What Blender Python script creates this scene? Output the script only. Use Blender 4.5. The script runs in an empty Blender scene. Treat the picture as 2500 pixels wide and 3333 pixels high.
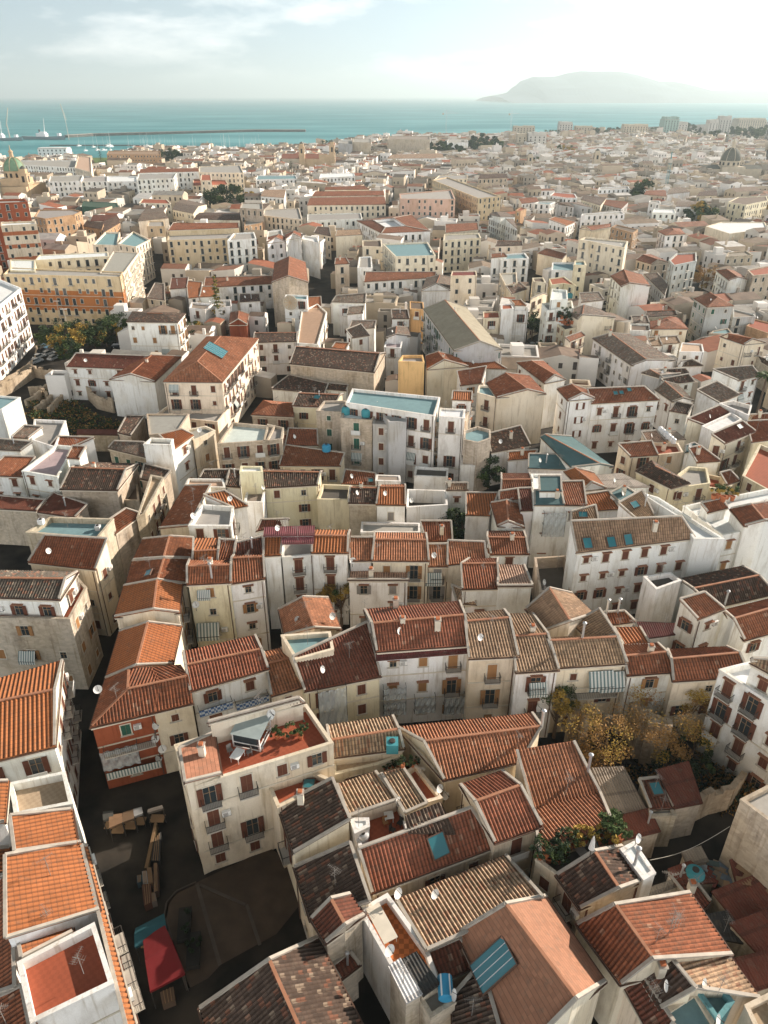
import bpy, bmesh, math, random, re
from mathutils import Vector, Matrix, noise
from math import radians as R, sin, cos, pi, sqrt, atan2
rng = random.Random(7)
SC = bpy.context.scene
COL = SC.collection
# ------------------------------------------------------------------ camera
F = 2380.0; PITCH = math.atan((1666.5-311)/F); H0 = 70.0
CP, SP = cos(PITCH), sin(PITCH)
CAM = Vector((0, 0, H0))
def pix(x, y, z=0.0):
    u = x-1250.0; v = 1666.5-y
    dy = F*CP + v*SP; dz = -F*SP + v*CP
    t = (z-H0)/dz
    return Vector((u*t, dy*t, z))
def topx(p):
    d = p-CAM
    f = d.y*CP - d.z*SP
    return (1250+F*d.x/f, 1666.5-F*(d.y*SP+d.z*CP)/f)
TILES = dict(A=(0,2500,.5425), B=(800,2500,.5425), C=(1600,2500,.5425), D=(0,1700,.5425), E=(800,1700,.5425),
    F=(1600,1700,.5425), G=(0,1000,.5425), H=(800,1000,.5425), I=(1600,1000,.5425), J=(0,400,.5425), K=(800,400,.5425),
    L=(1600,400,.5425), M=(1600,400,.27125), N=(2050,400,.27125), O=(1600,800,.27125), P=(2050,800,.27125), Q=(0,380,.27125), S=(0,0,1.0), X=(1050,2250,.5425))
def T(t, x, y, z=0.0):
    ox, oy, s = TILES[t]
    return pix(ox+x*s, oy+y*s, z)
cd = bpy.data.cameras.new('camera'); cam = bpy.data.objects.new('camera', cd); COL.objects.link(cam)
cam.location = CAM; cam.rotation_euler = (pi/2-PITCH, 0, 0)
cd.sensor_fit = 'VERTICAL'; cd.sensor_height = 24; cd.lens = 24*F/3333; cd.clip_start = 1; cd.clip_end = 120000
SC.camera = cam
# ------------------------------------------------------------------ light
SUN_AZ = R(57); SUN_EL = R(22)          # azimuth clockwise from the viewing direction (+Y)
W = bpy.data.worlds.new('World'); SC.world = W; W.use_nodes = True
wn = W.node_tree.nodes; wl = W.node_tree.links
for n in list(wn): wn.remove(n)
wo = wn.new('ShaderNodeOutputWorld'); bg = wn.new('ShaderNodeBackground'); sky = wn.new('ShaderNodeTexSky')
sky.sky_type = 'NISHITA'; sky.sun_disc = False; sky.sun_elevation = SUN_EL; sky.sun_rotation = SUN_AZ
sky.air_density = 1.0; sky.dust_density = .8; sky.ozone_density = 2.0
tc = wn.new('ShaderNodeTexCoord'); mp = wn.new('ShaderNodeMapping'); mp.inputs['Scale'].default_value = (1.0, 1.0, 3.6)
nz = wn.new('ShaderNodeTexNoise'); nz.inputs['Scale'].default_value = 5.5; nz.inputs['Detail'].default_value = 7; nz.inputs['Roughness'].default_value = .58
mp.inputs['Location'].default_value = (.35, .1, .22)
cr = wn.new('ShaderNodeValToRGB'); cr.color_ramp.elements[0].position = .47; cr.color_ramp.elements[1].position = .68
cr.color_ramp.elements[0].color = (0,0,0,1); cr.color_ramp.elements[1].color = (.85,.85,.85,1)
mx = wn.new('ShaderNodeMixRGB'); mx.inputs[2].default_value = (11.5, 11.3, 11.1, 1)
tint = wn.new('ShaderNodeMixRGB'); tint.blend_type = 'MULTIPLY'; tint.inputs[0].default_value = 1; tint.inputs[2].default_value = (1, 1, 1, 1)
wl.new(tc.outputs['Generated'], mp.inputs['Vector']); wl.new(mp.outputs[0], nz.inputs['Vector']); wl.new(nz.outputs['Fac'], cr.inputs[0])
bw = wn.new('ShaderNodeRGBToBW'); wl.new(sky.outputs[0], bw.inputs[0]); gr = wn.new('ShaderNodeMixRGB'); gr.blend_type = 'MULTIPLY'; gr.inputs[0].default_value = 1; gr.inputs[2].default_value = (.74, .97, 1.16, 1)
wl.new(bw.outputs[0], gr.inputs[1]); ds = wn.new('ShaderNodeMixRGB'); ds.inputs[0].default_value = .85; wl.new(sky.outputs[0], ds.inputs[1]); wl.new(gr.outputs[0], ds.inputs[2])
wl.new(ds.outputs[0], tint.inputs[1]); wl.new(cr.outputs[0], mx.inputs[0]); wl.new(tint.outputs[0], mx.inputs[1])
sxyz = wn.new('ShaderNodeSeparateXYZ'); wl.new(tc.outputs['Generated'], sxyz.inputs[0])
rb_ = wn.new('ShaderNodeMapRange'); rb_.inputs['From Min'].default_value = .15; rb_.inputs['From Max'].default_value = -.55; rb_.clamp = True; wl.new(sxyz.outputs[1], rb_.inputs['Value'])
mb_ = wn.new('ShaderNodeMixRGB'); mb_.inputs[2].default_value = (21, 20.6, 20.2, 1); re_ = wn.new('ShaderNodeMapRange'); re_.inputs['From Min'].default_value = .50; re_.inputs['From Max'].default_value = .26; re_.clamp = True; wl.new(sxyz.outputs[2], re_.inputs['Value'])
rm_ = wn.new('ShaderNodeMath'); rm_.operation = 'MULTIPLY'; wl.new(rb_.outputs[0], rm_.inputs[0]); wl.new(re_.outputs[0], rm_.inputs[1]); wl.new(rm_.outputs[0], mb_.inputs[0]); wl.new(mx.outputs[0], mb_.inputs[1])   # added fill: unseen bright sky band behind the camera, brightening walls that face it
rz_ = wn.new('ShaderNodeMapRange'); rz_.inputs['From Min'].default_value = .25; rz_.inputs['From Max'].default_value = .75; rz_.inputs['To Min'].default_value = 1.0; rz_.inputs['To Max'].default_value = .28; rz_.clamp = True; wl.new(sxyz.outputs[2], rz_.inputs['Value'])
zm_ = wn.new('ShaderNodeMixRGB'); zm_.blend_type = 'MULTIPLY'; zm_.inputs[0].default_value = 1; wl.new(mb_.outputs[0], zm_.inputs[1]); wl.new(rz_.outputs[0], zm_.inputs[2])   # deeper sky overhead
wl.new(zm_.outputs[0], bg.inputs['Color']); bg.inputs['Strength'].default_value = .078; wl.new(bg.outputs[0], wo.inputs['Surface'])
sd = bpy.data.lights.new('sun', 'SUN'); sd.energy = 5.0; sd.angle = R(.5); sd.color = (1.0, .87, .73)
sun = bpy.data.objects.new('sun', sd); COL.objects.link(sun)
sdir = Vector((sin(SUN_AZ)*cos(SUN_EL), cos(SUN_AZ)*cos(SUN_EL), sin(SUN_EL)))
sun.rotation_euler = sdir.to_track_quat('Z', 'Y').to_euler(); sun.location = (200, 200, 300)
SC.view_settings.view_transform = 'Standard'; SC.view_settings.look = 'None'; SC.view_settings.exposure = 0.92; SC.view_settings.gamma = 1
# ------------------------------------------------------------------ materials
def mat(name, rough=.85):
    m = bpy.data.materials.new(name); m.use_nodes = True
    b = m.node_tree.nodes['Principled BSDF']; b.inputs['Roughness'].default_value = rough
    if 'Specular IOR Level' in b.inputs: b.inputs['Specular IOR Level'].default_value = .25
    return m, m.node_tree.nodes, m.node_tree.links, b
def N(ns, t, **k):
    n = ns.new(t)
    for a, v in k.items():
        if a in n.inputs: n.inputs[a].default_value = v
        else: setattr(n, a, v)
    return n
def math_(ns, ls, op, a, b=None):
    n = ns.new('ShaderNodeMath'); n.operation = op
    for i, x in enumerate((a, b)):
        if x is None: continue
        if isinstance(x, (int, float)): n.inputs[i].default_value = x
        else: ls.new(x, n.inputs[i])
    return n.outputs[0]
def mixc(ns, ls, fac, a, b, mode='MIX'):
    n = ns.new('ShaderNodeMixRGB'); n.blend_type = mode
    for i, x in enumerate((fac, a, b)):
        if isinstance(x, (int, float)): n.inputs[i].default_value = x
        elif isinstance(x, tuple): n.inputs[i].default_value = x if len(x) == 4 else (*x, 1)
        else: ls.new(x, n.inputs[i])
    return n.outputs[0]
MATS = {}
def plain(name, c, rough=.8, metal=0, noise_=.12, scale=1.2):
    if name in MATS: return MATS[name]
    m, ns, ls, b = mat(name, rough); b.inputs['Metallic'].default_value = metal
    g = N(ns, 'ShaderNodeNewGeometry'); t = N(ns, 'ShaderNodeTexNoise'); t.inputs['Scale'].default_value = scale; t.inputs['Detail'].default_value = 5
    ls.new(g.outputs['Position'], t.inputs['Vector'])
    v = math_(ns, ls, 'MULTIPLY_ADD', t.outputs['Fac'], 2*noise_*1.6); v.node.inputs[2].default_value = 1-noise_*1.6
    o = mixc(ns, ls, 1.0, tuple(c), v, 'MULTIPLY'); ls.new(o, b.inputs['Base Color'])
    MATS[name] = m; return m
def wall_mat(kind):
    nm = 'wall_'+kind
    if nm in MATS: return MATS[nm]
    m, ns, ls, b = mat(nm, .92)
    g = N(ns, 'ShaderNodeNewGeometry'); oi = N(ns, 'ShaderNodeObjectInfo')
    mp = N(ns, 'ShaderNodeMapping'); ls.new(g.outputs['Position'], mp.inputs[0]); mp.inputs['Scale'].default_value = (1, 1, .35)
    t = N(ns, 'ShaderNodeTexNoise'); t.inputs['Scale'].default_value = .55; t.inputs['Detail'].default_value = 8; t.inputs['Roughness'].default_value = .65
    ls.new(mp.outputs[0], t.inputs['Vector'])
    rp = N(ns, 'ShaderNodeValToRGB'); rp.color_ramp.elements[0].position = .26; rp.color_ramp.elements[1].position = .50
    rp.color_ramp.elements[0].color = (.62,.58,.53,1) if kind != 'stone' else (.45,.42,.40,1); rp.color_ramp.elements[1].color = (1,1,1,1)
    ls.new(t.outputs['Fac'], rp.inputs[0])
    base = oi.outputs['Color']
    if kind == 'palace':
        sx = N(ns, 'ShaderNodeSeparateXYZ'); ls.new(g.outputs['Position'], sx.inputs[0])
        a = math_(ns, ls, 'LESS_THAN', sx.outputs[2], 12.0); c = math_(ns, ls, 'GREATER_THAN', sx.outputs[2], 5.2)
        base = mixc(ns, ls, math_(ns, ls, 'MULTIPLY', a, c), (.66,.52,.33), (.44,.17,.055))
    if kind == 'bands':
        sx = N(ns, 'ShaderNodeSeparateXYZ'); ls.new(g.outputs['Position'], sx.inputs[0])
        a = math_(ns, ls, 'MODULO', sx.outputs[2], 5.0); c = math_(ns, ls, 'LESS_THAN', a, 1.5)
        base = mixc(ns, ls, c, (.68,.58,.45), (.42,.15,.07))
    if kind == 'stone':
        v = N(ns, 'ShaderNodeTexVoronoi'); v.inputs['Scale'].default_value = 1.8; mp2 = N(ns, 'ShaderNodeMapping'); mp2.inputs['Scale'].default_value = (1, 1, 1.8)
        ls.new(g.outputs['Position'], mp2.inputs[0]); ls.new(mp2.outputs[0], v.inputs['Vector'])
        vv = N(ns, 'ShaderNodeRGBToBW'); ls.new(v.outputs['Color'], vv.inputs[0])
        k = math_(ns, ls, 'MULTIPLY_ADD', vv.outputs[0], .35); k.node.inputs[2].default_value = .82
        base = mixc(ns, ls, 1.0, base, k, 'MULTIPLY')
    o = mixc(ns, ls, .85 if kind != 'stone' else .9, base, rp.outputs[0], 'MULTIPLY')
    t3 = N(ns, 'ShaderNodeTexNoise'); t3.inputs['Scale'].default_value = .16; t3.inputs['Detail'].default_value = 5; ls.new(g.outputs['Position'], t3.inputs['Vector']); rp3 = N(ns, 'ShaderNodeValToRGB'); rp3.color_ramp.elements[0].position = .50; rp3.color_ramp.elements[1].position = .62; rp3.color_ramp.elements[0].color = (1,1,1,1); rp3.color_ramp.elements[1].color = (.88,.84,.77,1)
    ls.new(t3.outputs['Fac'], rp3.inputs[0]); o = mixc(ns, ls, .8, o, rp3.outputs[0], 'MULTIPLY')
    mp4 = N(ns, 'ShaderNodeMapping'); mp4.inputs['Scale'].default_value = (2.6, 2.6, .16); ls.new(g.outputs['Position'], mp4.inputs[0]); t5 = N(ns, 'ShaderNodeTexNoise'); t5.inputs['Scale'].default_value = 1.0; t5.inputs['Detail'].default_value = 5; ls.new(mp4.outputs[0], t5.inputs['Vector'])
    r5 = N(ns, 'ShaderNodeValToRGB'); r5.color_ramp.elements[0].position = .56; r5.color_ramp.elements[1].position = .72; r5.color_ramp.elements[0].color = (1,1,1,1); r5.color_ramp.elements[1].color = (.66,.61,.54,1); ls.new(t5.outputs['Fac'], r5.inputs[0]); o = mixc(ns, ls, .8, o, r5.outputs[0], 'MULTIPLY')
    t2 = N(ns, 'ShaderNodeTexNoise'); t2.inputs['Scale'].default_value = 7; t2.inputs['Detail'].default_value = 6; ls.new(g.outputs['Position'], t2.inputs['Vector'])
    k2 = math_(ns, ls, 'MULTIPLY_ADD', t2.outputs['Fac'], .22); k2.node.inputs[2].default_value = .89
    o = mixc(ns, ls, 1.0, o, k2, 'MULTIPLY')
    ls.new(o, b.inputs['Base Color'])
    bp = N(ns, 'ShaderNodeBump'); bp.inputs['Strength'].default_value = .4; bp.inputs['Distance'].default_value = .05; ls.new(t2.outputs['Fac'], bp.inputs['Height']); ls.new(bp.outputs[0], b.inputs['Normal'])
    MATS[nm] = m; return m
def tile_mat(kind, far):
    """clay tiles: colour from the object, per-tile variation from the UV grid (metres)"""
    nm = 'tile_%s_%d' % (kind, far)
    if nm in MATS: return MATS[nm]
    m, ns, ls, b = mat(nm, .8)
    var, patch, pitch, row = dict(new=(.42,.6,.36,.5), old=(.6,.6,.36,.45), shingle=(.22,.25,.4,.4), fresh=(.16,.35,.45,.45), metal=(.25,.5,.6,2.4), smooth=(.10,.3,1,1))[kind]
    uv = N(ns, 'ShaderNodeUVMap'); s = N(ns, 'ShaderNodeSeparateXYZ'); ls.new(uv.outputs[0], s.inputs[0])
    U = math_(ns, ls, 'DIVIDE', s.outputs[0], pitch); V = math_(ns, ls, 'DIVIDE', s.outputs[1], row)
    fu = math_(ns, ls, 'FLOOR', U); fv = math_(ns, ls, 'FLOOR', V)
    cb = N(ns, 'ShaderNodeCombineXYZ'); ls.new(fu, cb.inputs[0]); ls.new(fv, cb.inputs[1]); oi = N(ns, 'ShaderNodeObjectInfo'); ls.new(oi.outputs['Random'], cb.inputs[2])
    wnz = N(ns, 'ShaderNodeTexWhiteNoise'); wnz.noise_dimensions = '3D'; ls.new(cb.outputs[0], wnz.inputs['Vector'])
    k = math_(ns, ls, 'MULTIPLY_ADD', wnz.outputs['Value'], var); k.node.inputs[2].default_value = 1-var/2
    c = mixc(ns, ls, 1.0, oi.outputs['Color'], k, 'MULTIPLY')
    g = N(ns, 'ShaderNodeNewGeometry'); t = N(ns, 'ShaderNodeTexNoise'); t.inputs['Scale'].default_value = .35; t.inputs['Detail'].default_value = 6; t.inputs['Roughness'].default_value = .6
    ls.new(g.outputs['Position'], t.inputs['Vector'])
    rp = N(ns, 'ShaderNodeValToRGB'); rp.color_ramp.elements[0].position = .36; rp.color_ramp.elements[1].position = .62; ls.new(t.outputs['Fac'], rp.inputs[0])
    rp.color_ramp.elements[0].color = (.55,.53,.5,1); rp.color_ramp.elements[1].color = (1,1,1,1)
    c = mixc(ns, ls, patch, c, mixc(ns, ls, 1.0, c, rp.outputs[0], 'MULTIPLY'))
    t4 = N(ns, 'ShaderNodeTexNoise'); t4.inputs['Scale'].default_value = 1.6; t4.inputs['Detail'].default_value = 6; t4.inputs['Roughness'].default_value = .7; ls.new(g.outputs['Position'], t4.inputs['Vector']); r4 = N(ns, 'ShaderNodeValToRGB'); r4.color_ramp.elements[0].position = .52; r4.color_ramp.elements[1].position = .68; r4.color_ramp.elements[0].color = (0,0,0,1); ls.new(t4.outputs['Fac'], r4.inputs[0])
    c = mixc(ns, ls, math_(ns, ls, 'MULTIPLY', r4.outputs[0], .45 if kind != 'smooth' else .15), c, (.15,.115,.085))
    if kind in ('old', 'new'):
        s2 = N(ns, 'ShaderNodeSeparateColor'); ls.new(wnz.outputs['Color'], s2.inputs[0])
        pale = math_(ns, ls, 'GREATER_THAN', s2.outputs[0], .91 if kind == 'old' else .975)
        c = mixc(ns, ls, math_(ns, ls, 'MULTIPLY', pale, .42), c, (.42,.33,.24))
        red = math_(ns, ls, 'GREATER_THAN', s2.outputs[1], .86 if kind == 'old' else .97)
        c = mixc(ns, ls, math_(ns, ls, 'MULTIPLY', red, .45), c, (.30,.11,.06) if kind == 'old' else (.16,.09,.06))
    fr = math_(ns, ls, 'FRACT', V)
    if kind in ('new', 'old', 'fresh'):
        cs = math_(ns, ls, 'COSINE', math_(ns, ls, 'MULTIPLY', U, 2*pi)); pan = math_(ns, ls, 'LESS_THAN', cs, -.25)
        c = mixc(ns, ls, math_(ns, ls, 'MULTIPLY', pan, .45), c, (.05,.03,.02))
    if kind != 'smooth':
        gap = math_(ns, ls, 'LESS_THAN', fr, .13); c = mixc(ns, ls, math_(ns, ls, 'MULTIPLY', gap, .35), c, (.03,.02,.015))
    hs = fr
    if far:
        cs = math_(ns, ls, 'COSINE', math_(ns, ls, 'MULTIPLY', U, 2*pi)); hs = math_(ns, ls, 'MULTIPLY_ADD', cs, .8); hs.node.inputs[2].default_value = 0
    bp = N(ns, 'ShaderNodeBump'); bp.inputs['Strength'].default_value = .7; bp.inputs['Distance'].default_value = .05
    ls.new(hs, bp.inputs['Height']); ls.new(bp.outputs[0], b.inputs['Normal']); ls.new(c, b.inputs['Base Color'])
    MATS[nm] = m; return m
def floor_mat(kind):
    nm = 'floor_'+kind
    if nm in MATS: return MATS[nm]
    m, ns, ls, b = mat(nm, .8)
    g = N(ns, 'ShaderNodeNewGeometry'); oi = N(ns, 'ShaderNodeObjectInfo')
    t = N(ns, 'ShaderNodeTexNoise'); t.inputs['Scale'].default_value = .9; t.inputs['Detail'].default_value = 8; t.inputs['Roughness'].default_value = .7
    ls.new(g.outputs['Position'], t.inputs['Vector'])
    k = math_(ns, ls, 'MULTIPLY_ADD', t.outputs['Fac'], .6); k.node.inputs[2].default_value = .68
    c = mixc(ns, ls, 1.0, oi.outputs['Color'], k, 'MULTIPLY')
    if kind == 'tiles' or kind == 'check':
        ck = N(ns, 'ShaderNodeTexChecker') ; ck.inputs['Scale'].default_value = 2.4 if kind == 'check' else 3.0
        ls.new(g.outputs['Position'], ck.inputs['Vector'])
        c = mixc(ns, ls, .45 if kind == 'check' else .14, c, mixc(ns, ls, ck.outputs['Fac'], c, (.1,.03,.015)))
    ls.new(c, b.inputs['Base Color']); MATS[nm] = m; return m
WALLC = dict(w=(.84,.825,.795), c=(.78,.69,.55), y=(.75,.68,.50), s=(.50,.43,.34), o=(.74,.47,.22), k=(.62,.42,.33), g=(.50,.50,.49), R=(.32,.09,.042),
    br=(.45,.29,.17), pz=(.66,.52,.33), bn=(.68,.58,.45), teal=(.16,.36,.39), pyl=(.66,.53,.35), grn=(.05,.11,.08))
ROOFC = dict(rd=('new',(.31,.112,.054)), dr=('new',(.19,.064,.040)), sa=('new',(.44,.19,.10)), ob=('old',(.095,.064,.048)), lb=('old',(.46,.32,.21)), tn=('new',(.42,.28,.18)),
    gy=('old',(.22,.18,.145)), pk=('new',(.55,.36,.26)), sh=('shingle',(.33,.155,.095)), rs=('new',(.32,.115,.065)), mar=('metal',(.13,.032,.03)), gyr=('old',(.13,.11,.09)),
    rust=('metal',(.17,.055,.035)), cg=('metal',(.30,.25,.20)), pur=('metal',(.22,.07,.08)), teal=('smooth',(.085,.16,.17)), white=('metal',(.72,.72,.70)),
    wood=('metal',(.55,.48,.40)), hall=('smooth',(.36,.31,.23)), dark=('metal',(.05,.05,.05)))
ROOFC['or'] = ('fresh', (.42,.15,.055))
FLOORC = dict(conc=('plain',(.36,.34,.31)), beige=('tiles',(.45,.35,.24)), terr=('tiles',(.34,.09,.045)), check=('check',(.55,.17,.05)), viol=('plain',(.40,.32,.33)),
    pale=('plain',(.60,.66,.64)), dark=('plain',(.10,.09,.08)), grey=('plain',(.33,.34,.33)), teal=('plain',(.19,.31,.335)), white=('plain',(.72,.74,.74)),
    rd=('tiles',(.34,.10,.05)), dr=('tiles',(.2,.05,.04)), ob=('plain',(.15,.11,.08)), gy=('plain',(.26,.22,.18)), br=('plain',(.3,.2,.13)), grn=('plain',(.06,.1,.07)), pk=('plain',(.55,.38,.28)), tn=('plain',(.4,.27,.18)))
# ------------------------------------------------------------------ mesh helpers
class MB:
    def __init__(s): s.v = []; s.f = []; s.m = []; s.uv = []; s.mats = []
    def mi(s, m):
        if m not in s.mats: s.mats.append(m)
        return s.mats.index(m)
    def face(s, pts, m, uv=None):
        i = len(s.v); s.v += [tuple(p) for p in pts]; s.f.append(tuple(range(i, i+len(pts)))); s.m.append(s.mi(m)); s.uv.append(uv)
    def prism(s, pts, z0, z1, m, bottom=False):
        n = len(pts); lo = [Vector((p[0], p[1], z0)) for p in pts]; hi = [Vector((p[0], p[1], z1)) for p in pts]
        s.face(hi, m)
        if bottom: s.face(lo[::-1], m)
        for i in range(n): s.face([lo[i], lo[(i+1) % n], hi[(i+1) % n], hi[i]], m)
    def box(s, c, d, m, M=None, taper=1.0):
        hx, hy, hz = d[0]/2, d[1]/2, d[2]/2; P = []
        for z, k in ((-hz, 1), (hz, taper)):
            for x, y in ((-hx, -hy), (hx, -hy), (hx, hy), (-hx, hy)): P.append(Vector((c[0]+x*k, c[1]+y*k, c[2]+z)))
        if M is not None: P = [M @ p for p in P]
        for q in ((3,2,1,0),(4,5,6,7),(0,1,5,4),(1,2,6,5),(2,3,7,6),(3,0,4,7)): s.face([P[i] for i in q], m)
    def beam(s, a, b, w, h, m, up=Vector((0,0,1))):
        d = (b-a); L = d.length
        if L < 1e-4: return
        d.normalize(); x = d.cross(up)
        if x.length < 1e-3: x = Vector((1,0,0))
        x.normalize(); u = x.cross(d); P = []
        for q in (a, b):
            for i, j in ((-1,-1),(1,-1),(1,1),(-1,1)): P.append(q + x*(i*w/2) + u*(j*h/2))
        for q in ((0,1,2,3),(7,6,5,4),(1,0,4,5),(2,1,5,6),(3,2,6,7),(0,3,7,4)): s.face([P[i] for i in q], m)
    def tube(s, pts, r, m, n=8, cap=True):
        rings = []
        for i, (p, rr) in enumerate(zip(pts, r)):
            d = (pts[min(i+1, len(pts)-1)]-pts[max(i-1, 0)]).normalized(); x = d.cross(Vector((.13,.99,.05))); 
            if x.length < .05: x = d.cross(Vector((1,0,0)))
            x.normalize(); y = d.cross(x); rings.append([p + x*(rr*cos(2*pi*k/n)) + y*(rr*sin(2*pi*k/n)) for k in range(n)])
        for a, b in zip(rings, rings[1:]):
            for k in range(n): s.face([a[k], b[k], b[(k+1) % n], a[(k+1) % n]], m)
        if cap: s.face(rings[-1], m); s.face(rings[0][::-1], m)
    def lathe(s, c, prof, m, n=16, a0=0):
        rings = [[Vector((c[0]+r*cos(a0+2*pi*k/n), c[1]+r*sin(a0+2*pi*k/n), c[2]+z)) for k in range(n)] for r, z in prof]
        for a, b in zip(rings, rings[1:]):
            for k in range(n): s.face([a[k], a[(k+1) % n], b[(k+1) % n], b[k]], m)
        if prof[-1][0] > .01: s.face(rings[-1], m)
    def mesh(s, name):
        me = bpy.data.meshes.new(name); me.from_pydata(s.v, [], s.f); 
        for m in s.mats: me.materials.append(m)
        me.polygons.foreach_set('material_index', s.m)
        if any(u is not None for u in s.uv):
            l = me.uv_layers.new(name='UVMap'); d = []
            for f, u in zip(s.f, s.uv): d += [c for q in (u or [(0,0)]*len(f)) for c in q]
            l.data.foreach_set('uv', d)
        me.update(); return me
    def build(s, name, parent=None, color=None, loc=None):
        o = bpy.data.objects.new(name, s.mesh(name)); COL.objects.link(o)
        if parent is not None: o.parent = parent
        if color is not None: o.color = (*color, 1)
        if loc is not None: o.location = loc
        return o
def tag(o, label=None, cat=None, group=None, kind=None):
    if label: o['label'] = label
    if cat: o['category'] = cat
    if group: o['group'] = group
    if kind: o['kind'] = kind
    return o
def empty(name, loc, rz=0):
    o = bpy.data.objects.new(name, None); COL.objects.link(o); o.location = loc; o.rotation_euler = (0, 0, rz); o.empty_display_size = .5
    return o
def link_mesh(name, me, parent, M=None, color=None):
    o = bpy.data.objects.new(name, me); COL.objects.link(o); o.parent = parent
    if M is not None: o.matrix_local = M
    if color is not None: o.color = (*color, 1)
    return o
KIDS = {}
def copy_tree(o, parent=None):
    c = o.copy(); COL.objects.link(c)
    if parent is not None: c.parent = parent
    for ch in list(o.children): copy_tree(ch, c)
    return c
def inside(p, poly):
    x, y = p[0], p[1]; c = False; n = len(poly)
    for i in range(n):
        a = poly[i]; b = poly[i-1]
        if (a[1] > y) != (b[1] > y) and x < (b[0]-a[0])*(y-a[1])/(b[1]-a[1])+a[0]: c = not c
    return c
def inset(poly, d):
    """offset a CCW polygon inwards by d"""
    n = len(poly); out = []
    for i in range(n):
        p, q, r = poly[i-1], poly[i], poly[(i+1) % n]
        a = Vector((q[0]-p[0], q[1]-p[1])); b = Vector((r[0]-q[0], r[1]-q[1]))
        if a.length < 1e-6 or b.length < 1e-6: out.append((q[0], q[1])); continue
        a.normalize(); b.normalize(); na = Vector((-a.y, a.x)); nb = Vector((-b.y, b.x)); k = na+nb
        den = max(.35, 1+na.dot(nb)); out.append((q[0]+k.x*d/den, q[1]+k.y*d/den))
    return out
def area2(poly): return sum(poly[i-1][0]*poly[i][1]-poly[i][0]*poly[i-1][1] for i in range(len(poly)))/2
M_GLASS, _n, _l, _b = mat('window_glass', .12); _b.inputs['Base Color'].default_value = (.03,.04,.045,1); _b.inputs['Specular IOR Level'].default_value = .6
M_TGLASS, _n, _l, _b = mat('skylight_glass', .2); _b.inputs['Base Color'].default_value = (.03,.16,.19,1); _b.inputs['Specular IOR Level'].default_value = .7
M_BROWN = plain('brown_shutter', (.13,.05,.03)); M_GREEN = plain('green_shutter', (.03,.10,.07)); M_GREY = plain('grey_shutter', (.25,.23,.21)); M_OCH = plain('wood_shutter', (.33,.17,.07))
M_FRAME = plain('window_surround', (.62,.56,.46)); M_STONE = plain('pale_stone', (.50,.46,.40)); M_WHITE = plain('white_paint', (.76,.75,.72)); M_IRON = plain('dark_iron', (.05,.045,.04), .6)
M_CAP = plain('coping_mortar', (.40,.36,.31), noise_=.25); M_RIDGE = plain('ridge_tile', (.36,.17,.10), noise_=.25); M_METAL = plain('galvanised_metal', (.55,.56,.57), .4, .6)
M_HOOD = plain('hood_tile', (.30,.17,.11)); M_CLAY = plain('clay', (.42,.14,.06)); M_DARK = plain('dark_void', (.03,.028,.025)); M_TEAL = plain('teal_paint', (.06,.27,.31)); M_GUT = plain('copper_pipe', (.12,.07,.05), .6)
M_WOOD = plain('old_wood', (.28,.18,.10)); M_CANVAS = plain('canvas', (.62,.62,.60)); M_RED = plain('red_canvas', (.20,.015,.015)); M_LEAF = plain('leaf_green', (.055,.085,.025), noise_=.5, scale=.6)
M_YLEAF = plain('leaf_yellow', (.36,.24,.05), noise_=.5, scale=.7); M_OLEAF = plain('leaf_autumn', (.30,.17,.055), noise_=.5, scale=.7); M_BARK = plain('bark', (.14,.10,.07)); M_DLEAF = plain('leaf_dark', (.03,.05,.022), noise_=.5, scale=.5)
def stripe_mat():
    m, ns, ls, b = mat('striped_awning', .9); uv = N(ns, 'ShaderNodeTexCoord'); s = N(ns, 'ShaderNodeSeparateXYZ'); ls.new(uv.outputs['Object'], s.inputs[0])
    f = math_(ns, ls, 'GREATER_THAN', math_(ns, ls, 'FRACT', math_(ns, ls, 'MULTIPLY', s.outputs[0], 3.2)), .5)
    ls.new(mixc(ns, ls, f, (.62,.62,.58), (.16,.22,.22)), b.inputs['Base Color']); return m
M_AWN = stripe_mat()
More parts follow.
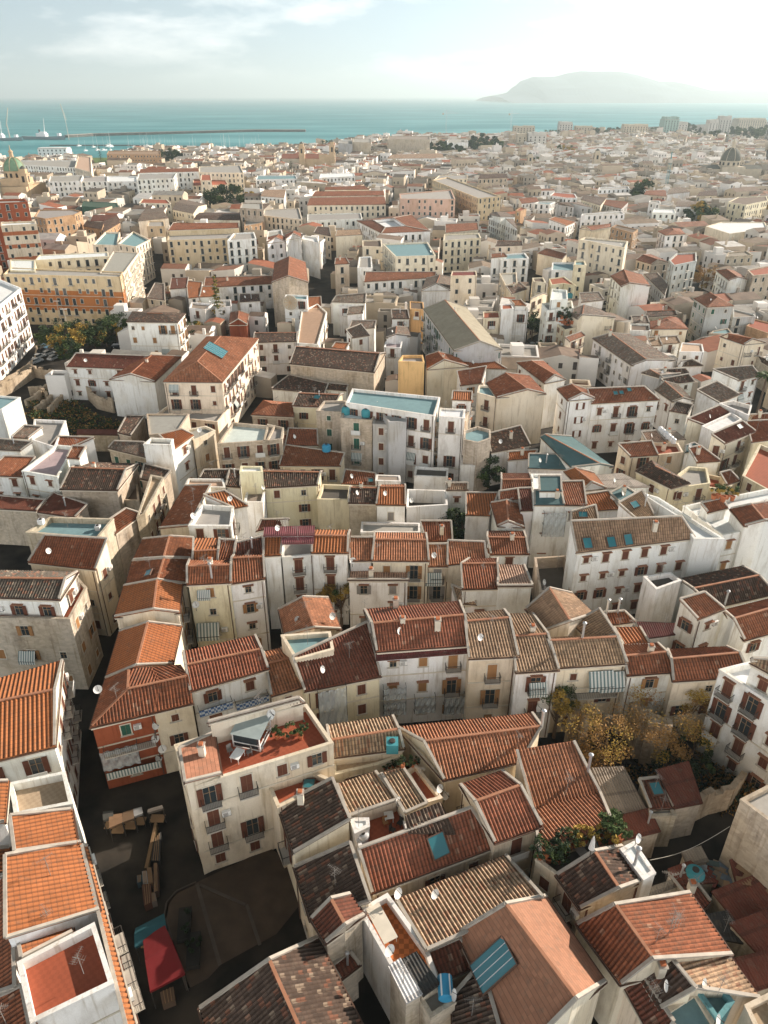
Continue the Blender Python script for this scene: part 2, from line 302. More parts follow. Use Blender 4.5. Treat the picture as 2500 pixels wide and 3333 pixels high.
DATA = r'''
A f 11 beige:w p=.9 nw | 88,280 435,212 390,20 55,90 | white-walled house with tan tiled roof terrace crossed by a diagonal shadow
A s 10.6 or:w r=1.4 nw | 455,452 422,262 100,500 72,295 | small orange tiled roof just below the tan terrace on the left edge
A s 10.2 or:w r=2.4 | 588,850 482,460 45,1015 42,535 | house with the largest bright orange tiled roof, left of the dark market street
A s 9.6 or:w r=1.4 nw | 425,990 398,862 140,1132 108,955 | small orange tiled roof tucked between the big orange roof and the red terrace
A f 11.4 terr:w p=.9 w=0 | 185,1530 680,1290 565,928 105,1165 | white house with sunken terracotta terrace and thick grey parapet at bottom left
A s 9.6 or:w r=.5 w=0 | 880,1800 527,480 820,1800 497,480 | long street-front row with narrow orange eave roof and railed balconies on bottom left
A s 8.8 rd:w r=2 nw | -240,1420 -220,690 88,1310 62,655 | dark red shaded roof on the left edge below the biggest orange roof
A s 9.2 rd:w r=1.5 nw | -200,1850 -180,1480 188,1640 122,1325 | dark red roof cut off by the bottom left corner of the picture
A s 11.5 or:w r=1 nw | 25,322 48,92 -120,345 -110,95 | thin sliver of orange roof beside a white wall, left of the tan terrace
A s 10.6 or:w r=1 nw | 50,640 52,492 -120,670 -110,505 | small orange roof corner on the left edge beside the biggest orange roof
S f 13 terr:c p=.7 w=01 | 613,2564 1085,2418 998,2292 568,2424 | cream three-storey house with shingled roof and red terrace facing the shaded square
+ s 13.2 sh:c r=.8 nw | 716,2518 697,2392 606,2545 590,2440 | x
+ s 14.6 pk:c r=.8 nw | 690,2362 985,2290 684,2352 968,2276 | x
B f 9.5 terr:c p=.7 w=0 | 192,240 525,72 405,18 130,92 | house with red terrace and small tiled lantern between cream house and dark roof
B s 8.6 ob:c r=2 w=0 | 292,505 205,240 618,312 515,75 | house with dark mottled tile roof and rusty balconies above the shaded square
B s 7.4 ob:c r=2.2 w=0 | 397,905 300,605 737,800 622,462 | house with dark old tile roof, antenna at its corner, before the mottled roof
B s 8.6 lb:c r=1 nw | 557,108 775,35 620,287 905,192 | house with pale striped tile roof behind the furnished little terrace
B s 8.9 lb:c r=1 nw | 820,45 945,15 955,268 1080,212 | narrow pale striped roof beside the plank walkway with potted plants
B f 8.6 terr:w p=.7 nw | 690,492 988,388 922,195 615,295 | small white-walled terrace with rocking chair and table among the striped roofs
+ f 9.6 white:w p=.1 nw | 655,390 742,350 738,300 625,300 | x
B s 7.6 rs:c r=2.6 w=0 | 768,748 1485,478 688,488 1345,250 | house with long red and white striped roof and blue-green skylight
B p 9 ob:c nw | 985,388,1.25 1245,400,.2 1162,218,2.0 968,292,2.1 ; 0 1 2 3 | upper mottled roof strip rising behind the red and white striped roof
B g 9.4 rs:c r=1.8 w=0 | 1495,442 1765,347 1385,205 1640,113 1297,110 1535,30 | cream house with two-slope red striped roof and arched dormer over the alley
B s 7.8 lb:c r=1.2 nw | 915,797 1552,535 1092,1090 1770,782 | house with the wide cream and brown striped roof across the bottom centre
C g 8.4 sh:c r=4.4 w=01 | 150,1740 -190,1000 497,1378 90,832 666,1282 325,785 | big shingled gable house with dark slope, blue glass panels and sunlit peach slope
B s 7 ob:c r=1.6 nw | 1250,1720 1250,1385 1560,1720 1410,1190 | old weathered roof with grey patches at the bottom beside the blue water tank
B s 7.4 dr:c r=1 nw | 1165,1278 1385,1182 1097,1112 1280,1035 | small dark red roof wedged between checkered terrace and shingled gable
B f 8.8 check:w p=.7 nw | 872,1188 1160,1292 1097,1097 850,752 680,850 | house with orange checkered terrace, white table and white parapet
+ s 9.4 white:s r=.5 nw | 962,1400 1047,1352 868,1205 932,1160 | x
+ s 9.3 dark:s r=.4 nw | 1062,1358 1152,1292 942,1165 1028,1122 | x
B f 8.4 conc:s p=.4 w=0 | 1110,1497 1258,1405 1152,1300 1035,1372 | grey concrete stair block carrying the blue water tank
B g 9.4 dr:s r=1.1 nw | 487,1040 408,908 592,938 516,800 697,888 622,772 | small stone hut with steep little gable roof at the edge of the dark courtyard
B s 5 dr:s r=.8 nw | 572,1262 672,1188 528,1190 622,1120 | broken tiled shed roof deep inside the dark courtyard
B g 7.6 ob:s r=3.2 w=0 | -120,1960 -262,1450 400,1740 147,1168 765,1700 425,1035 | old farmhouse-like block with mossy striped gable roof at the bottom centre
C vg 8.6 sa:c r=1.8 nw | 295,502 718,335 255,243 640,155 158,-95 490,-148 | house with broad terracotta roof folding in a valley, left of the rusty sheds
C f 8.6 dark:c p=.8 w=03 | 402,652 775,520 730,350 265,545 | terrace garden crowded with potted shrubs above a cream house
C g 8.8 ob:s r=2.0 w=0 | 537,838 402,648 757,718 622,515 908,672 778,482 | house with half dark, half sunlit old tile roof in front of the terrace garden
+ f 9.9 white:w p=.12 nw | 912,670 984,628 856,440 772,485 | x
C g 8.2 rd:c r=3.2 nw | 782,1288 525,945 963,1140 745,832 1425,1120 1182,760 | house with deep red shaded slope and peach slope carrying a tangle of antennas
C s 7.8 lb:c r=1.6 nw | 1592,1378 1402,1122 1208,1312 1035,1098 | sunlit ochre striped roof stepping down at bottom right
C s 8.2 ob:c r=1.8 nw | 1012,1432 870,1206 1208,1318 1030,1102 | dark mottled roof between red shed and ochre striped roof at bottom right
C s 7.2 dr:c r=1 nw | 990,1660 775,1270 1080,1520 872,1208 | plain dark red lean-to roof over the narrow alley at bottom right
C f 8 teal:c p=.25 nw | 1012,1470 1240,1700 1360,1560 1222,1332 | flat blue-green roof at the bottom right corner
C f 8.4 teal:teal p=.6 nw | 1225,1325 1360,1520 1455,1400 1325,1243 | blue-green framed glass enclosure on the bottom right
C f 8.4 beige:c p=.5 nw | 1520,1422 1620,1640 1800,1560 1662,1352 | cream terrace corner at the very bottom right
C f 11.5 conc:s p=.5 nw | 1495,187 1660,312 2200,700 2350,250 1702,82 | bare sandstone block with stained wall on the right edge
C s 4.6 cg:s r=.8 nw | 735,292 918,246 602,10 790,2 | long grey-brown corrugated shed right of the folded terracotta roof
C s 4.2 rust:s r=.6 nw | 795,432 1002,382 738,300 942,250 | rusty red corrugated shed with a patched sheet below the grey shed
C s 5 dr:s r=.6 nw | 955,240 1082,232 892,80 1012,68 | small dark red shed roof with a skylight frame among the ruins
C s 5.2 rust:s r=1 nw | 1105,238 1255,208 1000,20 1180,-30 | bright rust striped metal shed roof under the autumn trees
C f 5 conc:s p=.3 nw | 950,290 1110,285 1075,225 945,245 | whitewashed broken roof slab between two rusty sheds
C s 3.4 rust:s r=.5 nw | 1110,700 1330,690 1070,612 1190,570 | low rusty shed roof beside the round turquoise tank
C s 3.2 rust:s r=.5 nw | 1480,932 1750,800 1330,745 1680,610 | wide dark red shed roof weighted with boards on the right side
C s 3.4 rust:s r=.5 nw | 1640,1160 1800,1100 1440,940 1650,860 | lower dark red shed roof near the right edge below the boards
C s 3.2 cg:s r=.4 nw | 960,770 1140,700 920,730 1110,668 | small grey ribbed shed beside the crumbling wall in the right-hand yard
C s 3 dark:s r=.4 nw | 1290,1010 1495,1050 1240,900 1400,870 | dark teal shed roof in the shadowed right-hand yard
D g 11.6 or:w r=2 w=01 | -220,1475 325,1342 -220,1125 322,1012 -220,1010 370,840 | white house with steep orange two-slope roof and shuttered windows on the left edge
D f 12 terr:s p=.5 w=01 | -160,570 418,580 520,390 440,300 -160,300 | weathered brick and plaster corner palace with railed balconies on the left
+ g 14.4 gyr:w r=1 w=01 | -160,445 352,465 -160,340 386,345 -160,292 458,303 | x
D s 12 rd:c r=2.5 w=0 | 180,240 568,283 273,84 636,104 | house with wide plain red roof just below the turquoise roof terrace
D g 11.3 rd:c r=1.7 nw | 808,228 862,108 985,212 1018,92 1135,217 1160,100 | terracotta gable house at the far end of the row along the narrow street
D g 11.1 rd:c r=1.7 nw | 763,383 800,240 948,348 985,226 1118,372 1143,227 | terracotta gable house with small roof window and turquoise pool-like terrace beside it
D g 11.3 or:c r=1.9 w=0 | 698,568 750,388 923,522 945,352 1070,543 1087,380 | third terracotta gable house of the row, with a blank stained end wall
D g 10.2 or:c r=2.1 nw | 642,935 722,662 823,857 888,610 1028,852 1082,632 | fourth terracotta gable house of the row, lowest, with laundry flapping at its right
D p 10 rd:R w=0 | 553,1227,0 925,1137,0 960,965,2 768,1007,2 638,955,0 775,893,2 905,880,2 ; 0 1 2 3 ; 0 3 5 4 ; 3 2 6 5 | brick-red corner house with hipped terracotta roof and veiled balconies at the street fork
D p 10 rd:c w=0 | 925,1137,0 1152,1082,0 1120,930,2.2 960,965,2 1080,868,2 905,880,2 ; 0 1 2 3 ; 3 2 4 5 | cream house under the right half of the hipped roof, blue-tiled roof deck
D g 11 rs:w r=1.5 w=0 | 1150,1012 1602,880 1125,862 1562,768 1110,783 1527,688 | white house with two-slope red roof and blue and white tiled balconies
D g 13 rd:y r=1.4 w=0 | 1130,372 1380,360 1130,270 1380,262 1145,225 1380,235 | pale yellow four-storey house with striped awnings and four small windows in a column
D m 12.6 rd:w r=1.4 k=.4 w=0 | 1383,367 1585,335 1397,222 1575,213 | tall white house with two stacked balconies next to the pale yellow facade
D g 13 or:w r=1 nw | 1160,236 1302,236 1165,180 1305,172 1165,104 1315,104 | small bright striped orange roof behind the pale yellow facade
D s 13 rd:w r=1.2 nw | 1308,232 1395,240 1322,112 1414,115 | narrow dark red roof between the striped orange roof and a plain red one
D s 13 dr:w r=1 nw | 1400,216 1577,211 1420,130 1572,93 | plain smooth dark red roof behind the tall white house
E s 13.3 or:w r=1 w=0 | 112,198 206,193 113,92 216,90 | slim white house with small square windows beside the glazed veranda house
E f 12.6 conc:w p=.5 w=0 | 218,211 408,193 403,60 218,60 | white house with glazed rooftop veranda under purple ribbed sheets
+ s 15 pur:w r=.4 b=14.9 nw | 115,85 405,82 119,35 406,26 | x
+ s 14.4 pur:w r=.4 b=14.3 nw | 225,132 400,128 222,86 402,82 | x
E g 13 or:w r=1 w=0 | 402,182 607,183 405,85 607,87 405,53 620,56 | white house with vivid smooth orange roof and four shuttered windows
E s 10.8 sa:w r=1.4 nw | 628,230 752,225 628,98 768,98 | low house with tan-orange roof adjoining the vivid orange roof
E g 11 sa:c r=1.2 w=0 | 763,229 1093,232 777,108 1082,112 777,68 1077,73 | wide terracotta gable house with an antenna in the middle of the central row
E s 8.4 pk:w r=.8 w=0 | 630,262 973,265 620,347 970,347 | pale pink-roofed low white house with laundry and red flowerpot
E s 9.4 sa:c r=1.4 w=0 | 1098,263 1207,261 1093,140 1207,138 | narrow red-roofed cream house with canvas awning over its court
E s 9.4 sa:c r=1.6 w=0 | 1212,257 1437,230 1218,117 1427,125 | red-roofed house at the right end of the row above three arched doorways
H s 8 rd:w r=1.5 nw | 1085,1402 1235,1402 1050,1290 1228,1290 | small square red roof standing alone in front of the dark garden
E g 9.6 rd:w r=1.2 w=0 | 1303,400 1517,393 1298,255 1503,252 1345,224 1508,224 | white block house with weathered red roof edged by grey coping
F s 9.6 pk:w r=.7 nw | 42,262 192,264 40,382 240,380 | white corner house with pale pinkish striped roof and single small window
E s 7 lb:w r=.8 nw | 1270,482 1375,492 1238,383 1366,440 | low L-shaped pale roof tucked left of the white block house
E g 9.4 sa:c r=2.2 w=0 | 240,677 205,530 411,632 345,457 563,643 492,462 | house with rotated gable, brown slope left and pinkish slope right, by the yellow tree
E s 9.6 dr:y r=3 w=0 | 362,1012 801,925 290,812 727,608 | yellowish house with broad dark red roof and net-wrapped scaffold on its facade
+ f 12.6 teal:c p=.6 nw | 300,825 528,762 508,655 212,676 | x
E g 9.4 sa:c r=1.2 w=0 | 157,1037 345,982 130,857 268,820 113,790 215,765 | cream house with small bright orange two-slope roof right of the tiled balconies
E g 12.2 rs:w r=1.8 w=0 | 793,775 1338,735 765,612 1307,562 720,530 1277,481 | large white house with red tiled gable roof, loggia and net-covered balconies
+ s 11.4 mar:w r=.6 b=11.3 nw | 792,832 1347,786 790,778 1342,736 | x
E m 12 tn:c r=1.6 k=.5 w=0 | 1343,815 1628,801 1323,600 1577,578 | cream house with tan roof, white railed upper balcony and long green lower balcony
F g 11.2 tn:w r=1.3 w=0 | 148,897 397,882 133,690 330,677 105,560 245,558 | slim white house with tan roof and green striped awning
F m 10.8 tn:c r=1.5 k=.4 w=0 | 398,872 805,846 348,716 747,694 | cream house with wide tan roof, lattice balcony and two striped awnings
F g 10.6 tn:c r=2.2 nw | 327,648 213,525 470,594 350,404 605,553 482,435 | tan gabled house turned at an angle, left of a thin metal chimney
F s 10.6 tn:c r=1.6 nw | 592,700 498,615 748,683 645,528 | wedge-shaped tan roof with a vent pipe behind the wide tan roof
F s 9 rd:w r=.8 nw | 712,614 850,598 680,548 792,541 | tiny red roof framed by white parapet, behind the wedge-shaped tan roof
F g 9.8 rd:w r=1.3 w=0 | 820,917 1100,895 800,808 1045,785 785,742 990,733 | white house with weathered dark red roof and plant-filled balcony
F s 9 or:w r=.6 nw | 740,640 885,638 797,746 945,736 | lit orange roof wedge between the vent pipes and the dark red canopy
F s 7.5 mar:w r=.6 nw | 912,702 1157,668 882,603 1100,612 | long dark red canopy roof over a shaded courtyard
F g 9.8 rd:c r=1.4 w=0 | 1095,953 1540,925 1085,826 1478,790 1063,770 1403,754 | long cream house with plain red roof behind the autumn trees
F f 13 white:w p=.8 w=0 | 1368,882 2000,1290 2100,900 1567,832 | large white corner house with balconies at the right edge, bluish in shade
+ s 15.5 lb:w r=.6 w=0 | 1565,850 1750,950 1572,825 1800,840 | x
I s 12.8 tn:w r=3 w=0 | 515,1473 1214,1387 480,1290 1132,1262 | long white building with tan roof and a row of six skylights
+ f 13.6 white:w p=.5 nw | 1214,1389 1398,1390 1000,1140 880,1105 1132,1264 | x
I s 12.9 tn:w r=1 nw | 483,1290 638,1298 483,1232 620,1195 | small tan roof with one skylight left behind the six-skylight roof
I s 12.5 tn:w r=1.8 nw | 868,1272 968,1250 765,1180 900,1105 | tan roof facet with single square skylight below the teal roofs
I f 12 white:w p=.8 w=0 | 1388,1368 1900,1268 1800,1060 1150,1192 | white building with brown open shutters and roof terraces on the right edge
+ s 13.2 rd:w r=1 nw | 1300,1232 1410,1205 1262,1180 1375,1155 | x
+ g 13.4 rd:w r=1.4 nw | 1520,1312 1440,1215 1635,1280 1560,1190 1800,1280 1680,1170 | x
F f 10 dark:w p=.7 nw | 990,402 1138,348 1072,300 912,325 | blank white walled house with old brown roof and roofless light well
F g 8.4 ob:w r=2 nw | 1330,512 1690,430 1215,402 1600,325 1130,345 1500,270 | long barn-like house with very old brown mossy roof on the right
F s 11.8 rd:w r=1.2 w=03 | 1238,580 1387,522 1137,468 1276,428 | white tower-like house with dark red roof and small railed balcony
F g 9.8 rd:w r=1.8 w=0 | 1520,707 1900,600 1458,583 1850,470 1400,533 1800,430 | white house with long dark red roof and orange door side at the right edge
F f 6 dark:s p=2 nw | 290,415 482,424 450,200 258,212 | roofless stone ruin with crumbling walls between white buildings
G p 13.6 sa:c w=01 | 983,447,0 1332,450,0 1547,190,0 1240,180,0 1185,330,3.6 1325,178,3.6 ; 0 1 4 ; 1 2 5 4 ; 0 4 5 3 | grand cream palace with hipped orange roof and white glass lantern
+ f 6.5 conc:c p=.6 w=0 | 925,648 1305,688 1375,600 1010,588 | x
G s 9 dr:w r=2 w=0 | 403,357 755,370 460,280 905,298 | long low white hall with dark maroon roof beside the car park
G g 9.6 rd:w r=1.8 nw | 663,433 830,315 785,402 910,292 927,447 1085,300 | white windowless gable-fronted warehouse left of the cream palace
G h 14 ob:w r=1 w=01 | 763,88 1062,92 1108,38 798,28 | white four-storey block with cream quoins and rows of balconied windows
J f 18 white:w p=.8 w=0 | -260,1300 125,990 -60,915 -520,1060 | huge white institutional building with tall windows on the left edge
G f 9 teal:w p=.4 nw | -160,640 10,612 122,540 -70,525 | blank sunlit white house on the left edge with small teal roof
G f 8 conc:w p=.6 nw | 190,795 330,840 395,680 205,672 | low white stepped house with brown roof patch near the excavated ruins
G s 8.2 gy:w r=.8 nw | 75,782 170,785 150,715 250,722 | tiny lichen-covered roof left of the low white stepped house
G s 7.6 gy:w r=1 nw | -100,850 120,862 -60,790 190,812 | yellowish mossy roof on the left edge behind the violet terrace
G s 8.8 rd:w r=1 w=0 | -80,1008 132,1016 30,900 208,905 | white house with red roof and one green-framed window on the left edge
G f 11 viol:w p=.7 w=0 | 130,982 345,1018 448,835 340,825 | white house with violet-grey roof terrace and orange corner strips
+ s 12.4 rd:w r=.8 nw | 408,902 475,908 438,838 512,842 | x
G g 9.6 ob:s r=1.8 nw | 368,1092 702,1098 430,968 750,978 505,935 822,945 | sandstone church hall with dark mottled roof
G f 6.6 ob:s p=.5 w=0 | 630,1152 835,1160 825,1065 655,1060 | stone annex with three arched windows below the sandstone hall
G s 7.4 dr:s r=.6 nw | -80,1205 215,1222 -80,1130 270,1160 | flat dark red roof on the left edge above the turquoise terrace
G s 7 dr:s r=.8 nw | 215,1228 448,1260 325,1120 522,1188 | dark tarred roof between the left edge and the sandstone hall
G f 12.4 teal:s p=.9 nw | 153,1350 585,1385 682,1268 300,1258 | stone house topped by a walled turquoise roof terrace
G s 10 rd:s r=.8 nw | 845,1245 695,1355 755,1215 660,1280 | red roof strip beside the stone church flank on the narrow street
G f 10.5 beige:s p=.5 w=1 | 820,1262 868,1238 985,1020 905,1005 | carved stone church flank with round window along the narrow street
G f 13 conc:w p=.7 nw | 860,822 1028,826 1040,790 905,783 | tall blank white tower house with roof well, left of the narrow street
G s 10.6 or:w r=1 w=0 | 1155,770 1045,850 1090,738 960,770 | white house with orange ribbed roof behind the blank white tower
G f 9 conc:s p=.3 nw | 895,765 1062,750 1135,640 880,640 | crumbling grey concrete roofed house at the end of the weedy lot
G f 10 conc:c p=.5 w=0 | 1160,800 1292,738 1235,712 1120,735 | pale terrace house with awning where the narrow street meets the palace
G s 7.4 ob:s r=1 nw | 712,752 785,770 762,655 868,658 | dark broken barrel-tiled roof beside the weedy lot
G s 8.4 gy:s r=1 w=0 | 655,848 872,900 690,808 862,815 | rough stone house with yellow-green lichen roof left of the blank white tower
G s 4 rust:s r=.3 nw | 465,765 705,770 470,735 705,738 | long thin rust-coloured shed roof at the edge of the ruins
G s 7 rd:w r=.8 nw | 295,850 440,838 350,780 560,785 | low red roof strip with blue tarps beyond the violet terrace
G s 8.6 ob:s r=.8 nw | 850,1030 965,1055 870,945 1020,985 | old tiled roof behind the carved stone church flank
G s 9.8 rd:c r=2 nw | 960,1327 1110,1078 1135,1310 1262,1072 | cream house with slanted plain red roof at the bend of the narrow street
+ f 12.6 conc:w p=.8 w=01 | 1130,1310 1388,1312 1402,1195 1212,1182 | x
G s 12 or:w r=.6 w=0 | 1398,1205 1480,1190 1228,1130 1350,1108 | sunlit white house with thin orange roof behind the glass-roofed stair
G f 9 pk:w p=.4 nw | 1105,1075 1352,1082 1340,1030 1130,1028 | low white wall-like house with pinkish flat roof
G f 11 pale:s p=.7 w=0 | 1305,820 1605,800 1650,715 1395,690 | grey stone block with pale blue-white roof terrace
H f 11 conc:s p=.5 w=0 | 105,805 218,790 228,722 130,700 | small grey stone house with shuttered window right of the pale terrace
G f 13 white:y p=.3 nw | 1438,990 1577,988 1572,955 1445,952 | pale yellow windowless stair tower among low roofs
H m 9.4 ob:y r=1 k=.5 w=0 | 103,1085 425,1066 100,990 442,995 | long pale yellow house with grey-brown tiles and three ground floor windows
H f 7.4 dark:y p=.8 nw | 428,1152 618,1155 630,1068 460,1062 | pale yellow walled roof garden with statue and climbing plants
H m 8.4 ob:s r=1.2 k=.5 w=0 | 620,1174 785,1177 632,1087 790,1090 | peeling grey plaster house with brown tiles and one small balcony
H m 8.6 or:w r=1.3 k=.5 w=0 | 787,1183 955,1186 805,1082 953,1082 | small white house with vivid red roof and central balcony door
H f 7 dark:w p=2.6 nw | 965,1200 1212,1185 1200,1098 970,1092 | roofless ruin with peeling white interior walls and rubble
H s 8 lb:w r=.6 w=0 | 1210,1098 1327,1098 1200,1060 1328,1060 | narrow cream house with sunlit striped tiles and dark doorway beside the ruin
H f 13 conc:s p=.4 w=0 | 422,622 572,628 600,560 470,562 | x
+ f 13.6 pale:s p=.5 w=0 | 568,665 757,678 815,600 600,588 | x
+ f 13.2 conc:g p=.2 w=0 | 762,700 862,705 862,640 770,630 | x
+ f 14.4 grey:g p=.3 nw | 858,688 962,690 978,620 800,606 | x
+ f 13 teal:s p=.6 w=01 | 965,690 1292,697 1357,600 1000,600 | x
+ f 15.6 teal:w p=.6 w=0 | 602,572 1132,652 1166,540 640,488 | x
+ f 15 white:w p=.3 w=0 | 1160,655 1308,665 1318,612 1165,606 | x
+ s 15.4 or:w r=.5 w=0 | 1240,555 1352,560 1245,508 1355,512 | x
H f 11.4 teal:s p=.6 nw | 1310,795 1395,812 1470,785 1468,735 1390,715 1310,740 | rounded turret-like stone house with turquoise roof beside the big apartment block
H f 6.4 teal:w p=.7 nw | 1290,945 1375,950 1362,897 1300,890 | low curved white bay with turquoise roof in front of the round turret
H s 8 rd:y r=1 nw | 242,828 430,828 260,732 425,737 | upper dark red roof left of the big stone apartment block
H s 6.6 rd:y r=1.4 w=0 | 207,950 562,954 240,832 590,880 | yellowish house with lower wide dark red roof left of the big apartment block
H h 7 rd:s r=1 w=0 | 38,645 285,658 282,578 108,562 | low house with old hipped roof beside the palace street
H m 8.6 ob:y r=1.2 k=.5 w=0 | 285,592 527,602 318,520 562,530 | yellowish house with old dark roof and small teal roof window
H m 9.6 ob:s r=2.2 nw | 267,340 768,392 303,240 802,282 | former church with long dark tiled roof and bare stone buttressed wall
H s 5.5 ob:w r=1 nw | 160,490 470,520 262,410 492,462 | dark sagging low roof in front of the former church
H s 5.8 ob:w r=.6 nw | 488,492 600,502 500,460 612,470 | narrow brown roof strip beside the former church wall
H f 14 conc:o p=.7 nw | 915,325 1072,330 1062,287 940,288 | narrow ochre-orange windowless block with grey flat roof
H g 11 rd:c r=1.6 nw | 1090,375 1082,295 1192,317 1155,272 1332,357 1262,298 | cream gable-fronted house with orange and pale roof slopes and one square window
K g 13 hall:g r=2.6 w=01 | 1250,1367 1068,1118 1405,1312 1195,1066 1537,1360 1322,1110 | enormous long hall with smooth beige-grey roof
H s 9.4 or:w r=.8 nw | 1315,365 1562,372 1305,325 1440,298 | orange and peach wedge roof beside the beige hall front
H s 10 rd:w r=1.4 w=0 | 1288,470 1412,453 1270,388 1442,358 | white curved-front house with maroon roof
H g 12 rd:c r=1.6 w=0 | 1510,543 1450,455 1690,495 1560,398 1795,520 1700,415 | cream house with white glazed balcony bay and dark red roof
+ f 12 teal:c p=.5 w=01 | 1388,512 1510,545 1475,470 1400,468 | x
I g 11.6 rd:w r=1.6 w=0 | 318,457 155,335 378,408 240,326 440,433 310,326 | tall white house with vivid orange roof and windows down its left flank
I s 12 rd:w r=2 w=0 | 605,579 1000,557 578,493 912,480 | white and yellow palazzo with long red roof and brown downpipe
+ g 13 rd:w r=1.4 w=04 | 460,560 398,492 545,517 482,467 614,547 568,500 | x
I g 8.4 teal:w r=1.3 nw | 480,962 298,782 648,942 325,770 724,957 480,782 | long building with teal and white folded metal roof
I s 7 teal:w r=1 nw | 225,965 463,973 228,885 457,888 | flat-looking square teal roof in front of the teal and white folded roof
I s 7.6 ob:w r=1.4 nw | 0,872 228,828 -20,765 172,716 | old dark brown roof at an angle left of the teal roofs
I s 6.6 or:w r=.8 nw | 102,918 245,905 105,873 272,860 | small bright orange roof beneath the dark brown angled roof
I s 8.8 rd:c r=1.4 w=0 | 835,897 992,887 763,825 957,808 | cream house with square red roof in front of the palazzo
+ f 8.8 terr:c p=.7 w=0 | 992,887 1150,870 1120,815 957,808 | x
I s 8.6 pk:c r=1 nw | 935,814 1042,806 903,755 988,745 | small peach tiled roof behind the square red roof
I s 8.8 cg:c r=.6 nw | 1040,800 1160,795 988,750 1100,745 | low ribbed roof with rows of white water tanks
I h 10.6 ob:y r=1 w=03 | 872,985 1075,1085 1182,1055 962,925 | yellow corner house with old brown hipped roof
+ f 10.2 conc:y p=.6 w=0 | 1075,1090 1312,1056 1292,965 1182,955 1120,1000 | x
I s 10.4 teal:w r=.7 nw | 1163,872 1262,852 1170,835 1215,820 | tiny teal rooftop beside red roof wedge on the right
I s 10 rd:w r=1 nw | 1232,932 1365,922 1185,850 1252,838 | red roof wedge right of the tiny teal rooftop
I s 9.6 dr:c r=1.6 w=0 | 1400,820 1580,748 1322,765 1502,688 | cream house with dark maroon roof and arched door on the right
I s 10.4 dr:c r=1.6 nw | 1285,712 1422,632 1180,672 1365,594 | dark maroon roof with white sunken terrace behind it
I f 11 white:w p=.6 nw | 1262,712 1345,752 1502,672 1440,630 | white sunken roof terrace between two maroon roofs
I g 8.6 gy:w r=1.4 w=0 | 1085,567 985,497 1150,545 1040,450 1210,562 1120,470 | long grey-tiled white house right of the palazzo
I s 8.2 ob:w r=1 w=0 | 1072,622 1175,640 1110,572 1205,590 | small brown roofed white house below the grey-tiled one
I g 9.8 gy:w r=1.6 w=03 | 840,350 610,190 930,318 715,160 1095,318 830,165 | long white street house with grey-brown roof and tall balcony doors in two rows
I g 9.8 gy:g r=1.2 nw | 1030,430 905,395 1010,410 950,378 1130,400 1010,376 | low grey-brown gabled outbuilding with a small chimney
I s 9 ob:w r=1 w=0 | 1050,465 1210,445 1020,435 1180,405 | reddish-brown roof with pale walls in the middle right
I s 9.6 ob:w r=1 w=0 | 1020,412 1180,395 1010,378 1160,370 | narrow reddish roof of a white courtyard house, middle right
I s 8.6 gy:w r=1.6 nw | 1365,575 1480,525 1235,500 1350,450 | long grey-brown roof with white side walls near the palm
I s 9.6 gy:w r=1 w=0 | 1480,440 1605,410 1330,375 1560,355 | white house with grey-brown roof and a balcony on the right
I f 11.5 conc:w p=.8 nw | 1365,575 1545,650 1562,590 1450,560 | white blank parapet walls left of the palm tree
I s 9 rd:c r=1 nw | 1560,810 1700,790 1530,690 1700,680 | red roof on the right edge behind the maroon-roofed houses
I s 9 rd:c r=1 nw | 1560,675 1720,680 1545,650 1700,640 | thin orange-red roof strip at the right edge by the palm
I f 9.5 terr:y p=.8 w=03 | 1505,1010 1720,1130 1800,900 1610,820 | yellow stone palace with plant-filled terraces and arches on the right edge
I s 8.6 rd:y r=.8 nw | 1410,1065 1480,1040 1375,1000 1430,985 | small orange roof between the yellow corner house and the yellow palace
I f 8.4 terr:y p=.7 nw | 1295,1080 1410,1095 1480,1040 1290,1000 | low yellow terrace house with two small openings
I g 10.6 or:w r=1 nw | 545,1100 440,990 600,1050 500,970 680,1085 610,1000 | sunlit orange and peach roof in front of the long teal roof
I s 10 wood:w r=.5 nw | 700,1090 945,1080 612,1012 780,1002 | roof of peeling white planks right of the orange and peach roof
I s 9.8 or:w r=1 nw | 570,1222 762,1210 565,1130 700,1110 | plain bright orange roof left of the tan facet
I s 10.4 teal:w r=1 nw | 770,1172 855,1120 715,1120 792,1078 | sloping teal roof above the tan facet with the skylight
I f 12 white:w p=.4 w=0 | 255,1190 568,1192 550,1045 420,1050 415,1000 238,1000 | white block with turquoise roof panels and a draped sheet on its facade
+ s 12.2 rd:w r=1 nw | 432,1185 565,1187 420,1055 548,1050 | x
+ s 12.3 teal:w r=.6 nw | 262,1185 430,1185 262,1105 415,1110 | x
+ s 14 teal:w r=.5 nw | 292,1102 415,1102 288,1020 412,1020 | x
I g 11 rd:w r=1 nw | 60,1105 238,1095 65,1040 235,1038 62,1003 225,1003 | terracotta roof with bright back slope, left of the turquoise roof panels
I s 10.6 rd:w r=1 w=0 | 50,1160 165,1150 50,1110 155,1095 | small red roof piece in front of the terracotta roof with bright back slope
I s 10.8 dr:w r=1 w=0 | 175,1218 248,1215 160,1095 240,1092 | narrow maroon roof beside the turquoise roof panels
I g 9.8 rd:w r=1.2 nw | 40,1312 0,1180 100,1285 90,1165 192,1320 165,1185 | little gabled white house with pink-brown roof at the dark garden's edge
F g 9.4 rd:w r=1 w=0 | 0,192 218,190 -20,95 200,98 -20,58 190,62 | white house with ochre-red striped roof, purple awning below
H s 8.6 or:w r=1 nw | 1325,1245 1460,1248 1325,1120 1512,1120 | orange roof on white posts beside the dark garden
H s 6.4 rd:w r=1 nw | 582,1060 775,1065 600,980 775,1000 | dark red low roof below the big apartment block, with small skylight
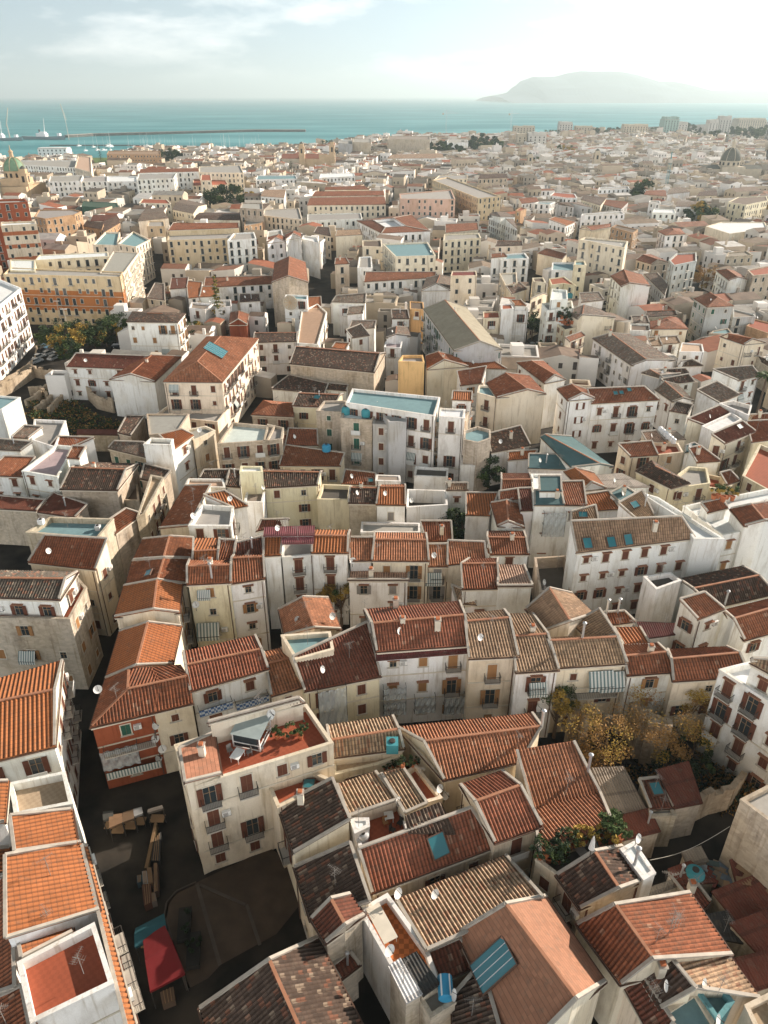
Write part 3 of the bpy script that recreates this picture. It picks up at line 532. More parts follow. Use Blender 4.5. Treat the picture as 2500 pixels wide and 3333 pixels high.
H f 8.4 or:w p=.1 w=0 | 778,1040 930,1045 925,1010 785,1005 | little white cube with red tiled edge and air conditioners
H f 6 dark:w p=.5 nw | 1010,1010 1210,1020 1215,965 1020,955 | collapsed flat roof with exposed frame between ruin and apartment block
H f 6 conc:w p=.4 nw | 690,1350 1045,1350 1045,1295 695,1288 | low white boundary building with red awning in the inner court
H s 6 dr:w r=1 nw | 68,1345 240,1300 100,1280 255,1275 | plain smooth red roof slope behind the purple ribbed veranda
G f 9 gy:w p=.4 nw | 1465,1170 1575,1170 1590,1105 1480,1100 | white-walled house with lichen-grey low roof, below the yellow stair tower
G s 8.6 ob:w r=1 nw | 1360,1072 1440,1078 1380,978 1442,985 | dark tiled roof left of the yellow stair tower
G s 8.8 ob:w r=.6 nw | 1205,1025 1355,1030 1230,982 1375,980 | dark ribbed roof behind the low pinkish roof
J f 17 conc:pz p=.5 w=01 | 20,908 722,925 738,893 60,868 | ochre and cream government palace with white U-shaped roof and yellow courtyard
+ f 17.1 white:y p=.3 nw | 60,885 212,888 212,822 60,820 | x
+ f 16.9 conc:c p=.3 w=1 | 600,900 736,908 832,778 680,770 | x
+ f 17.2 white:y p=.3 w=0 | 212,824 655,800 650,775 235,792 | x
J f 24 white:bn p=.6 w=0 | 5,617 218,605 215,588 5,595 | cream tower block with red brick bands on the left edge
J f 30 conc:R p=.8 w=0 | -90,485 166,474 150,455 -80,460 | tall brick-red tower with arched windows on the left edge
J f 18 conc:br p=.5 w=0 | 205,562 272,575 447,550 490,530 440,518 232,520 | brown apartment block with orange roof edge behind the banded tower
J f 17 conc:w p=.6 w=0 | 45,248 450,268 460,225 60,225 | long white institutional wing with grey roof behind the green dome
J f 19 pk:c p=.5 w=0 | 448,268 548,296 545,205 470,198 | sunlit cream end pavilion beyond the long white wing
J f 17 conc:w p=.6 w=0 | 290,352 485,348 500,312 300,320 | x
+ f 16 conc:w p=.6 w=0 | 485,352 645,350 645,320 500,318 | x
+ f 15.5 white:w p=.6 w=0 | 645,352 822,352 822,318 645,318 | x
J f 20 conc:w p=.6 w=0 | 820,340 1042,332 1060,300 830,304 | tall white hospital-like block with many small windows
J m 18 rd:w r=1.5 k=.6 w=0 | 838,300 1192,292 845,278 1190,272 | long white block with thin red roof strip near the sea
J f 18 conc:c p=.6 w=0 | 1192,296 1462,300 1440,252 1195,262 | long cream institutional block right of the red roof strip
J f 13 rd:c p=.4 w=01 | 1155,378 1372,370 1345,330 1160,335 | cream building with square red turret near the dark tree
+ f 18 rd:c p=.2 w=0 | 1203,345 1270,345 1265,310 1208,310 | x
J f 18 br:br p=.5 w=0 | 640,188 965,190 960,168 650,168 | long brown balconied apartment block beside the marina
J f 16 conc:pyl p=.4 w=0 | 1002,705 1408,692 1430,625 1015,640 | yellow apartment block with five floors of green shuttered windows
+ m 18 rd:pyl r=1.2 k=.6 nw | 1012,645 1432,630 1040,605 1430,603 | x
J f 16.5 conc:w p=.5 w=0 | 1362,708 1538,694 1525,655 1400,662 | white stained party-wall block with few windows
J f 15.5 conc:w p=.5 w=0 | 1600,705 1700,680 1690,640 1605,650 | narrow white block right of the stained party wall
J s 9 rd:w r=1.6 w=0 | 1225,990 1640,965 1235,930 1632,920 | long low building with plain dark red roof left of the stone church
J s 9 or:w r=1.4 w=0 | 1130,1052 1195,1045 1120,950 1215,960 | orange roof left of the tall conifer
J s 9 or:w r=1.2 nw | 1200,1045 1300,1040 1215,985 1290,985 | orange roof directly behind the tall conifer
J s 10 dr:w r=1 w=0 | 1020,998 1120,990 1030,935 1130,930 | maroon-roofed white house near the street with television dish
J f 15 teal:c p=.6 w=0 | 555,730 705,735 720,655 630,655 | museum-like building with rows of solar panels
J f 16 teal:c p=.6 w=01 | 705,725 815,745 900,700 800,650 | cream modern block with solar panel racks and slanted screen wall
J f 10 or:w p=.6 w=0 | 1135,1110 1230,1120 1280,1085 1150,1075 | sunlit white house with terrace left of the tall conifer
J f 10 conc:w p=.6 w=0 | 1290,1110 1390,1100 1385,1060 1300,1062 | white house with terrace behind the tall conifer
J g 8 rd:R r=1 w=0 | 1375,1212 1385,1140 1430,1180 1435,1130 1480,1210 1490,1150 | little brick-red house with one square window
J s 9 gy:s r=1.4 w=0 | 885,1050 990,1065 930,965 985,970 | grey stone house with curved tile roof beside the dark street
J s 9.5 ob:w r=1 w=0 | 1440,1075 1560,1068 1440,1030 1555,1030 | white balcony house with dark brown roof right of the conifer
J g 12 gy:c r=1.6 nw | 830,590 1010,570 850,545 980,530 870,520 1000,505 | pale rounded vault roof in the old quarter left of the dark tree
J f 13 rd:c p=.3 w=0 | 833,480 1028,485 1000,458 855,455 | cream villa with bright red hipped roof behind the pale vault
J f 11 grn:grn p=.2 nw | 490,500 715,515 700,480 500,470 | building wrapped in dark green scaffold netting
J s 12 ob:br r=1.4 w=0 | 500,620 610,640 520,590 620,600 | dim brown house with small windows below the green netting
J s 11 ob:br r=1.4 w=0 | 620,660 720,600 600,600 700,560 | ochre-roofed dim house right of the brown block
J f 12 conc:pyl p=.4 w=0 | 880,620 990,620 985,590 890,590 | orange-yellow narrow palace at the end of the dark street
J s 11 dr:w r=1 w=0 | 545,590 720,585 560,555 700,552 | maroon roofed row below the green netting
J g 12 gy:c r=1.4 w=0 | 1035,520 1160,545 1060,480 1190,500 1100,460 1240,490 | grey zigzag roofed block left of the dark tree
J g 12 ob:c r=1.2 w=0 | 1165,580 1440,585 1180,555 1440,555 1200,540 1440,540 | brown roofed house row just behind the yellow apartment block
J f 18 conc:s p=.5 w=0 | 1440,510 1580,520 1575,480 1450,478 | tall bare stone tower house right of the dark tree
K g 15 rd:s r=3 nw | 158,958 175,842 256,920 262,804 373,957 357,838 | tall stone church with round rose window and red gable roof
K g 15 conc:w r=1.2 w=0 | 132,722 128,690 182,690 200,672 236,712 245,690 | white gabled slab building behind the stone church on its left
K g 16 conc:w r=1.2 nw | 240,702 240,672 285,665 290,650 332,690 330,665 | second white gabled slab right behind the church roof
K f 15 white:w p=.6 nw | 335,695 440,722 430,685 345,675 | blank white slab house at the corner of the long dark street
K f 9.5 tn:w p=.4 w=01 | 308,1320 432,1330 487,1135 430,1085 335,1130 | white fan-shaped building with stepped brown sawtooth roofs
K m 9.6 ob:w r=1 k=.5 w=0 | 48,1318 302,1312 55,1265 305,1262 | plain white house with brown roof and tall balcony door behind the former church
K s 10 rd:w r=1.4 w=0 | 712,955 1138,928 722,897 1138,897 | long white convent wing with red roof and small gabled windows
K g 10 gy:w r=1.4 nw | 1055,1008 1085,935 1145,965 1165,915 1225,1005 1230,930 | white gabled house right of the convent wing
K f 15 dr:c p=.3 w=0 | 1230,918 1387,915 1382,888 1238,890 | cream block with maroon roof edge and laundry
K f 4 conc:o p=.3 nw | 1250,1052 1398,1060 1395,1040 1255,1035 | bright yellow-orange courtyard wall in front of the cream block
K f 15 teal:c p=.6 w=03 | 898,802 1140,795 1092,715 820,725 | modern cream apartment block with boxed balconies and rooftop glass
K f 12 white:w p=.3 w=0 | 815,665 1107,652 990,552 668,588 | white cloister with ring of red roofs around an inner court
+ s 12.1 rd:w r=1.2 b=12 nw | 815,663 1107,650 838,630 965,622 | x
+ s 12.1 rd:w r=1.2 b=12 nw | 1107,650 990,553 965,622 885,572 | x
+ s 12.1 rd:w r=1.2 b=12 nw | 990,553 668,588 885,572 762,585 | x
+ s 12.1 rd:w r=1.2 b=12 nw | 668,588 815,663 762,585 838,630 | x
K f 12 conc:w p=.4 w=0 | 368,588 700,575 690,540 370,548 | long plain white building above the dark street
K m 14 rd:c r=1.4 k=.7 w=0 | 370,495 840,490 385,455 832,448 | x
+ m 15.5 rd:c r=1.4 k=.7 nw | 400,440 830,435 420,412 825,408 | x
+ m 15.5 rd:c r=1.2 k=.7 w=0 | 475,402 740,400 480,385 710,378 | x
K f 19 conc:k p=.6 w=03 | 928,455 1257,458 1232,400 922,425 | pink apartment block with green shutters on the central avenue
K f 19 conc:pyl p=.6 w=03 | 1395,452 1530,440 1210,325 1120,342 | long yellow apartment block with ochre balconies on the avenue
K f 14 conc:c p=.5 w=0 | 1185,706 1412,690 1400,662 1190,668 | beige courtyard block with rows of balconies
K g 13 gy:w r=1 w=0 | 1460,570 1465,545 1540,560 1540,540 1630,640 1600,565 | white gabled house with blank right wall on middle right
K s 12 rd:s r=1.4 nw | 1200,660 1395,640 1200,610 1390,600 | broad brown-red roof behind the beige courtyard block
K m 13 ob:c r=1 w=0 | 1500,740 1659,735 1510,710 1655,712 | beige row house with dark brown roof right of the courtyard block
K s 11 gy:w r=1.4 nw | 520,1075 715,1080 545,1040 720,1025 | dark brown roof right of the long dark street
K s 11 ob:c r=1 w=0 | 410,660 510,680 430,625 500,630 | brown roofed house at the top of the long dark street
K f 10 conc:w p=.5 w=0 | 560,1100 640,1100 640,1072 570,1070 | x
+ s 11 gy:w r=1 nw | 610,1150 700,1140 620,1110 710,1100 | x
+ s 10 gy:w r=1 nw | 620,1240 770,1230 640,1190 780,1190 | x
K s 10 gy:w r=1 w=0 | 640,1290 740,1275 605,1245 690,1210 | pale old house cluster roof beside the long dark street, nearest part
K s 10 ob:w r=1 w=0 | 880,1175 980,1175 875,1125 970,1125 | dark roofed white house with single window left of the beige hall
K g 10 gy:w r=1.2 w=01 | 845,1290 850,1240 900,1270 905,1225 985,1280 975,1230 | white house with two grey-brown gables left of the beige hall
K f 9 viol:w p=.6 w=0 | 830,1345 930,1350 940,1312 840,1310 | white house with purple-red terrace near the beige hall
K s 9 or:w r=.6 nw | 520,1350 600,1360 540,1320 620,1325 | small orange roof at the end of the long dark street
K f 11 ob:o p=.3 w=0 | 985,1115 1070,1120 1065,1075 985,1070 | tall ochre corner house with dark roof and arched gate beside the beige hall
K f 13 teal:w p=.5 w=0 | 230,1055 370,1060 372,1035 240,1030 | x
+ s 9 or:w r=1 nw | 378,1110 455,1110 375,1050 450,1045 | x
K s 12 rd:c r=1 w=0 | 535,850 620,845 540,815 600,810 | small red roofed house right of the long dark street, upper part
K f 12 conc:w p=.5 w=0 | 670,870 760,870 755,800 680,805 | grey-white narrow house left of the modern cream block
K f 12 ob:c p=.5 w=0 | 700,740 820,745 815,700 700,705 | beige block with brown roof in front of the white cloister
K s 12 lb:c r=1 nw | 540,680 700,670 550,645 690,640 | light brown roofs left of the white cloister
K f 13 conc:c p=.5 w=0 | 100,555 340,580 320,510 110,520 | cream block with laundry terraces left of the long plain white building
K f 12 conc:br p=.5 w=0 | -10,620 100,600 90,520 0,525 | brownish block left of the cream laundry terraces
K s 12 lb:w r=1 w=0 | 90,440 230,450 110,405 240,400 | tan roofed white row beyond the cream laundry block
K f 12 white:w p=.4 w=0 | 440,330 655,320 650,300 450,305 | sunlit white house row near the twin-towered church
K f 12 teal:w p=.5 w=0 | 60,340 310,335 300,315 70,315 | long teal-roofed low modern building near the conifer
K f 20 conc:g p=.6 w=0 | 555,120 640,128 640,108 560,105 | grey modern block on the waterfront with glass top
K f 22 conc:s p=.6 w=0 | 640,115 752,118 750,95 645,93 | stepped grey waterfront block behind the boat masts
K f 22 gy:s p=.6 w=0 | 850,98 1105,100 1100,78 860,78 | large stone palace on the shoreline
K f 16 conc:w p=.4 w=0 | 1208,118 1335,118 1330,100 1215,100 | white arcaded villa on the shoreline right of the stone palace
K m 12 lb:w r=1.2 w=0 | 850,215 1190,212 870,195 1180,190 | wide pale roofed market hall near the shoreline
K f 16 conc:c p=.4 w=0 | 1130,340 1330,335 1330,312 1160,315 | x
K m 15 ob:s r=2 w=0 | 1395,335 1570,330 1410,310 1565,305 | brown-roofed theatre-like block with arched side window
O f 12 conc:w p=.5 w=0 | 115,770 440,782 425,725 110,720 | white block with red roof boxes and green doors facing the little car park
+ s 13.4 or:w r=.8 nw | 280,715 410,718 225,655 345,655 | x
+ f 13.4 rd:w p=.2 nw | 120,765 265,755 240,700 120,705 | x
O f 10.5 rd:c p=.4 w=0 | -100,870 108,865 90,785 -100,790 | cream house with maroon roof left of the block with green doors
O f 14 conc:w p=.6 w=03 | 668,772 985,745 965,660 605,690 | bright white tower house with stepped turquoise terraces
+ f 16.5 white:w p=.6 w=0 | 705,650 915,640 905,530 725,515 | x
O g 12 gy:c r=1.5 w=0 | 1035,880 895,800 1090,830 1110,720 1478,860 1300,770 | cream house with grey-brown roof behind a rooftop garden
O f 9.5 dark:y p=.6 w=03 | 878,1010 1030,975 900,860 745,900 | yellow house with lush rooftop garden above the little car park
O s 9 rd:c r=1.2 w=03 | 940,1150 1115,1080 885,1105 1070,1038 | cream house with red roof right below the rooftop garden house
O f 11.5 rd:y p=.3 w=03 | 720,470 870,450 1020,480 870,370 690,395 | ochre-yellow house with small maroon roof behind the white tower
O s 12 tn:c r=1.2 w=3 | 500,665 665,590 470,640 620,575 | cream narrow house with tan roof left of the bright white tower
O s 11 gy:w r=1.4 nw | 1080,680 1340,650 1055,575 1285,562 | wide grey-brown roof with tall antenna right of the white tower
O g 12.5 rd:w r=1.6 w=03 | 1560,490 1430,365 1659,450 1590,290 1900,480 1800,350 | white house with vivid red roof seen from the corner, mid right
O f 14 teal:y p=.5 w=0 | 985,230 1140,235 1120,180 1000,180 | ornate yellow house with red shutters and rooftop greenery
O f 11 teal:w p=.6 w=0 | 720,290 1010,300 990,200 730,200 | white house with pale turquoise courtyard roof
O f 10.5 conc:c p=.6 w=03 | 165,470 310,450 300,320 95,330 | cream house with roof terrace and laundry left of the brown shed roof
O s 8.5 ob:c r=1.6 nw | 240,580 420,520 175,480 330,440 | brown curved shed roof in the middle right
O f 12 ob:c p=.4 w=0 | 510,430 650,440 620,380 490,385 | cream tower house with pitted brown roof
O f 13 teal:w p=.5 w=0 | 110,165 450,150 400,85 110,105 | bright white house with blue-white terraces on middle right
+ s 13.6 rd:w r=.8 w=0 | 0,145 180,130 0,100 150,90 | x
O s 9 rd:c r=1.4 nw | 555,90 850,160 660,35 905,100 | rust-red roof in front of the big white courtyard block
M f 18 conc:c p=.6 w=01 | 1050,1400 1180,1420 1600,1500 1640,1420 1120,1370 | very tall cream block with courtyard balconies and green terrace, middle right
M s 12 or:w r=1.4 w=03 | 890,1235 1000,1190 690,1160 760,1130 | white house with bright red roof and columned veranda floor
M f 13 conc:w p=.5 w=0 | 1075,1110 1600,1090 1560,1060 1090,1090 | long grey-white plain building in the far middle right
M g 13 gy:g r=1.2 w=0 | 990,1010 770,975 940,960 800,955 1210,1020 1060,955 | grey-white house with gabled end and balcony, far middle right
M f 13 teal:w p=.5 w=01 | 505,965 700,975 760,950 560,945 | pale blue-white house with several terraces, far middle right
M g 14 gy:w r=1 nw | 0,1110 0,1080 110,1130 60,1070 280,1130 180,1080 | blank white gabled wall with blue staining, middle right
M f 14 rd:br p=.3 w=0 | 290,1050 350,1060 420,1030 350,1010 | brownish-red narrow house beside the blank white gable
M s 10 gy:g r=1.2 w=0 | 400,1160 470,1170 390,1130 520,1110 | x
M s 10 rd:w r=1 w=0 | 365,970 575,945 330,910 530,895 | x
M f 12 rd:w p=.4 w=0 | 700,870 900,900 1030,900 1000,850 750,830 | x
M s 11 rd:g r=1.4 w=0 | 1320,975 1560,1030 1340,920 1640,950 | x
M s 12 gy:c r=1.4 w=0 | 1075,920 1310,990 1110,870 1380,900 | x
M f 13 conc:w p=.6 w=0 | 1280,800 1659,790 1640,760 1290,775 | white building with columned upper terrace, far right quarter
M f 15 ob:s p=.3 w=0 | 0,630 175,640 170,605 0,605 | x
M m 11 rd:y r=1.2 nw | 1060,1270 1420,1240 1130,1250 1430,1215 | yellow house with long orange roof behind the tall cream block
M f 14 ob:br p=.3 w=03 | 1440,1250 1700,1320 1760,1280 1500,1220 | brown stone house with rows of windows, far middle right
N h 13 rd:w r=1.4 w=03 | 430,1350 665,1335 600,1270 340,1300 | white villa with orange hipped roof and arched windows, middle right
N f 14 conc:w p=.5 w=0 | 230,950 370,970 365,935 240,930 | small bright white cube on a roof, far right quarter
N g 12 gy:w r=1.2 w=0 | 555,1005 830,1010 560,960 830,955 570,945 840,945 | x
N f 14 ob:y p=.3 w=01 | 1180,950 1400,985 1659,930 1640,880 1300,890 | long ochre-yellow palace with red roofs on the right edge
N f 12 white:w p=.4 w=0 | 270,1075 555,1080 540,1040 290,1030 | white hotel-like house with long skylights, far right quarter
N f 10 white:c p=.4 nw | 910,1240 1200,1330 1659,1270 1620,1190 1100,1190 | very wide low flat roof with white panels near the right edge
N s 11 gy:w r=1.2 nw | 450,860 720,830 470,800 620,770 | x
N m 11 ob:s r=1.2 w=0 | 800,880 1050,870 840,830 1040,815 | x
N m 12 rd:s r=1.2 w=0 | 170,860 440,880 200,815 430,820 | x
P h 13 rd:g r=2 w=03 | 930,738 1240,722 1010,585 775,635 | grey-white villa with square hipped roof and three tall doors
+ f 9 gy:g p=.4 w=0 | 1240,860 1510,850 1490,820 1240,760 | x
P f 16 terr:g p=.5 w=3 | 530,235 805,180 800,80 560,90 470,170 | tall blank grey-plaster tower block on the right
P g 10 rd:s r=1.4 w=03 | 260,225 80,170 340,170 160,110 470,200 250,105 | low house with wide red roof left of the blank grey tower block
P g 12 rd:w r=1.4 w=03 | 1190,415 1040,300 1300,380 1160,285 1410,400 1250,300 | white gabled house with tall windows down its left wall on the right
P f 14 rd:s p=.4 w=01 | 1480,360 1660,340 1900,300 1760,220 1410,290 | scaffolded stone building on the right edge
P f 12 gy:s p=.4 w=0 | 1150,130 1480,110 1400,60 1180,80 | pitted ochre plaster house with terrace above the scaffolded building
P h 9 rd:c r=1.4 w=0 | 250,1000 690,1000 600,870 250,910 | cream house with round-gabled parapet and red hipped roof
P s 7 gy:g r=1 w=3 | 170,345 420,590 330,330 460,470 | grey curved street house with low roof and tall windows
P f 9 ob:w p=.5 w=0 | 5,1015 250,1020 240,940 10,930 | white house with potted shrubs along its terrace, middle right
P s 9 tn:w r=1 w=0 | 385,1180 595,1165 350,1100 560,1090 | white courtyard house with tan roofs and pillars
P s 9 tn:w r=1 w=0 | 260,1200 380,1195 210,1110 340,1100 | x
P f 10 pk:w p=.3 w=0 | 595,1270 890,1275 870,1180 625,1160 | white house with pinkish sloping roof box, middle right
P g 11.5 rd:c r=1.4 w=03 | 1365,1185 1090,1095 1470,1120 1180,1060 1620,1165 1300,1070 | cream house with brown roof, many small windows and a bare grey side wall
P s 7 ob:s r=1 nw | 1659,1440 1500,1345 1700,1390 1540,1330 | x
P s 8 ob:w r=1.4 nw | 570,1450 870,1440 620,1390 740,1370 | old brown triangular roof near the white pinkish-boxed house
P s 6 gy:s r=.8 nw | 800,1140 1080,1120 870,1110 1050,1090 | x
P m 8 ob:s r=1 nw | 190,860 560,830 200,790 540,780 | old red-brown sagging roof cluster behind the red hipped roof
P s 9 gy:w r=1 w=0 | 40,930 225,925 20,850 200,850 | x
P f 7 teal:s p=.3 nw | 950,1050 1240,1060 1180,990 1000,1020 | x
P f 7 terr:br p=.3 nw | 1400,960 1660,1050 1800,950 1500,880 | brown low court framed in pale blue beams on the right edge
X g 8.6 lb:c r=1.3 nw | 62,397 478,345 50,300 450,235 35,213 415,158 | low house with long mossy striped roof carrying the bright turquoise cistern
X f 7.6 beige:c p=.3 w=0 | 65,500 330,440 480,385 455,350 65,402 | flat concrete ledge with puddle in front of the mossy striped roof
X g 8.6 sa:c r=1.5 nw | 735,530 1185,420 615,305 1305,218 455,222 1250,140 | long low house with salmon back slope and weathered front roof below the loggia house
X f 8 rd:c p=.5 nw | 500,480 610,670 720,640 560,440 | narrow red-paved roof walkway lined with potted plants
C s 3.2 rust:s r=.5 nw | 1470,690 1640,650 1440,560 1600,520 | faded rust shed roof strip under the bare sandstone block
C s 3 cg:s r=.4 nw | 1180,590 1290,560 1150,510 1250,480 | small blue-grey ribbed shed near the turquoise tank
C s 3.4 rust:s r=.5 nw | 1560,1340 1760,1280 1420,1160 1640,1110 | dark rusty shed roof low on the right edge, nearest the bottom
C s 3 dr:s r=.5 nw | 1240,860 1300,800 1080,660 1180,640 | brown shed roof running beside the rubble behind the antenna roof
'''
# ------------------------------------------------------------------ window kit (x along the wall, -y outwards, origin at the opening's centre)
WK = {}
def kit():
    def fr(mb, w, h, m, t=.12, d=.07):
        for x in (-1, 1): mb.box((x*(w/2+t/2), -d/2, 0), (t, d, h+2*t), m)
        for z in (-1, 1): mb.box((0, -d/2, z*(h/2+t/2)), (w, d, t), m)
    for nm, w, h in (('small', .8, 1.0), ('window', 1.0, 1.5), ('tall', 1.15, 2.3)):
        mb = MB(); fr(mb, w, h, M_FRAME); mb.box((0, -.012, 0), (w, .024, h), M_GLASS)
        mb.box((0, -.03, 0), (.07, .03, h), M_WOOD); mb.box((0, -.03, .15*h), (w, .03, .06), M_WOOD); WK[nm] = mb.mesh('window')
        mb = MB(); fr(mb, w, h, M_FRAME, .10, .05); mb.box((0, -.015, 0), (w, .03, h), M_GLASS); WK['plain_'+nm] = mb.mesh('window')
        for cn, cm in (('brown', M_BROWN), ('green', M_GREEN), ('wood', M_OCH), ('grey', M_GREY)):
            mb = MB()
            for x in (-1, 1):
                mb.box((x*w/4, -.055, 0), (w/2-.03, .04, h-.04), cm)
                for k in range(5): mb.box((x*w/4, -.082, -h/2+h*(k+.5)/5), (w/2-.16, .014, h/5-.07), cm)
            WK['closed_%s_%s' % (nm, cn)] = mb.mesh('shutter')
            mb = MB(); mb.box((0, -.09, 0), (w/2, .05, h), cm); 
            for k in range(5): mb.box((0, -.122, -h/2+h*(k+.5)/5), (w/2-.12, .014, h/5-.07), cm)
            WK['leaf_%s_%s' % (nm, cn)] = mb.mesh('shutter')
    mb = MB(); mb.box((0, -.22, 0), (1.5, .44, .07), M_HOOD)
    for k in range(7): mb.box((-.66+k*.22, -.24, .05), (.11, .46, .06), M_RIDGE)
    WK['hood'] = mb.mesh('hood')
    mb = MB(); mb.box((0, -.09, 0), (1.4, .18, .09), M_STONE); WK['sill'] = mb.mesh('sill')
    for nm, w in (('n', 1.9), ('w', 3.6)):
        mb = MB(); mb.box((0, -.45, -.06), (w, .9, .13), M_STONE)
        for x in (-.8, .8): mb.box((x*w/2.2, -.28, -.22), (.16, .5, .2), M_STONE)
        WK['slab_'+nm] = mb.mesh('balcony')
        mb = MB()
        mb.box((0, -.87, .98), (w, .05, .05), M_IRON); mb.box((0, -.87, .12), (w, .03, .03), M_IRON)
        k = int(w/.15)
        for i in range(k+1): mb.box((-w/2+.02+i*(w-.04)/k, -.87, .5), (.022, .022, .96), M_IRON)
        for x in (-1, 1):
            mb.box((x*(w/2-.02), -.45, .98), (.05, .86, .05), M_IRON)
            for i in range(6): mb.box((x*(w/2-.02), -.1-i*.14, .5), (.022, .022, .96), M_IRON)
        WK['rail_'+nm] = mb.mesh('railing')
        mb = MB(); mb.box((0, -.87, .5), (w, .04, .9), M_CANVAS); WK['screen_'+nm] = mb.mesh('railing')
    mb = MB(); mb.box((0, -.2, 0), (.85, .34, .6), M_WHITE); mb.lathe((0,0,0), [(.01,0)], M_DARK, 3); 
    for k in range(5): mb.box((-.1, -.38, -.2+k*.1), (.5, .02, .05), M_GREY)
    mb.box((0, -.2, -.34), (.9, .3, .05), M_IRON); WK['ac'] = mb.mesh('air_conditioner')
    mb = MB(); P = [Vector((x, y, z)) for x, y, z in ((-1.1,-.05,0),(1.1,-.05,0),(1.1,-.75,-1.2),(-1.1,-.75,-1.2))]; Q = [p+Vector((0,-.04,.04)) for p in P]
    mb.face(Q[::-1], M_AWN); mb.face(P, M_AWN); mb.box((0,-.78,-1.2), (2.2,.05,.06), M_IRON); mb.box((0,-.77,-1.45), (2.2,.03,.45), M_AWN); WK['awning'] = mb.mesh('awning')
    mb = MB(); mb.box((0, -.1, 0), (.9,.02,1.3), M_CANVAS); WK['sheet'] = mb.mesh('laundry')
    mb = MB()   # satellite dish on a short mast
    mb.tube([Vector((0,0,0)), Vector((0,0,.9))], [.03,.03], M_IRON, 6)
    Mt = Matrix.Translation((0,-.05,1.05)) @ Matrix.Rotation(R(65), 4, 'X'); prof = [(.01,0),(.2,.02),(.34,.06),(.45,.12)]
    rg = [[Mt @ Vector((r*cos(2*pi*k/14), r*sin(2*pi*k/14), z)) for k in range(14)] for r, z in prof]
    for a, b in zip(rg, rg[1:]):
        for k in range(14): mb.face([a[k], a[(k+1)%14], b[(k+1)%14], b[k]], M_WHITE)
    mb.beam(Mt @ Vector((0,.4,.1)), Mt @ Vector((0,0,.5)), .03, .03, M_IRON); mb.box(Mt @ Vector((0,0,.52)), (.08,.08,.1), M_IRON); WK['dish'] = mb.mesh('satellite_dish')
    mb = MB(); mb.tube([Vector((0,0,0)), Vector((0,0,2.6))], [.025,.02], M_GREY, 6); mb.beam(Vector((-.7,0,2.5)), Vector((.7,0,2.5)), .02, .02, M_GREY)
    for k in range(9): mb.beam(Vector((-.65+k*.16,-.3+.015*k,2.5)), Vector((-.65+k*.16,.3-.015*k,2.5)), .012, .012, M_GREY)
    mb.beam(Vector((0,-.5,2.0)), Vector((0,.5,2.1)), .02, .02, M_GREY)
    for k in range(5): mb.beam(Vector((-.35,-.45+k*.2,2.02)), Vector((.35,-.45+k*.2,2.02)), .012, .012, M_GREY)
    WK['antenna'] = mb.mesh('antenna')
    mb = MB(); mb.box((0,0,.5), (.6,.6,1.5), M_FRAME); mb.box((0,0,1.3), (.75,.75,.1), M_CAP); mb.box((0,0,1.45), (.4,.4,.22), M_CLAY); WK['chimney'] = mb.mesh('chimney')
    mb = MB(); mb.tube([Vector((0,0,-.3)), Vector((0,0,1.6))], [.11,.11], M_METAL, 8); mb.lathe((0,0,1.6), [(.2,0),(.2,.12),(.02,.25)], M_METAL, 8); WK['pipe'] = mb.mesh('flue')
kit()
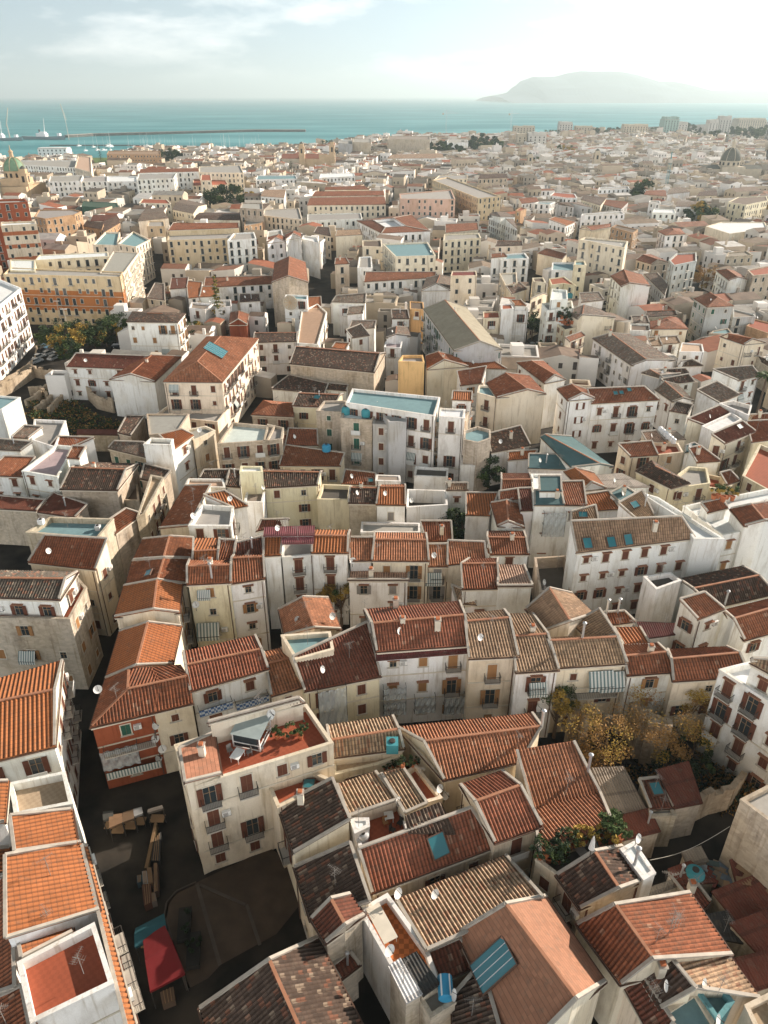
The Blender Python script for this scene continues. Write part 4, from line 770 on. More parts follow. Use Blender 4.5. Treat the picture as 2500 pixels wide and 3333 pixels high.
# ------------------------------------------------------------------ buildings
FOOT = []        # (polygon, top z, id)
def parse():
    out = []
    for ln in DATA.strip().split('\n'):
        a, b, c = [s.strip() for s in ln.split('|')]
        tk = a.split(); key, ty, h = tk[0], tk[1], float(tk[2]); rc, wc = tk[3].split(':'); o = {}
        for t in tk[4:]:
            if '=' in t: k, v = t.split('='); o[k] = v
            else: o[t] = 1
        out.append([key, ty, h, rc, wc, o, b, c])
    return out
def geom(key, ty, h, o, b):
    """roof mesh (verts, faces), wall edges for windows"""
    r = float(o.get('r', 1)); seg = b.split(';')
    P = [tuple(float(q) for q in s.split(',')) for s in seg[0].split()]
    if ty == 'f':
        V = [T(key, p[0], p[1], h) for p in P]; n = len(V)
        if area2(V) < 0: V = V[::-1]
        return V, [tuple(range(n))], [(i, (i+1) % n) for i in range(n)], None
    if ty == 's':
        V = [T(key, *P[0], h), T(key, *P[1], h), T(key, *P[3], h+r), T(key, *P[2], h+r)]
        return V, [(0,1,2,3)], [(0,1),(1,2),(2,3),(3,0)], None
    if ty in ('g', 'vg', 'm'):
        if ty == 'm':
            k = float(o.get('k', 1)); e = [T(key, *P[0], h), T(key, *P[1], h)]; rd = [T(key, *P[2], h+r), T(key, *P[3], h+r)]
            e2 = [rd[i] + (rd[i]-e[i])*k for i in (0, 1)]
            for q in e2: q.z = h+r*(1-k)
            V = e+rd+e2
        else:
            hr = h+r if ty == 'g' else h-.2; h1 = h if ty == 'g' else h+1.0; h2 = h if ty == 'g' else h+2.2
            V = [T(key, *P[0], h1), T(key, *P[1], h1), T(key, *P[2], hr), T(key, *P[3], hr), T(key, *P[4], h2), T(key, *P[5], h2)]
        return V, [(0,1,3,2),(2,3,5,4)], [(0,1),(1,5),(5,4),(4,0)], [(2,3)]
    if ty == 'h':
        V = [T(key, p[0], p[1], h) for p in P]
        a = (V[0]-V[1]).length; bb = (V[1]-V[2]).length; c = (V[0]+V[1]+V[2]+V[3])/4
        if a >= bb: d = (V[1]-V[0])*(.5*(1-bb/a)) ; m0, m1 = c-d, c+d; F_ = [(0,1,5,4),(1,2,5),(2,3,4,5),(3,0,4)]
        else: d = (V[2]-V[1])*(.5*(1-a/bb)); m0, m1 = c-d, c+d; F_ = [(0,1,4),(1,2,5,4),(2,3,5),(3,0,4,5)]
        for q in (m0, m1): q.z = h+r
        return V+[m0, m1], F_, [(0,1),(1,2),(2,3),(3,0)], [(4,5)]
    if ty == 'p':
        V = [T(key, p[0], p[1], h+(p[2] if len(p) > 2 else 0)) for p in P]
        F_ = [tuple(int(q) for q in s.split()) for s in seg[1:]]
        cnt = {}
        for f in F_:
            for i in range(len(f)): e = frozenset((f[i], f[(i+1) % len(f)])); cnt[e] = cnt.get(e, 0)+1
        we = []
        for f in F_:
            for i in range(len(f)):
                e = (f[i], f[(i+1) % len(f)])
                if cnt[frozenset(e)] == 1: we.append(e)
        return V, F_, we, [tuple(e) for e in cnt if cnt[e] == 2]
def clip(poly, axis, lo, hi):
    for sgn, lim in ((1, lo), (-1, -hi)):
        out = []; n = len(poly)
        for i in range(n):
            a, b = poly[i], poly[(i+1) % n]; da = sgn*a[axis]-lim; db = sgn*b[axis]-lim
            if da >= 0: out.append(a)
            if (da >= 0) != (db >= 0):
                t = da/(da-db); out.append(tuple(a[k]+(b[k]-a[k])*t for k in range(len(a))))
        poly = out
        if len(poly) < 3: return []
    return poly
def roof_faces(mb, V, F_, m, kind, near, cen, up=.16, grow=.22):
    """tile sheets a little proud of the walls, corrugated when near"""
    bnd = {}
    for f in F_:
        for i in range(len(f)): e = frozenset((f[i], f[(i+1) % len(f)])); bnd[e] = bnd.get(e, 0)+1
    bv = set(i for e, c in bnd.items() if c == 1 for i in e); W_ = []
    for i, v in enumerate(V):
        q = v.copy(); d = Vector((v.x-cen.x, v.y-cen.y, 0))
        if i in bv and d.length > .1: q += d.normalized()*grow
        q.z += up; W_.append(q)
    for f in F_:
        P = [W_[i] for i in f]; n = Vector((0,0,0))
        for i in range(len(P)): n += P[i].cross(P[(i+1) % len(P)])
        if n.length < 1e-6: continue
        n.normalize()
        if n.z < 0: P = P[::-1]; n = -n
        hdir = Vector((0,0,1)).cross(n); hdir = hdir.normalized() if hdir.length > .02 else Vector((1,0,0)); sdir_ = n.cross(hdir).normalized()
        o0 = P[0]; Q = [((p-o0).dot(hdir), (p-o0).dot(sdir_)) for p in P]
        off = rng.random()*50
        if near and kind in ('new', 'old', 'metal', 'fresh'):
            pit = {'new': .36, 'old': .36, 'metal': .30, 'fresh': .45}[kind]; amp = .07 if kind != 'metal' else .035
            # residual height of each vertex above the fitted plane (non planar quads): use ear interpolation by clip with z carried
            Q3 = [(q[0], q[1], (p-o0).dot(n)) for q, p in zip(Q, P)]
            u0 = min(q[0] for q in Q3); u1 = max(q[0] for q in Q3); k0 = math.floor(u0/pit); nseg = 4; st = pit/nseg
            i0 = math.floor(u0/st); i1 = math.ceil(u1/st)
            for i in range(i0, i1):
                c = clip(Q3, 0, i*st, (i+1)*st)
                if len(c) < 3: continue
                pts = []; uv = []
                for q in c:
                    w = amp*cos(2*pi*q[0]/pit)
                    pts.append(o0+hdir*q[0]+sdir_*q[1]+n*(q[2]+w)); uv.append((q[0]+int(off)*pit, q[1]))
                mb.face(pts, m, uv)
        else: mb.face(P, m, [(q[0]+off, q[1]) for q in Q])
        for i in range(len(f)):
            a, b = P[i], P[(i+1) % len(P)]
    for f in F_:
        for i in range(len(f)):
            a, b = f[i], f[(i+1) % len(f)]
            if bnd[frozenset((a, b))] == 1:
                A, B = W_[a], W_[b]; mb.face([A+Vector((0,0,-.2)), B+Vector((0,0,-.2)), B+Vector((0,0,.03)), A+Vector((0,0,.03))], m, [(0,0),(1,0),(1,.2),(0,.2)])
def wallmat(wc, old):
    if wc == 'pz': return wall_mat('palace')
    if wc == 'bn': return wall_mat('bands')
    return wall_mat('stone' if wc in ('s', 'br') else 'plaster')
def jitter(c, a=.06):
    k = 1+rng.uniform(-a, a); return tuple(min(.85, x*k*(1+rng.uniform(-.02,.02))) for x in c)
BUILT = []
def add_block(root, org, key, ty, h, rc, wc, o, b, main, wcol):
    V, F_, WE, ridges = geom(key, ty, h, o, b)
    foot = [(V[i].x, V[i].y) for i in ([e[0] for e in WE])]
    cen = sum((v for v in V), Vector())/len(V); dist = (Vector((cen.x, cen.y, 0))-Vector((0,0,0))).length
    near = dist < 210
    L = [v-org for v in V]; lc = cen-org
    # walls
    mb = MB(); cnt = {}; wm = wallmat(wc, 0)
    for f in F_:
        for i in range(len(f)): e = frozenset((f[i], f[(i+1) % len(f)])); cnt[e] = cnt.get(e, 0)+1
    for f in F_:
        for i in range(len(f)):
            a, c = f[i], f[(i+1) % len(f)]
            if cnt[frozenset((a, c))] == 1:
                A, B = L[a], L[c]; nrm = (B-A).cross(Vector((0,0,1))); out = (A+B)/2-lc
                bz = float(o.get('b', -.3)); lo = [Vector((A.x, A.y, bz)), Vector((B.x, B.y, bz))]
                q = [lo[0], lo[1], B, A]
                if nrm.dot(out) < 0: q = q[::-1]
                mb.face(q, wm)
    if ty == 'f':
        p = float(o.get('p', .5)); poly = [(v.x, v.y) for v in L]; t = .32 if dist < 300 else .5
        inn = inset(poly, t); n = len(poly); wall = mb.build('wall', root, wcol)
        fk, fc = FLOORC.get(rc, ('plain', (.3,.25,.2)))
        pm = MB(); zt = L[0].z
        oo = inset(poly, -.05)
        for i in range(n):
            j = (i+1) % n
            pm.face([(oo[i][0], oo[i][1], zt+.03), (oo[j][0], oo[j][1], zt+.03), (inn[j][0], inn[j][1], zt+.03), (inn[i][0], inn[i][1], zt+.03)], wm)
            pm.face([(inn[j][0], inn[j][1], zt-p), (inn[i][0], inn[i][1], zt-p), (inn[i][0], inn[i][1], zt+.03), (inn[j][0], inn[j][1], zt+.03)], wm)
            pm.face([(oo[i][0], oo[i][1], zt-.28), (oo[j][0], oo[j][1], zt-.28), (oo[j][0], oo[j][1], zt+.03), (oo[i][0], oo[i][1], zt+.03)], wm)
        pm.build('parapet', root, tuple(x*.96 for x in wcol))
        fm = MB(); fm.face([(q[0], q[1], zt-p) for q in inn], floor_mat(fk)); fm.build('roof', root, jitter(fc, .08))
    else:
        mb.build('wall', root, wcol)
        kind, col = ROOFC.get(rc, ('new', (.35,.12,.06)))
        rm = MB(); roof_faces(rm, L, F_, tile_mat(kind, 0 if near else 1), kind, near, lc); ro = rm.build('roof', root, jitter(col, .10))
        if dist < 420 and kind not in ('metal',):
            cm = MB(); rg = MB(); up = Vector((0,0,.27))
            def grow(v): d = Vector((v.x-lc.x, v.y-lc.y, 0)); return v+d.normalized()*.16
            for f in F_:
                for i in range(len(f)):
                    a, c = f[i], f[(i+1) % len(f)]
                    if cnt[frozenset((a, c))] == 1 and abs(L[a].z-L[c].z) > .4 and not ty == 'p': cm = MB(); cm.beam(grow(L[a])+up, grow(L[c])+up, .28, .2, M_CAP); cm.build('coping', root); cm = MB()
            if ty == 's': cm.beam(grow(L[3])+up, grow(L[2])+up, .28, .2, M_CAP)
            if cm.f: cm.build('coping', root)
            if ridges and ty != 'vg':
                for a, c in ridges: rg = MB(); rg.beam(L[a]+Vector((0,0,.24)), L[c]+Vector((0,0,.24)), .26, .14, M_RIDGE); rg.build('ridge_cap', root)
            # cornice and gutter under the low edges
            gm = MB()
            for a, c in WE:
                if abs(L[a].z-L[c].z) < .15 and L[a].z < h+.3+.6:
                    A, B = grow(L[a]), grow(L[c])
                    if (A-B).length > 1: gm.beam(A+Vector((0,0,-.16)), B+Vector((0,0,-.16)), .34, .2, M_FRAME); gm.beam(A+(A-lc).normalized()*.2+Vector((0,0,.02)), B+(B-lc).normalized()*.2+Vector((0,0,.02)), .12, .1, M_GUT)
            if gm.f: gm.build('cornice', root)
    return V, WE, foot, cen, dist
def facade(root, org, V, WE, ty, h, wc, o, fid, seed, dist, key):
    r = random.Random(seed)
    if dist > 1000: return
    wsel = [int(c) for c in o.get('w', '')] if 'w' in o else ([] if 'nw' in o else [0])
    cen = sum((v for v in V), Vector())/len(V)
    style = r.choice(['brown', 'brown', 'brown', 'brown', 'brown', 'wood', 'grey']) if wc in 'wc' else r.choice(['brown', 'brown', 'wood', 'green'])
    if wc == 'pyl': style = 'green'
    balc = r.random() < .78; hood = wc == 'w' and r.random() < .7
    for ei, (a, b) in enumerate(WE):
        if 'nw' in o: break
        A, B = V[a], V[b]; top = min(A.z, B.z, h+.5); A = Vector((A.x, A.y, 0)); B = Vector((B.x, B.y, 0)); d = B-A; Ln = d.length
        if Ln < 2.4: continue
        d.normalize(); n = d.cross(Vector((0,0,1)))
        if n.dot((A+B)/2-Vector((cen.x, cen.y, 0))) < 0: n = -n
        if n.dot(CAM.xy.to_3d()-(A+B)/2) <= 0: continue
        if ei not in wsel and r.random() > .55: continue
        fh = 3.5 if h < 16 else 3.3; nf = max(1, int(round(top/fh))); fh = top/nf; sp = r.choice([2.7, 3.0, 3.4]) if dist < 300 else 3.0
        nc = max(1, int((Ln-.8)/sp)); xd = d if d.cross(n).z < 0 else -d
        Mx = Matrix(((xd.x, -n.x, 0, 0), (xd.y, -n.y, 0, 0), (0, 0, 1, 0), (0, 0, 0, 1)))
        cols = [r.random() < .55 for _ in range(nc)]
        for fl in range(nf):
            for ci in range(nc):
                if r.random() < .10: continue
                p = A+d*(Ln*(ci+.5)/nc); tall = cols[ci] and balc and fl > 0; z = fl*fh+(1.45 if tall else 1.75)+ (.25 if fh > 3.6 else 0)
                if z+1 > top-.25: z = top-1.35
                if z < .9: continue
                q = p+n*1.3
                if any(f[2] != fid and f[1] > z-.6 and f[3] < q.x < f[4] and f[5] < q.y < f[6] and inside(q, f[0]) for f in FOOT): continue
                loc = p+n*.0+Vector((0,0,z))-org
                M_ = Matrix.Translation(loc) @ Mx
                if dist > 260:
                    wn_ = link_mesh('window', WK['plain_'+('tall' if tall else 'window')], root, M_)
                    if tall and dist < 420: link_mesh('balcony', WK['slab_n'], root, Matrix.Translation(loc-Vector((0,0,1.15))) @ Mx)
                    continue
                nm = 'tall' if tall else r.choice(['window', 'window', 'small'])
                wn_ = link_mesh('window' if not tall else 'balcony_door', WK[nm], root, M_)
                if r.random() < .62: link_mesh('shutter', WK['closed_%s_%s' % (nm, style)], wn_)
                elif nm != 'small':
                    ww = 1.0 if nm == 'window' else 1.15
                    for sx in (-1, 1): link_mesh('shutter', WK['leaf_%s_%s' % (nm, style)], wn_, Matrix.Translation((sx*(ww/2+ww/4+.03), -.03, 0)))
                hz = {'small': .72, 'window': .95, 'tall': 1.35}[nm]
                if hood and dist < 200: link_mesh('hood', WK['hood'], wn_, Matrix.Translation((0, 0, hz)))
                if not tall and dist < 200: link_mesh('sill', WK['sill'], wn_, Matrix.Translation((0, 0, -hz+.12)))
                if tall:
                    bl = link_mesh('balcony', WK['slab_n'], root, Matrix.Translation(loc-Vector((0,0,1.15))) @ Mx)
                    link_mesh('railing', WK['rail_n'] if r.random() < .85 else WK['screen_n'], bl)
                if dist < 230:
                    x = r.random()
                    if x < .10: link_mesh('air_conditioner', WK['ac'], root, Matrix.Translation(loc+xd*1.25+Vector((0,0,.2))) @ Mx)
                    elif x < .15 and tall: link_mesh('awning', WK['awning'], root, Matrix.Translation(loc+Vector((0,0,1.3))) @ Mx)
                    elif x < .18 and tall: link_mesh('laundry', WK['sheet'], root, Matrix.Translation(loc+n*.9+Vector((0,0,-.4))) @ Mx)
        # string course and rain pipe
        if dist < 300 and nf > 1 and Ln > 4 and wc not in ('s',):
            mb = MB(); e = n*.05
            for fl in range(1, nf):
                if r.random() < .5: z = fl*fh+.1; mb.beam(A+e+Vector((0,0,z))-org, B+e+Vector((0,0,z))-org, .08, .16, M_FRAME)
            if mb.f: mb.build('string_course', root)
            if r.random() < .7:
                mb = MB(); pp = A+d*(.35 if r.random() < .5 else Ln-.35)+n*.09-org; mb.tube([pp+Vector((0,0,.2)), pp+Vector((0,0,top-.1))], [.06,.06], M_GUT, 6); mb.build('rain_pipe', root)
def clutter(root, org, V, ty, h, rc, o, r, dist):
    if dist > 330: return
    cen = sum(V, Vector())/len(V); P = [v for v in V]
    def rnd(k=.75):
        w = [r.random()+.05 for _ in P]; s = sum(w); q = sum((p*(x/s) for p, x in zip(P, w)), Vector()); return q
    n = 1 if dist < 200 else 0
    if r.random() < .3: 
        q = rnd(); link_mesh('antenna', WK['antenna'], root, Matrix.Translation(q-org) @ Matrix.Rotation(r.random()*3, 4, 'Z'))
    if r.random() < .14:
        q = (P[0]+cen)/2 if ty != 'f' else P[r.randrange(len(P))]*.8+cen*.2; link_mesh('satellite_dish', WK['dish'], root, Matrix.Translation(q-org) @ Matrix.Rotation(R(30+r.random()*40), 4, 'Z'))
    if ty != 'f' and r.random() < .2:
        q = rnd(); q.z = h+float(o.get('r', 1))*.6; link_mesh(*(('chimney', WK['chimney']) if r.random() < .6 else ('flue', WK['pipe'])), root, Matrix.Translation(q-org+Vector((0,0,.1))))
COLN = dict(w='white', c='cream', y='pale yellow', s='stone', o='ochre', k='pink', g='grey', br='brown', pyl='yellow', R='red', bn='banded', pz='ochre', teal='teal')
RFN = dict(rd='brown-red', dr='maroon', sa='salmon', ob='dark brown', lb='pale tan', tn='tan', gy='grey-brown', pk='pinkish', teal='teal flat', conc='grey flat', terr='terrace', white='white flat', dark='dark flat')
RFN['or'] = 'orange'
def buildings():
    rows = parse(); groups = []
    for rw in rows:
        if rw[0] == '+': groups[-1].append(rw)
        else: groups.append([rw])
    for gi, g in enumerate(groups):
        key = g[0][0]
        for rw in g:
            V, F_, WE, _ = geom(key, rw[1], rw[2], rw[5], rw[6]); poly = [(V[e[0]].x, V[e[0]].y) for e in WE]
            xs = [p[0] for p in poly]; ys = [p[1] for p in poly]; FOOT.append((poly, rw[2], gi, min(xs), max(xs), min(ys), max(ys)))
    named = []
    for gi, g in enumerate(groups):
        V, F_, WE, _ = geom(g[0][0], g[0][1], g[0][2], g[0][5], g[0][6]); named.append((topx(sum(V, Vector())/len(V)), g[0][7]))
    for gi, g in enumerate(groups):
        key = g[0][0]; V, F_, WE, _ = geom(key, g[0][1], g[0][2], g[0][5], g[0][6]); c = sum(V, Vector())/len(V); org = Vector((c.x, c.y, 0))
        lab = g[0][7]; root = empty('building' if g[0][2] > 12.5 else 'house', org)
        wl_ = lab.lower()
        for k, nm in (('shed', 'shed'), ('church', 'church'), ('tower', 'tower'), ('palace', 'palace'), ('palazzo', 'palace'), ('ruin', 'ruin'), ('apartment', 'apartment_building')):
            if k in wl_.split(',')[0].split(' beside')[0].split(' behind')[0].split(' right of')[0].split(' left of')[0].split(' near')[0].split(' in front')[0].split(' between')[0].split(' below')[0].split(' and ')[0].replace('sheds', ''): root.name = nm
        if lab == 'x':
            me = named[gi][0]; best = min((((n_[0][0]-me[0])**2+(n_[0][1]-me[1])**2), i) for i, n_ in enumerate(named) if n_[1] != 'x'); nb = named[best[1]]
            side = ('left of' if nb[0][0] > me[0] else 'right of') if abs(nb[0][0]-me[0]) > abs(nb[0][1]-me[1]) else ('behind' if nb[0][1] > me[1] else 'in front of')
            short = nb[1].split(',')[0]; 
            for cut in (' with ', ' behind ', ' left of', ' right of', ' near ', ' beside ', ' in front'):
                short = short.split(cut)[0] if len(short.split(cut)[0].split()) > 2 else short
            lab = '%s %shouse with %s roof %s %s' % (COLN.get(g[0][4], 'pale'), 'wide ' if len(g) > 1 else '', RFN.get(g[0][3], 'brown'), side, short)
            pre = lab.rsplit(' '+short, 1)[0].split(); lab = ' '.join(pre+(['the']+short.split())[:15-len(pre)]); lab = re.sub(r' (and|or|with|of|the|in|its|a|by|at|on|to|left|right|red|white|small|low|hazy|cream|grey|stone|pale|long)$', '', lab) if len((pre+short.split())) >= 14 else lab
        tag(root, lab, 'house' if root.name.startswith('house') else 'shed' if root.name.startswith('shed') else 'church' if root.name.startswith('church') else 'building')
        for bi, rw in enumerate(g):
            if bi == 0 or rw[4] != g[bi-1][4]: wcol = jitter(WALLC.get(rw[4], (.7,.7,.7)), .06)
            V, WE, foot, cen, dist = add_block(root, org, key, rw[1], rw[2], rw[3], rw[4], rw[5], rw[6], bi == 0, wcol)
            facade(root, org, V, WE, rw[1], rw[2], rw[4], rw[5], gi, gi*31+bi, dist, key)
            clutter(root, org, V, rw[1], rw[2], rw[3], rw[5], random.Random(gi*7+bi), dist)
        BUILT.append((root, org, dist))
buildings()
# ------------------------------------------------------------------ ground, sea, far city
SEA_Z = -6.0
coast_px = [(-900,560),(0,540),(330,535),(420,508),(560,500),(700,505),(860,500),(960,492),(1090,488),(1130,470),(1260,458),(1330,446),(1500,440),(1650,438),(1800,432),(2000,420),(2200,408),(2500,396),(3300,372)]
coast = [pix(x, y, 0) for x, y in coast_px]
def ground():
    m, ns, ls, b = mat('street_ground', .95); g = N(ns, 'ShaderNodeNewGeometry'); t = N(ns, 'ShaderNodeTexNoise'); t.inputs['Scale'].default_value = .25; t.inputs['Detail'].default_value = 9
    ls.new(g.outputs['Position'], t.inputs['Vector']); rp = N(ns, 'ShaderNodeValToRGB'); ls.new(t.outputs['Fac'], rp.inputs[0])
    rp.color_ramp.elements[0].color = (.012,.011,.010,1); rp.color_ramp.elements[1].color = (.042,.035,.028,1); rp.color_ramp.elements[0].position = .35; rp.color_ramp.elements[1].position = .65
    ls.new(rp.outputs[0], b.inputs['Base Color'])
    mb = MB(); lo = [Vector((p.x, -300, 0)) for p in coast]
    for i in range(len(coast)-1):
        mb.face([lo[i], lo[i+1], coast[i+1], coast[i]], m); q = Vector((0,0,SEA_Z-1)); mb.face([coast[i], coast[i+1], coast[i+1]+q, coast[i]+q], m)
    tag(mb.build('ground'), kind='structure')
    # sea
    m, ns, ls, b = mat('sea_water', .4); b.inputs['Specular IOR Level'].default_value = .2; b.inputs['IOR'].default_value = 1.2
    g = N(ns, 'ShaderNodeNewGeometry'); mp = N(ns, 'ShaderNodeMapping'); mp.inputs['Scale'].default_value = (.0022, .006, 1); ls.new(g.outputs['Position'], mp.inputs[0])
    t = N(ns, 'ShaderNodeTexNoise'); t.inputs['Scale'].default_value = 1; t.inputs['Detail'].default_value = 6; ls.new(mp.outputs[0], t.inputs['Vector'])
    rp = N(ns, 'ShaderNodeValToRGB'); ls.new(t.outputs['Fac'], rp.inputs[0]); rp.color_ramp.elements[0].position = .42; rp.color_ramp.elements[1].position = .66
    rp.color_ramp.elements[0].color = (.03,.20,.22,1); rp.color_ramp.elements[1].color = (.11,.33,.35,1); ls.new(rp.outputs[0], b.inputs['Base Color'])
    t2 = N(ns, 'ShaderNodeTexNoise'); t2.inputs['Scale'].default_value = .12; t2.inputs['Detail'].default_value = 8; mp3 = N(ns, 'ShaderNodeMapping'); mp3.inputs['Scale'].default_value = (.5,1,1)
    ls.new(g.outputs['Position'], mp3.inputs[0]); ls.new(mp3.outputs[0], t2.inputs['Vector'])
    bp = N(ns, 'ShaderNodeBump'); bp.inputs['Strength'].default_value = .5; bp.inputs['Distance'].default_value = 2.5; ls.new(t2.outputs['Fac'], bp.inputs['Height']); ls.new(bp.outputs[0], b.inputs['Normal'])
    mb = MB(); mb.face([(-70000,200,SEA_Z),(70000,200,SEA_Z),(70000,75000,SEA_Z),(-70000,75000,SEA_Z)], m); tag(mb.build('sea'), kind='structure')
ground()
def headland():
    prof = [(1060,207),(1085,203),(1118,195),(1126,180),(1132,173),(1150,166),(1175,166),(1200,165),(1225,158),(1250,154),(1300,155),(1330,156),(1360,160),(1385,167),(1400,175),(1440,177),(1462,182),(1480,191),(1520,195),(1560,196),(1600,193),(1659,191),(1760,186),(1900,180)]
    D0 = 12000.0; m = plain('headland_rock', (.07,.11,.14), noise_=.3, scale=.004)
    mb = MB(); rows = []
    for (dx, dy), nx in zip(prof, prof[1:]+[None]):
        segs = 3 if nx else 1
        for s in range(segs):
            t = s/segs; x = dx+(nx[0]-dx)*t if nx else dx; y = dy+(nx[1]-dy)*t if nx else dy
            sx, sy = x*1.507, y*1.507; u = sx-1250; v = 1666.5-sy; yy = F*CP+v*SP; zz = -F*SP+v*CP; k = D0/yy; px_, pz = u*k, H0+zz*k
            row = []
            for j in range(13):
                a = j/12; w = (1-abs(2*a-1)**1.6); jit = noise.noise(Vector((px_*.0011, j*.6, 0)))*.16*w
                row.append(Vector((px_*(1+(a-.5)*.02), D0+(a-.5)*4500+noise.noise(Vector((px_*.002,j,3)))*150, SEA_Z-1+max(0, (pz-SEA_Z+1)*min(1.0, w+jit if j != 6 else 1)))))
            rows.append(row)
    for a, b in zip(rows, rows[1:]):
        for j in range(12): mb.face([a[j], b[j], b[j+1], a[j+1]], m)
    o = mb.build('headland'); tag(o, kind='structure')
headland()
NOBUILD = []
def zone(t, pts): NOBUILD.append([tuple(T(t, x, y, 0).xy) for x, y in pts])
zone('J', [(200,1160),(780,1170),(800,1420),(420,1500),(200,1500)])      # car park and trees
zone('G', [(-100,560),(220,250),(420,330),(420,620),(700,700),(760,800),(420,860),(150,680),(0,600)])
zone('K', [(325,540),(390,540),(460,720),(555,860),(610,1340),(465,1345),(430,1000),(400,760)])
zone('G', [(830,1480),(930,1330),(1130,1010),(1270,830),(1540,520),(1650,540),(1420,800),(1220,1080),(1030,1400),(960,1535)])
zone('D', [(430,1500),(440,900),(600,700),(700,450),(900,0),(980,0),(780,500),(660,900),(570,1250),(600,1600)])
zone('K', [(850,340),(900,340),(935,560),(860,560)])
zone('L', [(60,1290),(360,1250),(380,1500),(60,1500)])
zone('L', [(1200,850),(1300,850),(1330,1120),(940,1120),(900,980)])
zone('J', [(900,740),(1010,740),(1040,930),(880,1050),(780,1150)])
zone('Q', [(1000,480),(1400,470),(1400,680),(1120,690)])
zone('J', [(1260,400),(1480,400),(1500,560),(1260,540)])
FT = [('J',1370,545,21,14,'dark','large dark tree among roofs in the old quarter on the left'),('J',1000,262,19,13,'dark','dark rounded tree beside the marina apartment block, left of two'),('J',1055,258,18,13,'dark','dark rounded tree beside the marina apartment block, right of two'),
    ('K',1425,188,24,30,'dark','enormous domed fig tree near the shoreline'),('K',1150,200,18,22,'dark','broad dark tree left of the arcaded shoreline villa'),('K',1235,212,16,18,'green','lower dark tree between the wide market roof and the villa'),('K',845,158,14,22,'dark','flat dark tree left of the shoreline palace'),
    ('L',440,205,15,14,'yellow','single bright yellow tree far off among hazy roofs'),('L',882,520,18,9,'dark','dark pointed tree rising between roofs, right quarter'),('L',1240,640,15,10,'mixed','spreading green tree beside the wide low white-panelled roof'),('L',1262,620,11,6,'yellow','yellow tree clinging to the spreading green tree'),
    ('L',1655,600,12,8,'yellow','yellow tree cut by the right edge below the ochre palace'),('L',1430,620,9,8,'mixed','pale yellow-green tree in front of the ochre palace'),('L',10,190,18,16,'green','grey-green tree at the near end of the far right quarter'),
    ('L',640,82,16,34,'green','first hazy tree of the wooded skyline, left end'),('L',760,72,15,30,'dark','second hazy tree of the wooded skyline'),('L',960,74,15,34,'green','hazy tree left of the netted tower on the skyline'),('L',1270,88,17,40,'dark','hazy tree mass right of the netted tower on the skyline'),('L',1340,110,18,30,'green','hazy tree in front of the white skyline blocks'),
    ('L',1540,100,24,46,'green','tall hazy tree mass under the skyline building at far right'),('L',1640,120,26,50,'dark','hazy tree mass at the far right edge'),('L',1190,62,20,14,'dark','lone taller tree just right of the netted tower'),('L',270,265,11,12,'mixed','olive tree patch left of the stone bell tower'),('K',20,500,10,7,'yellow','yellow bush tree on the terrace of the cream laundry block')]
FTC = [(T(k, x, y, 0), rd) for k, x, y, h, rd, kd, lb in FT]+[(T('K',280,388,0),6),(T('J',610,250,0),5)]+[(pix(62,672,0), 22), (T('N',1190,690,0), 30), (pix(1035,556,0), 30), (T('M',1235,628,0), 7), (T('M',445,615,0), 7)]
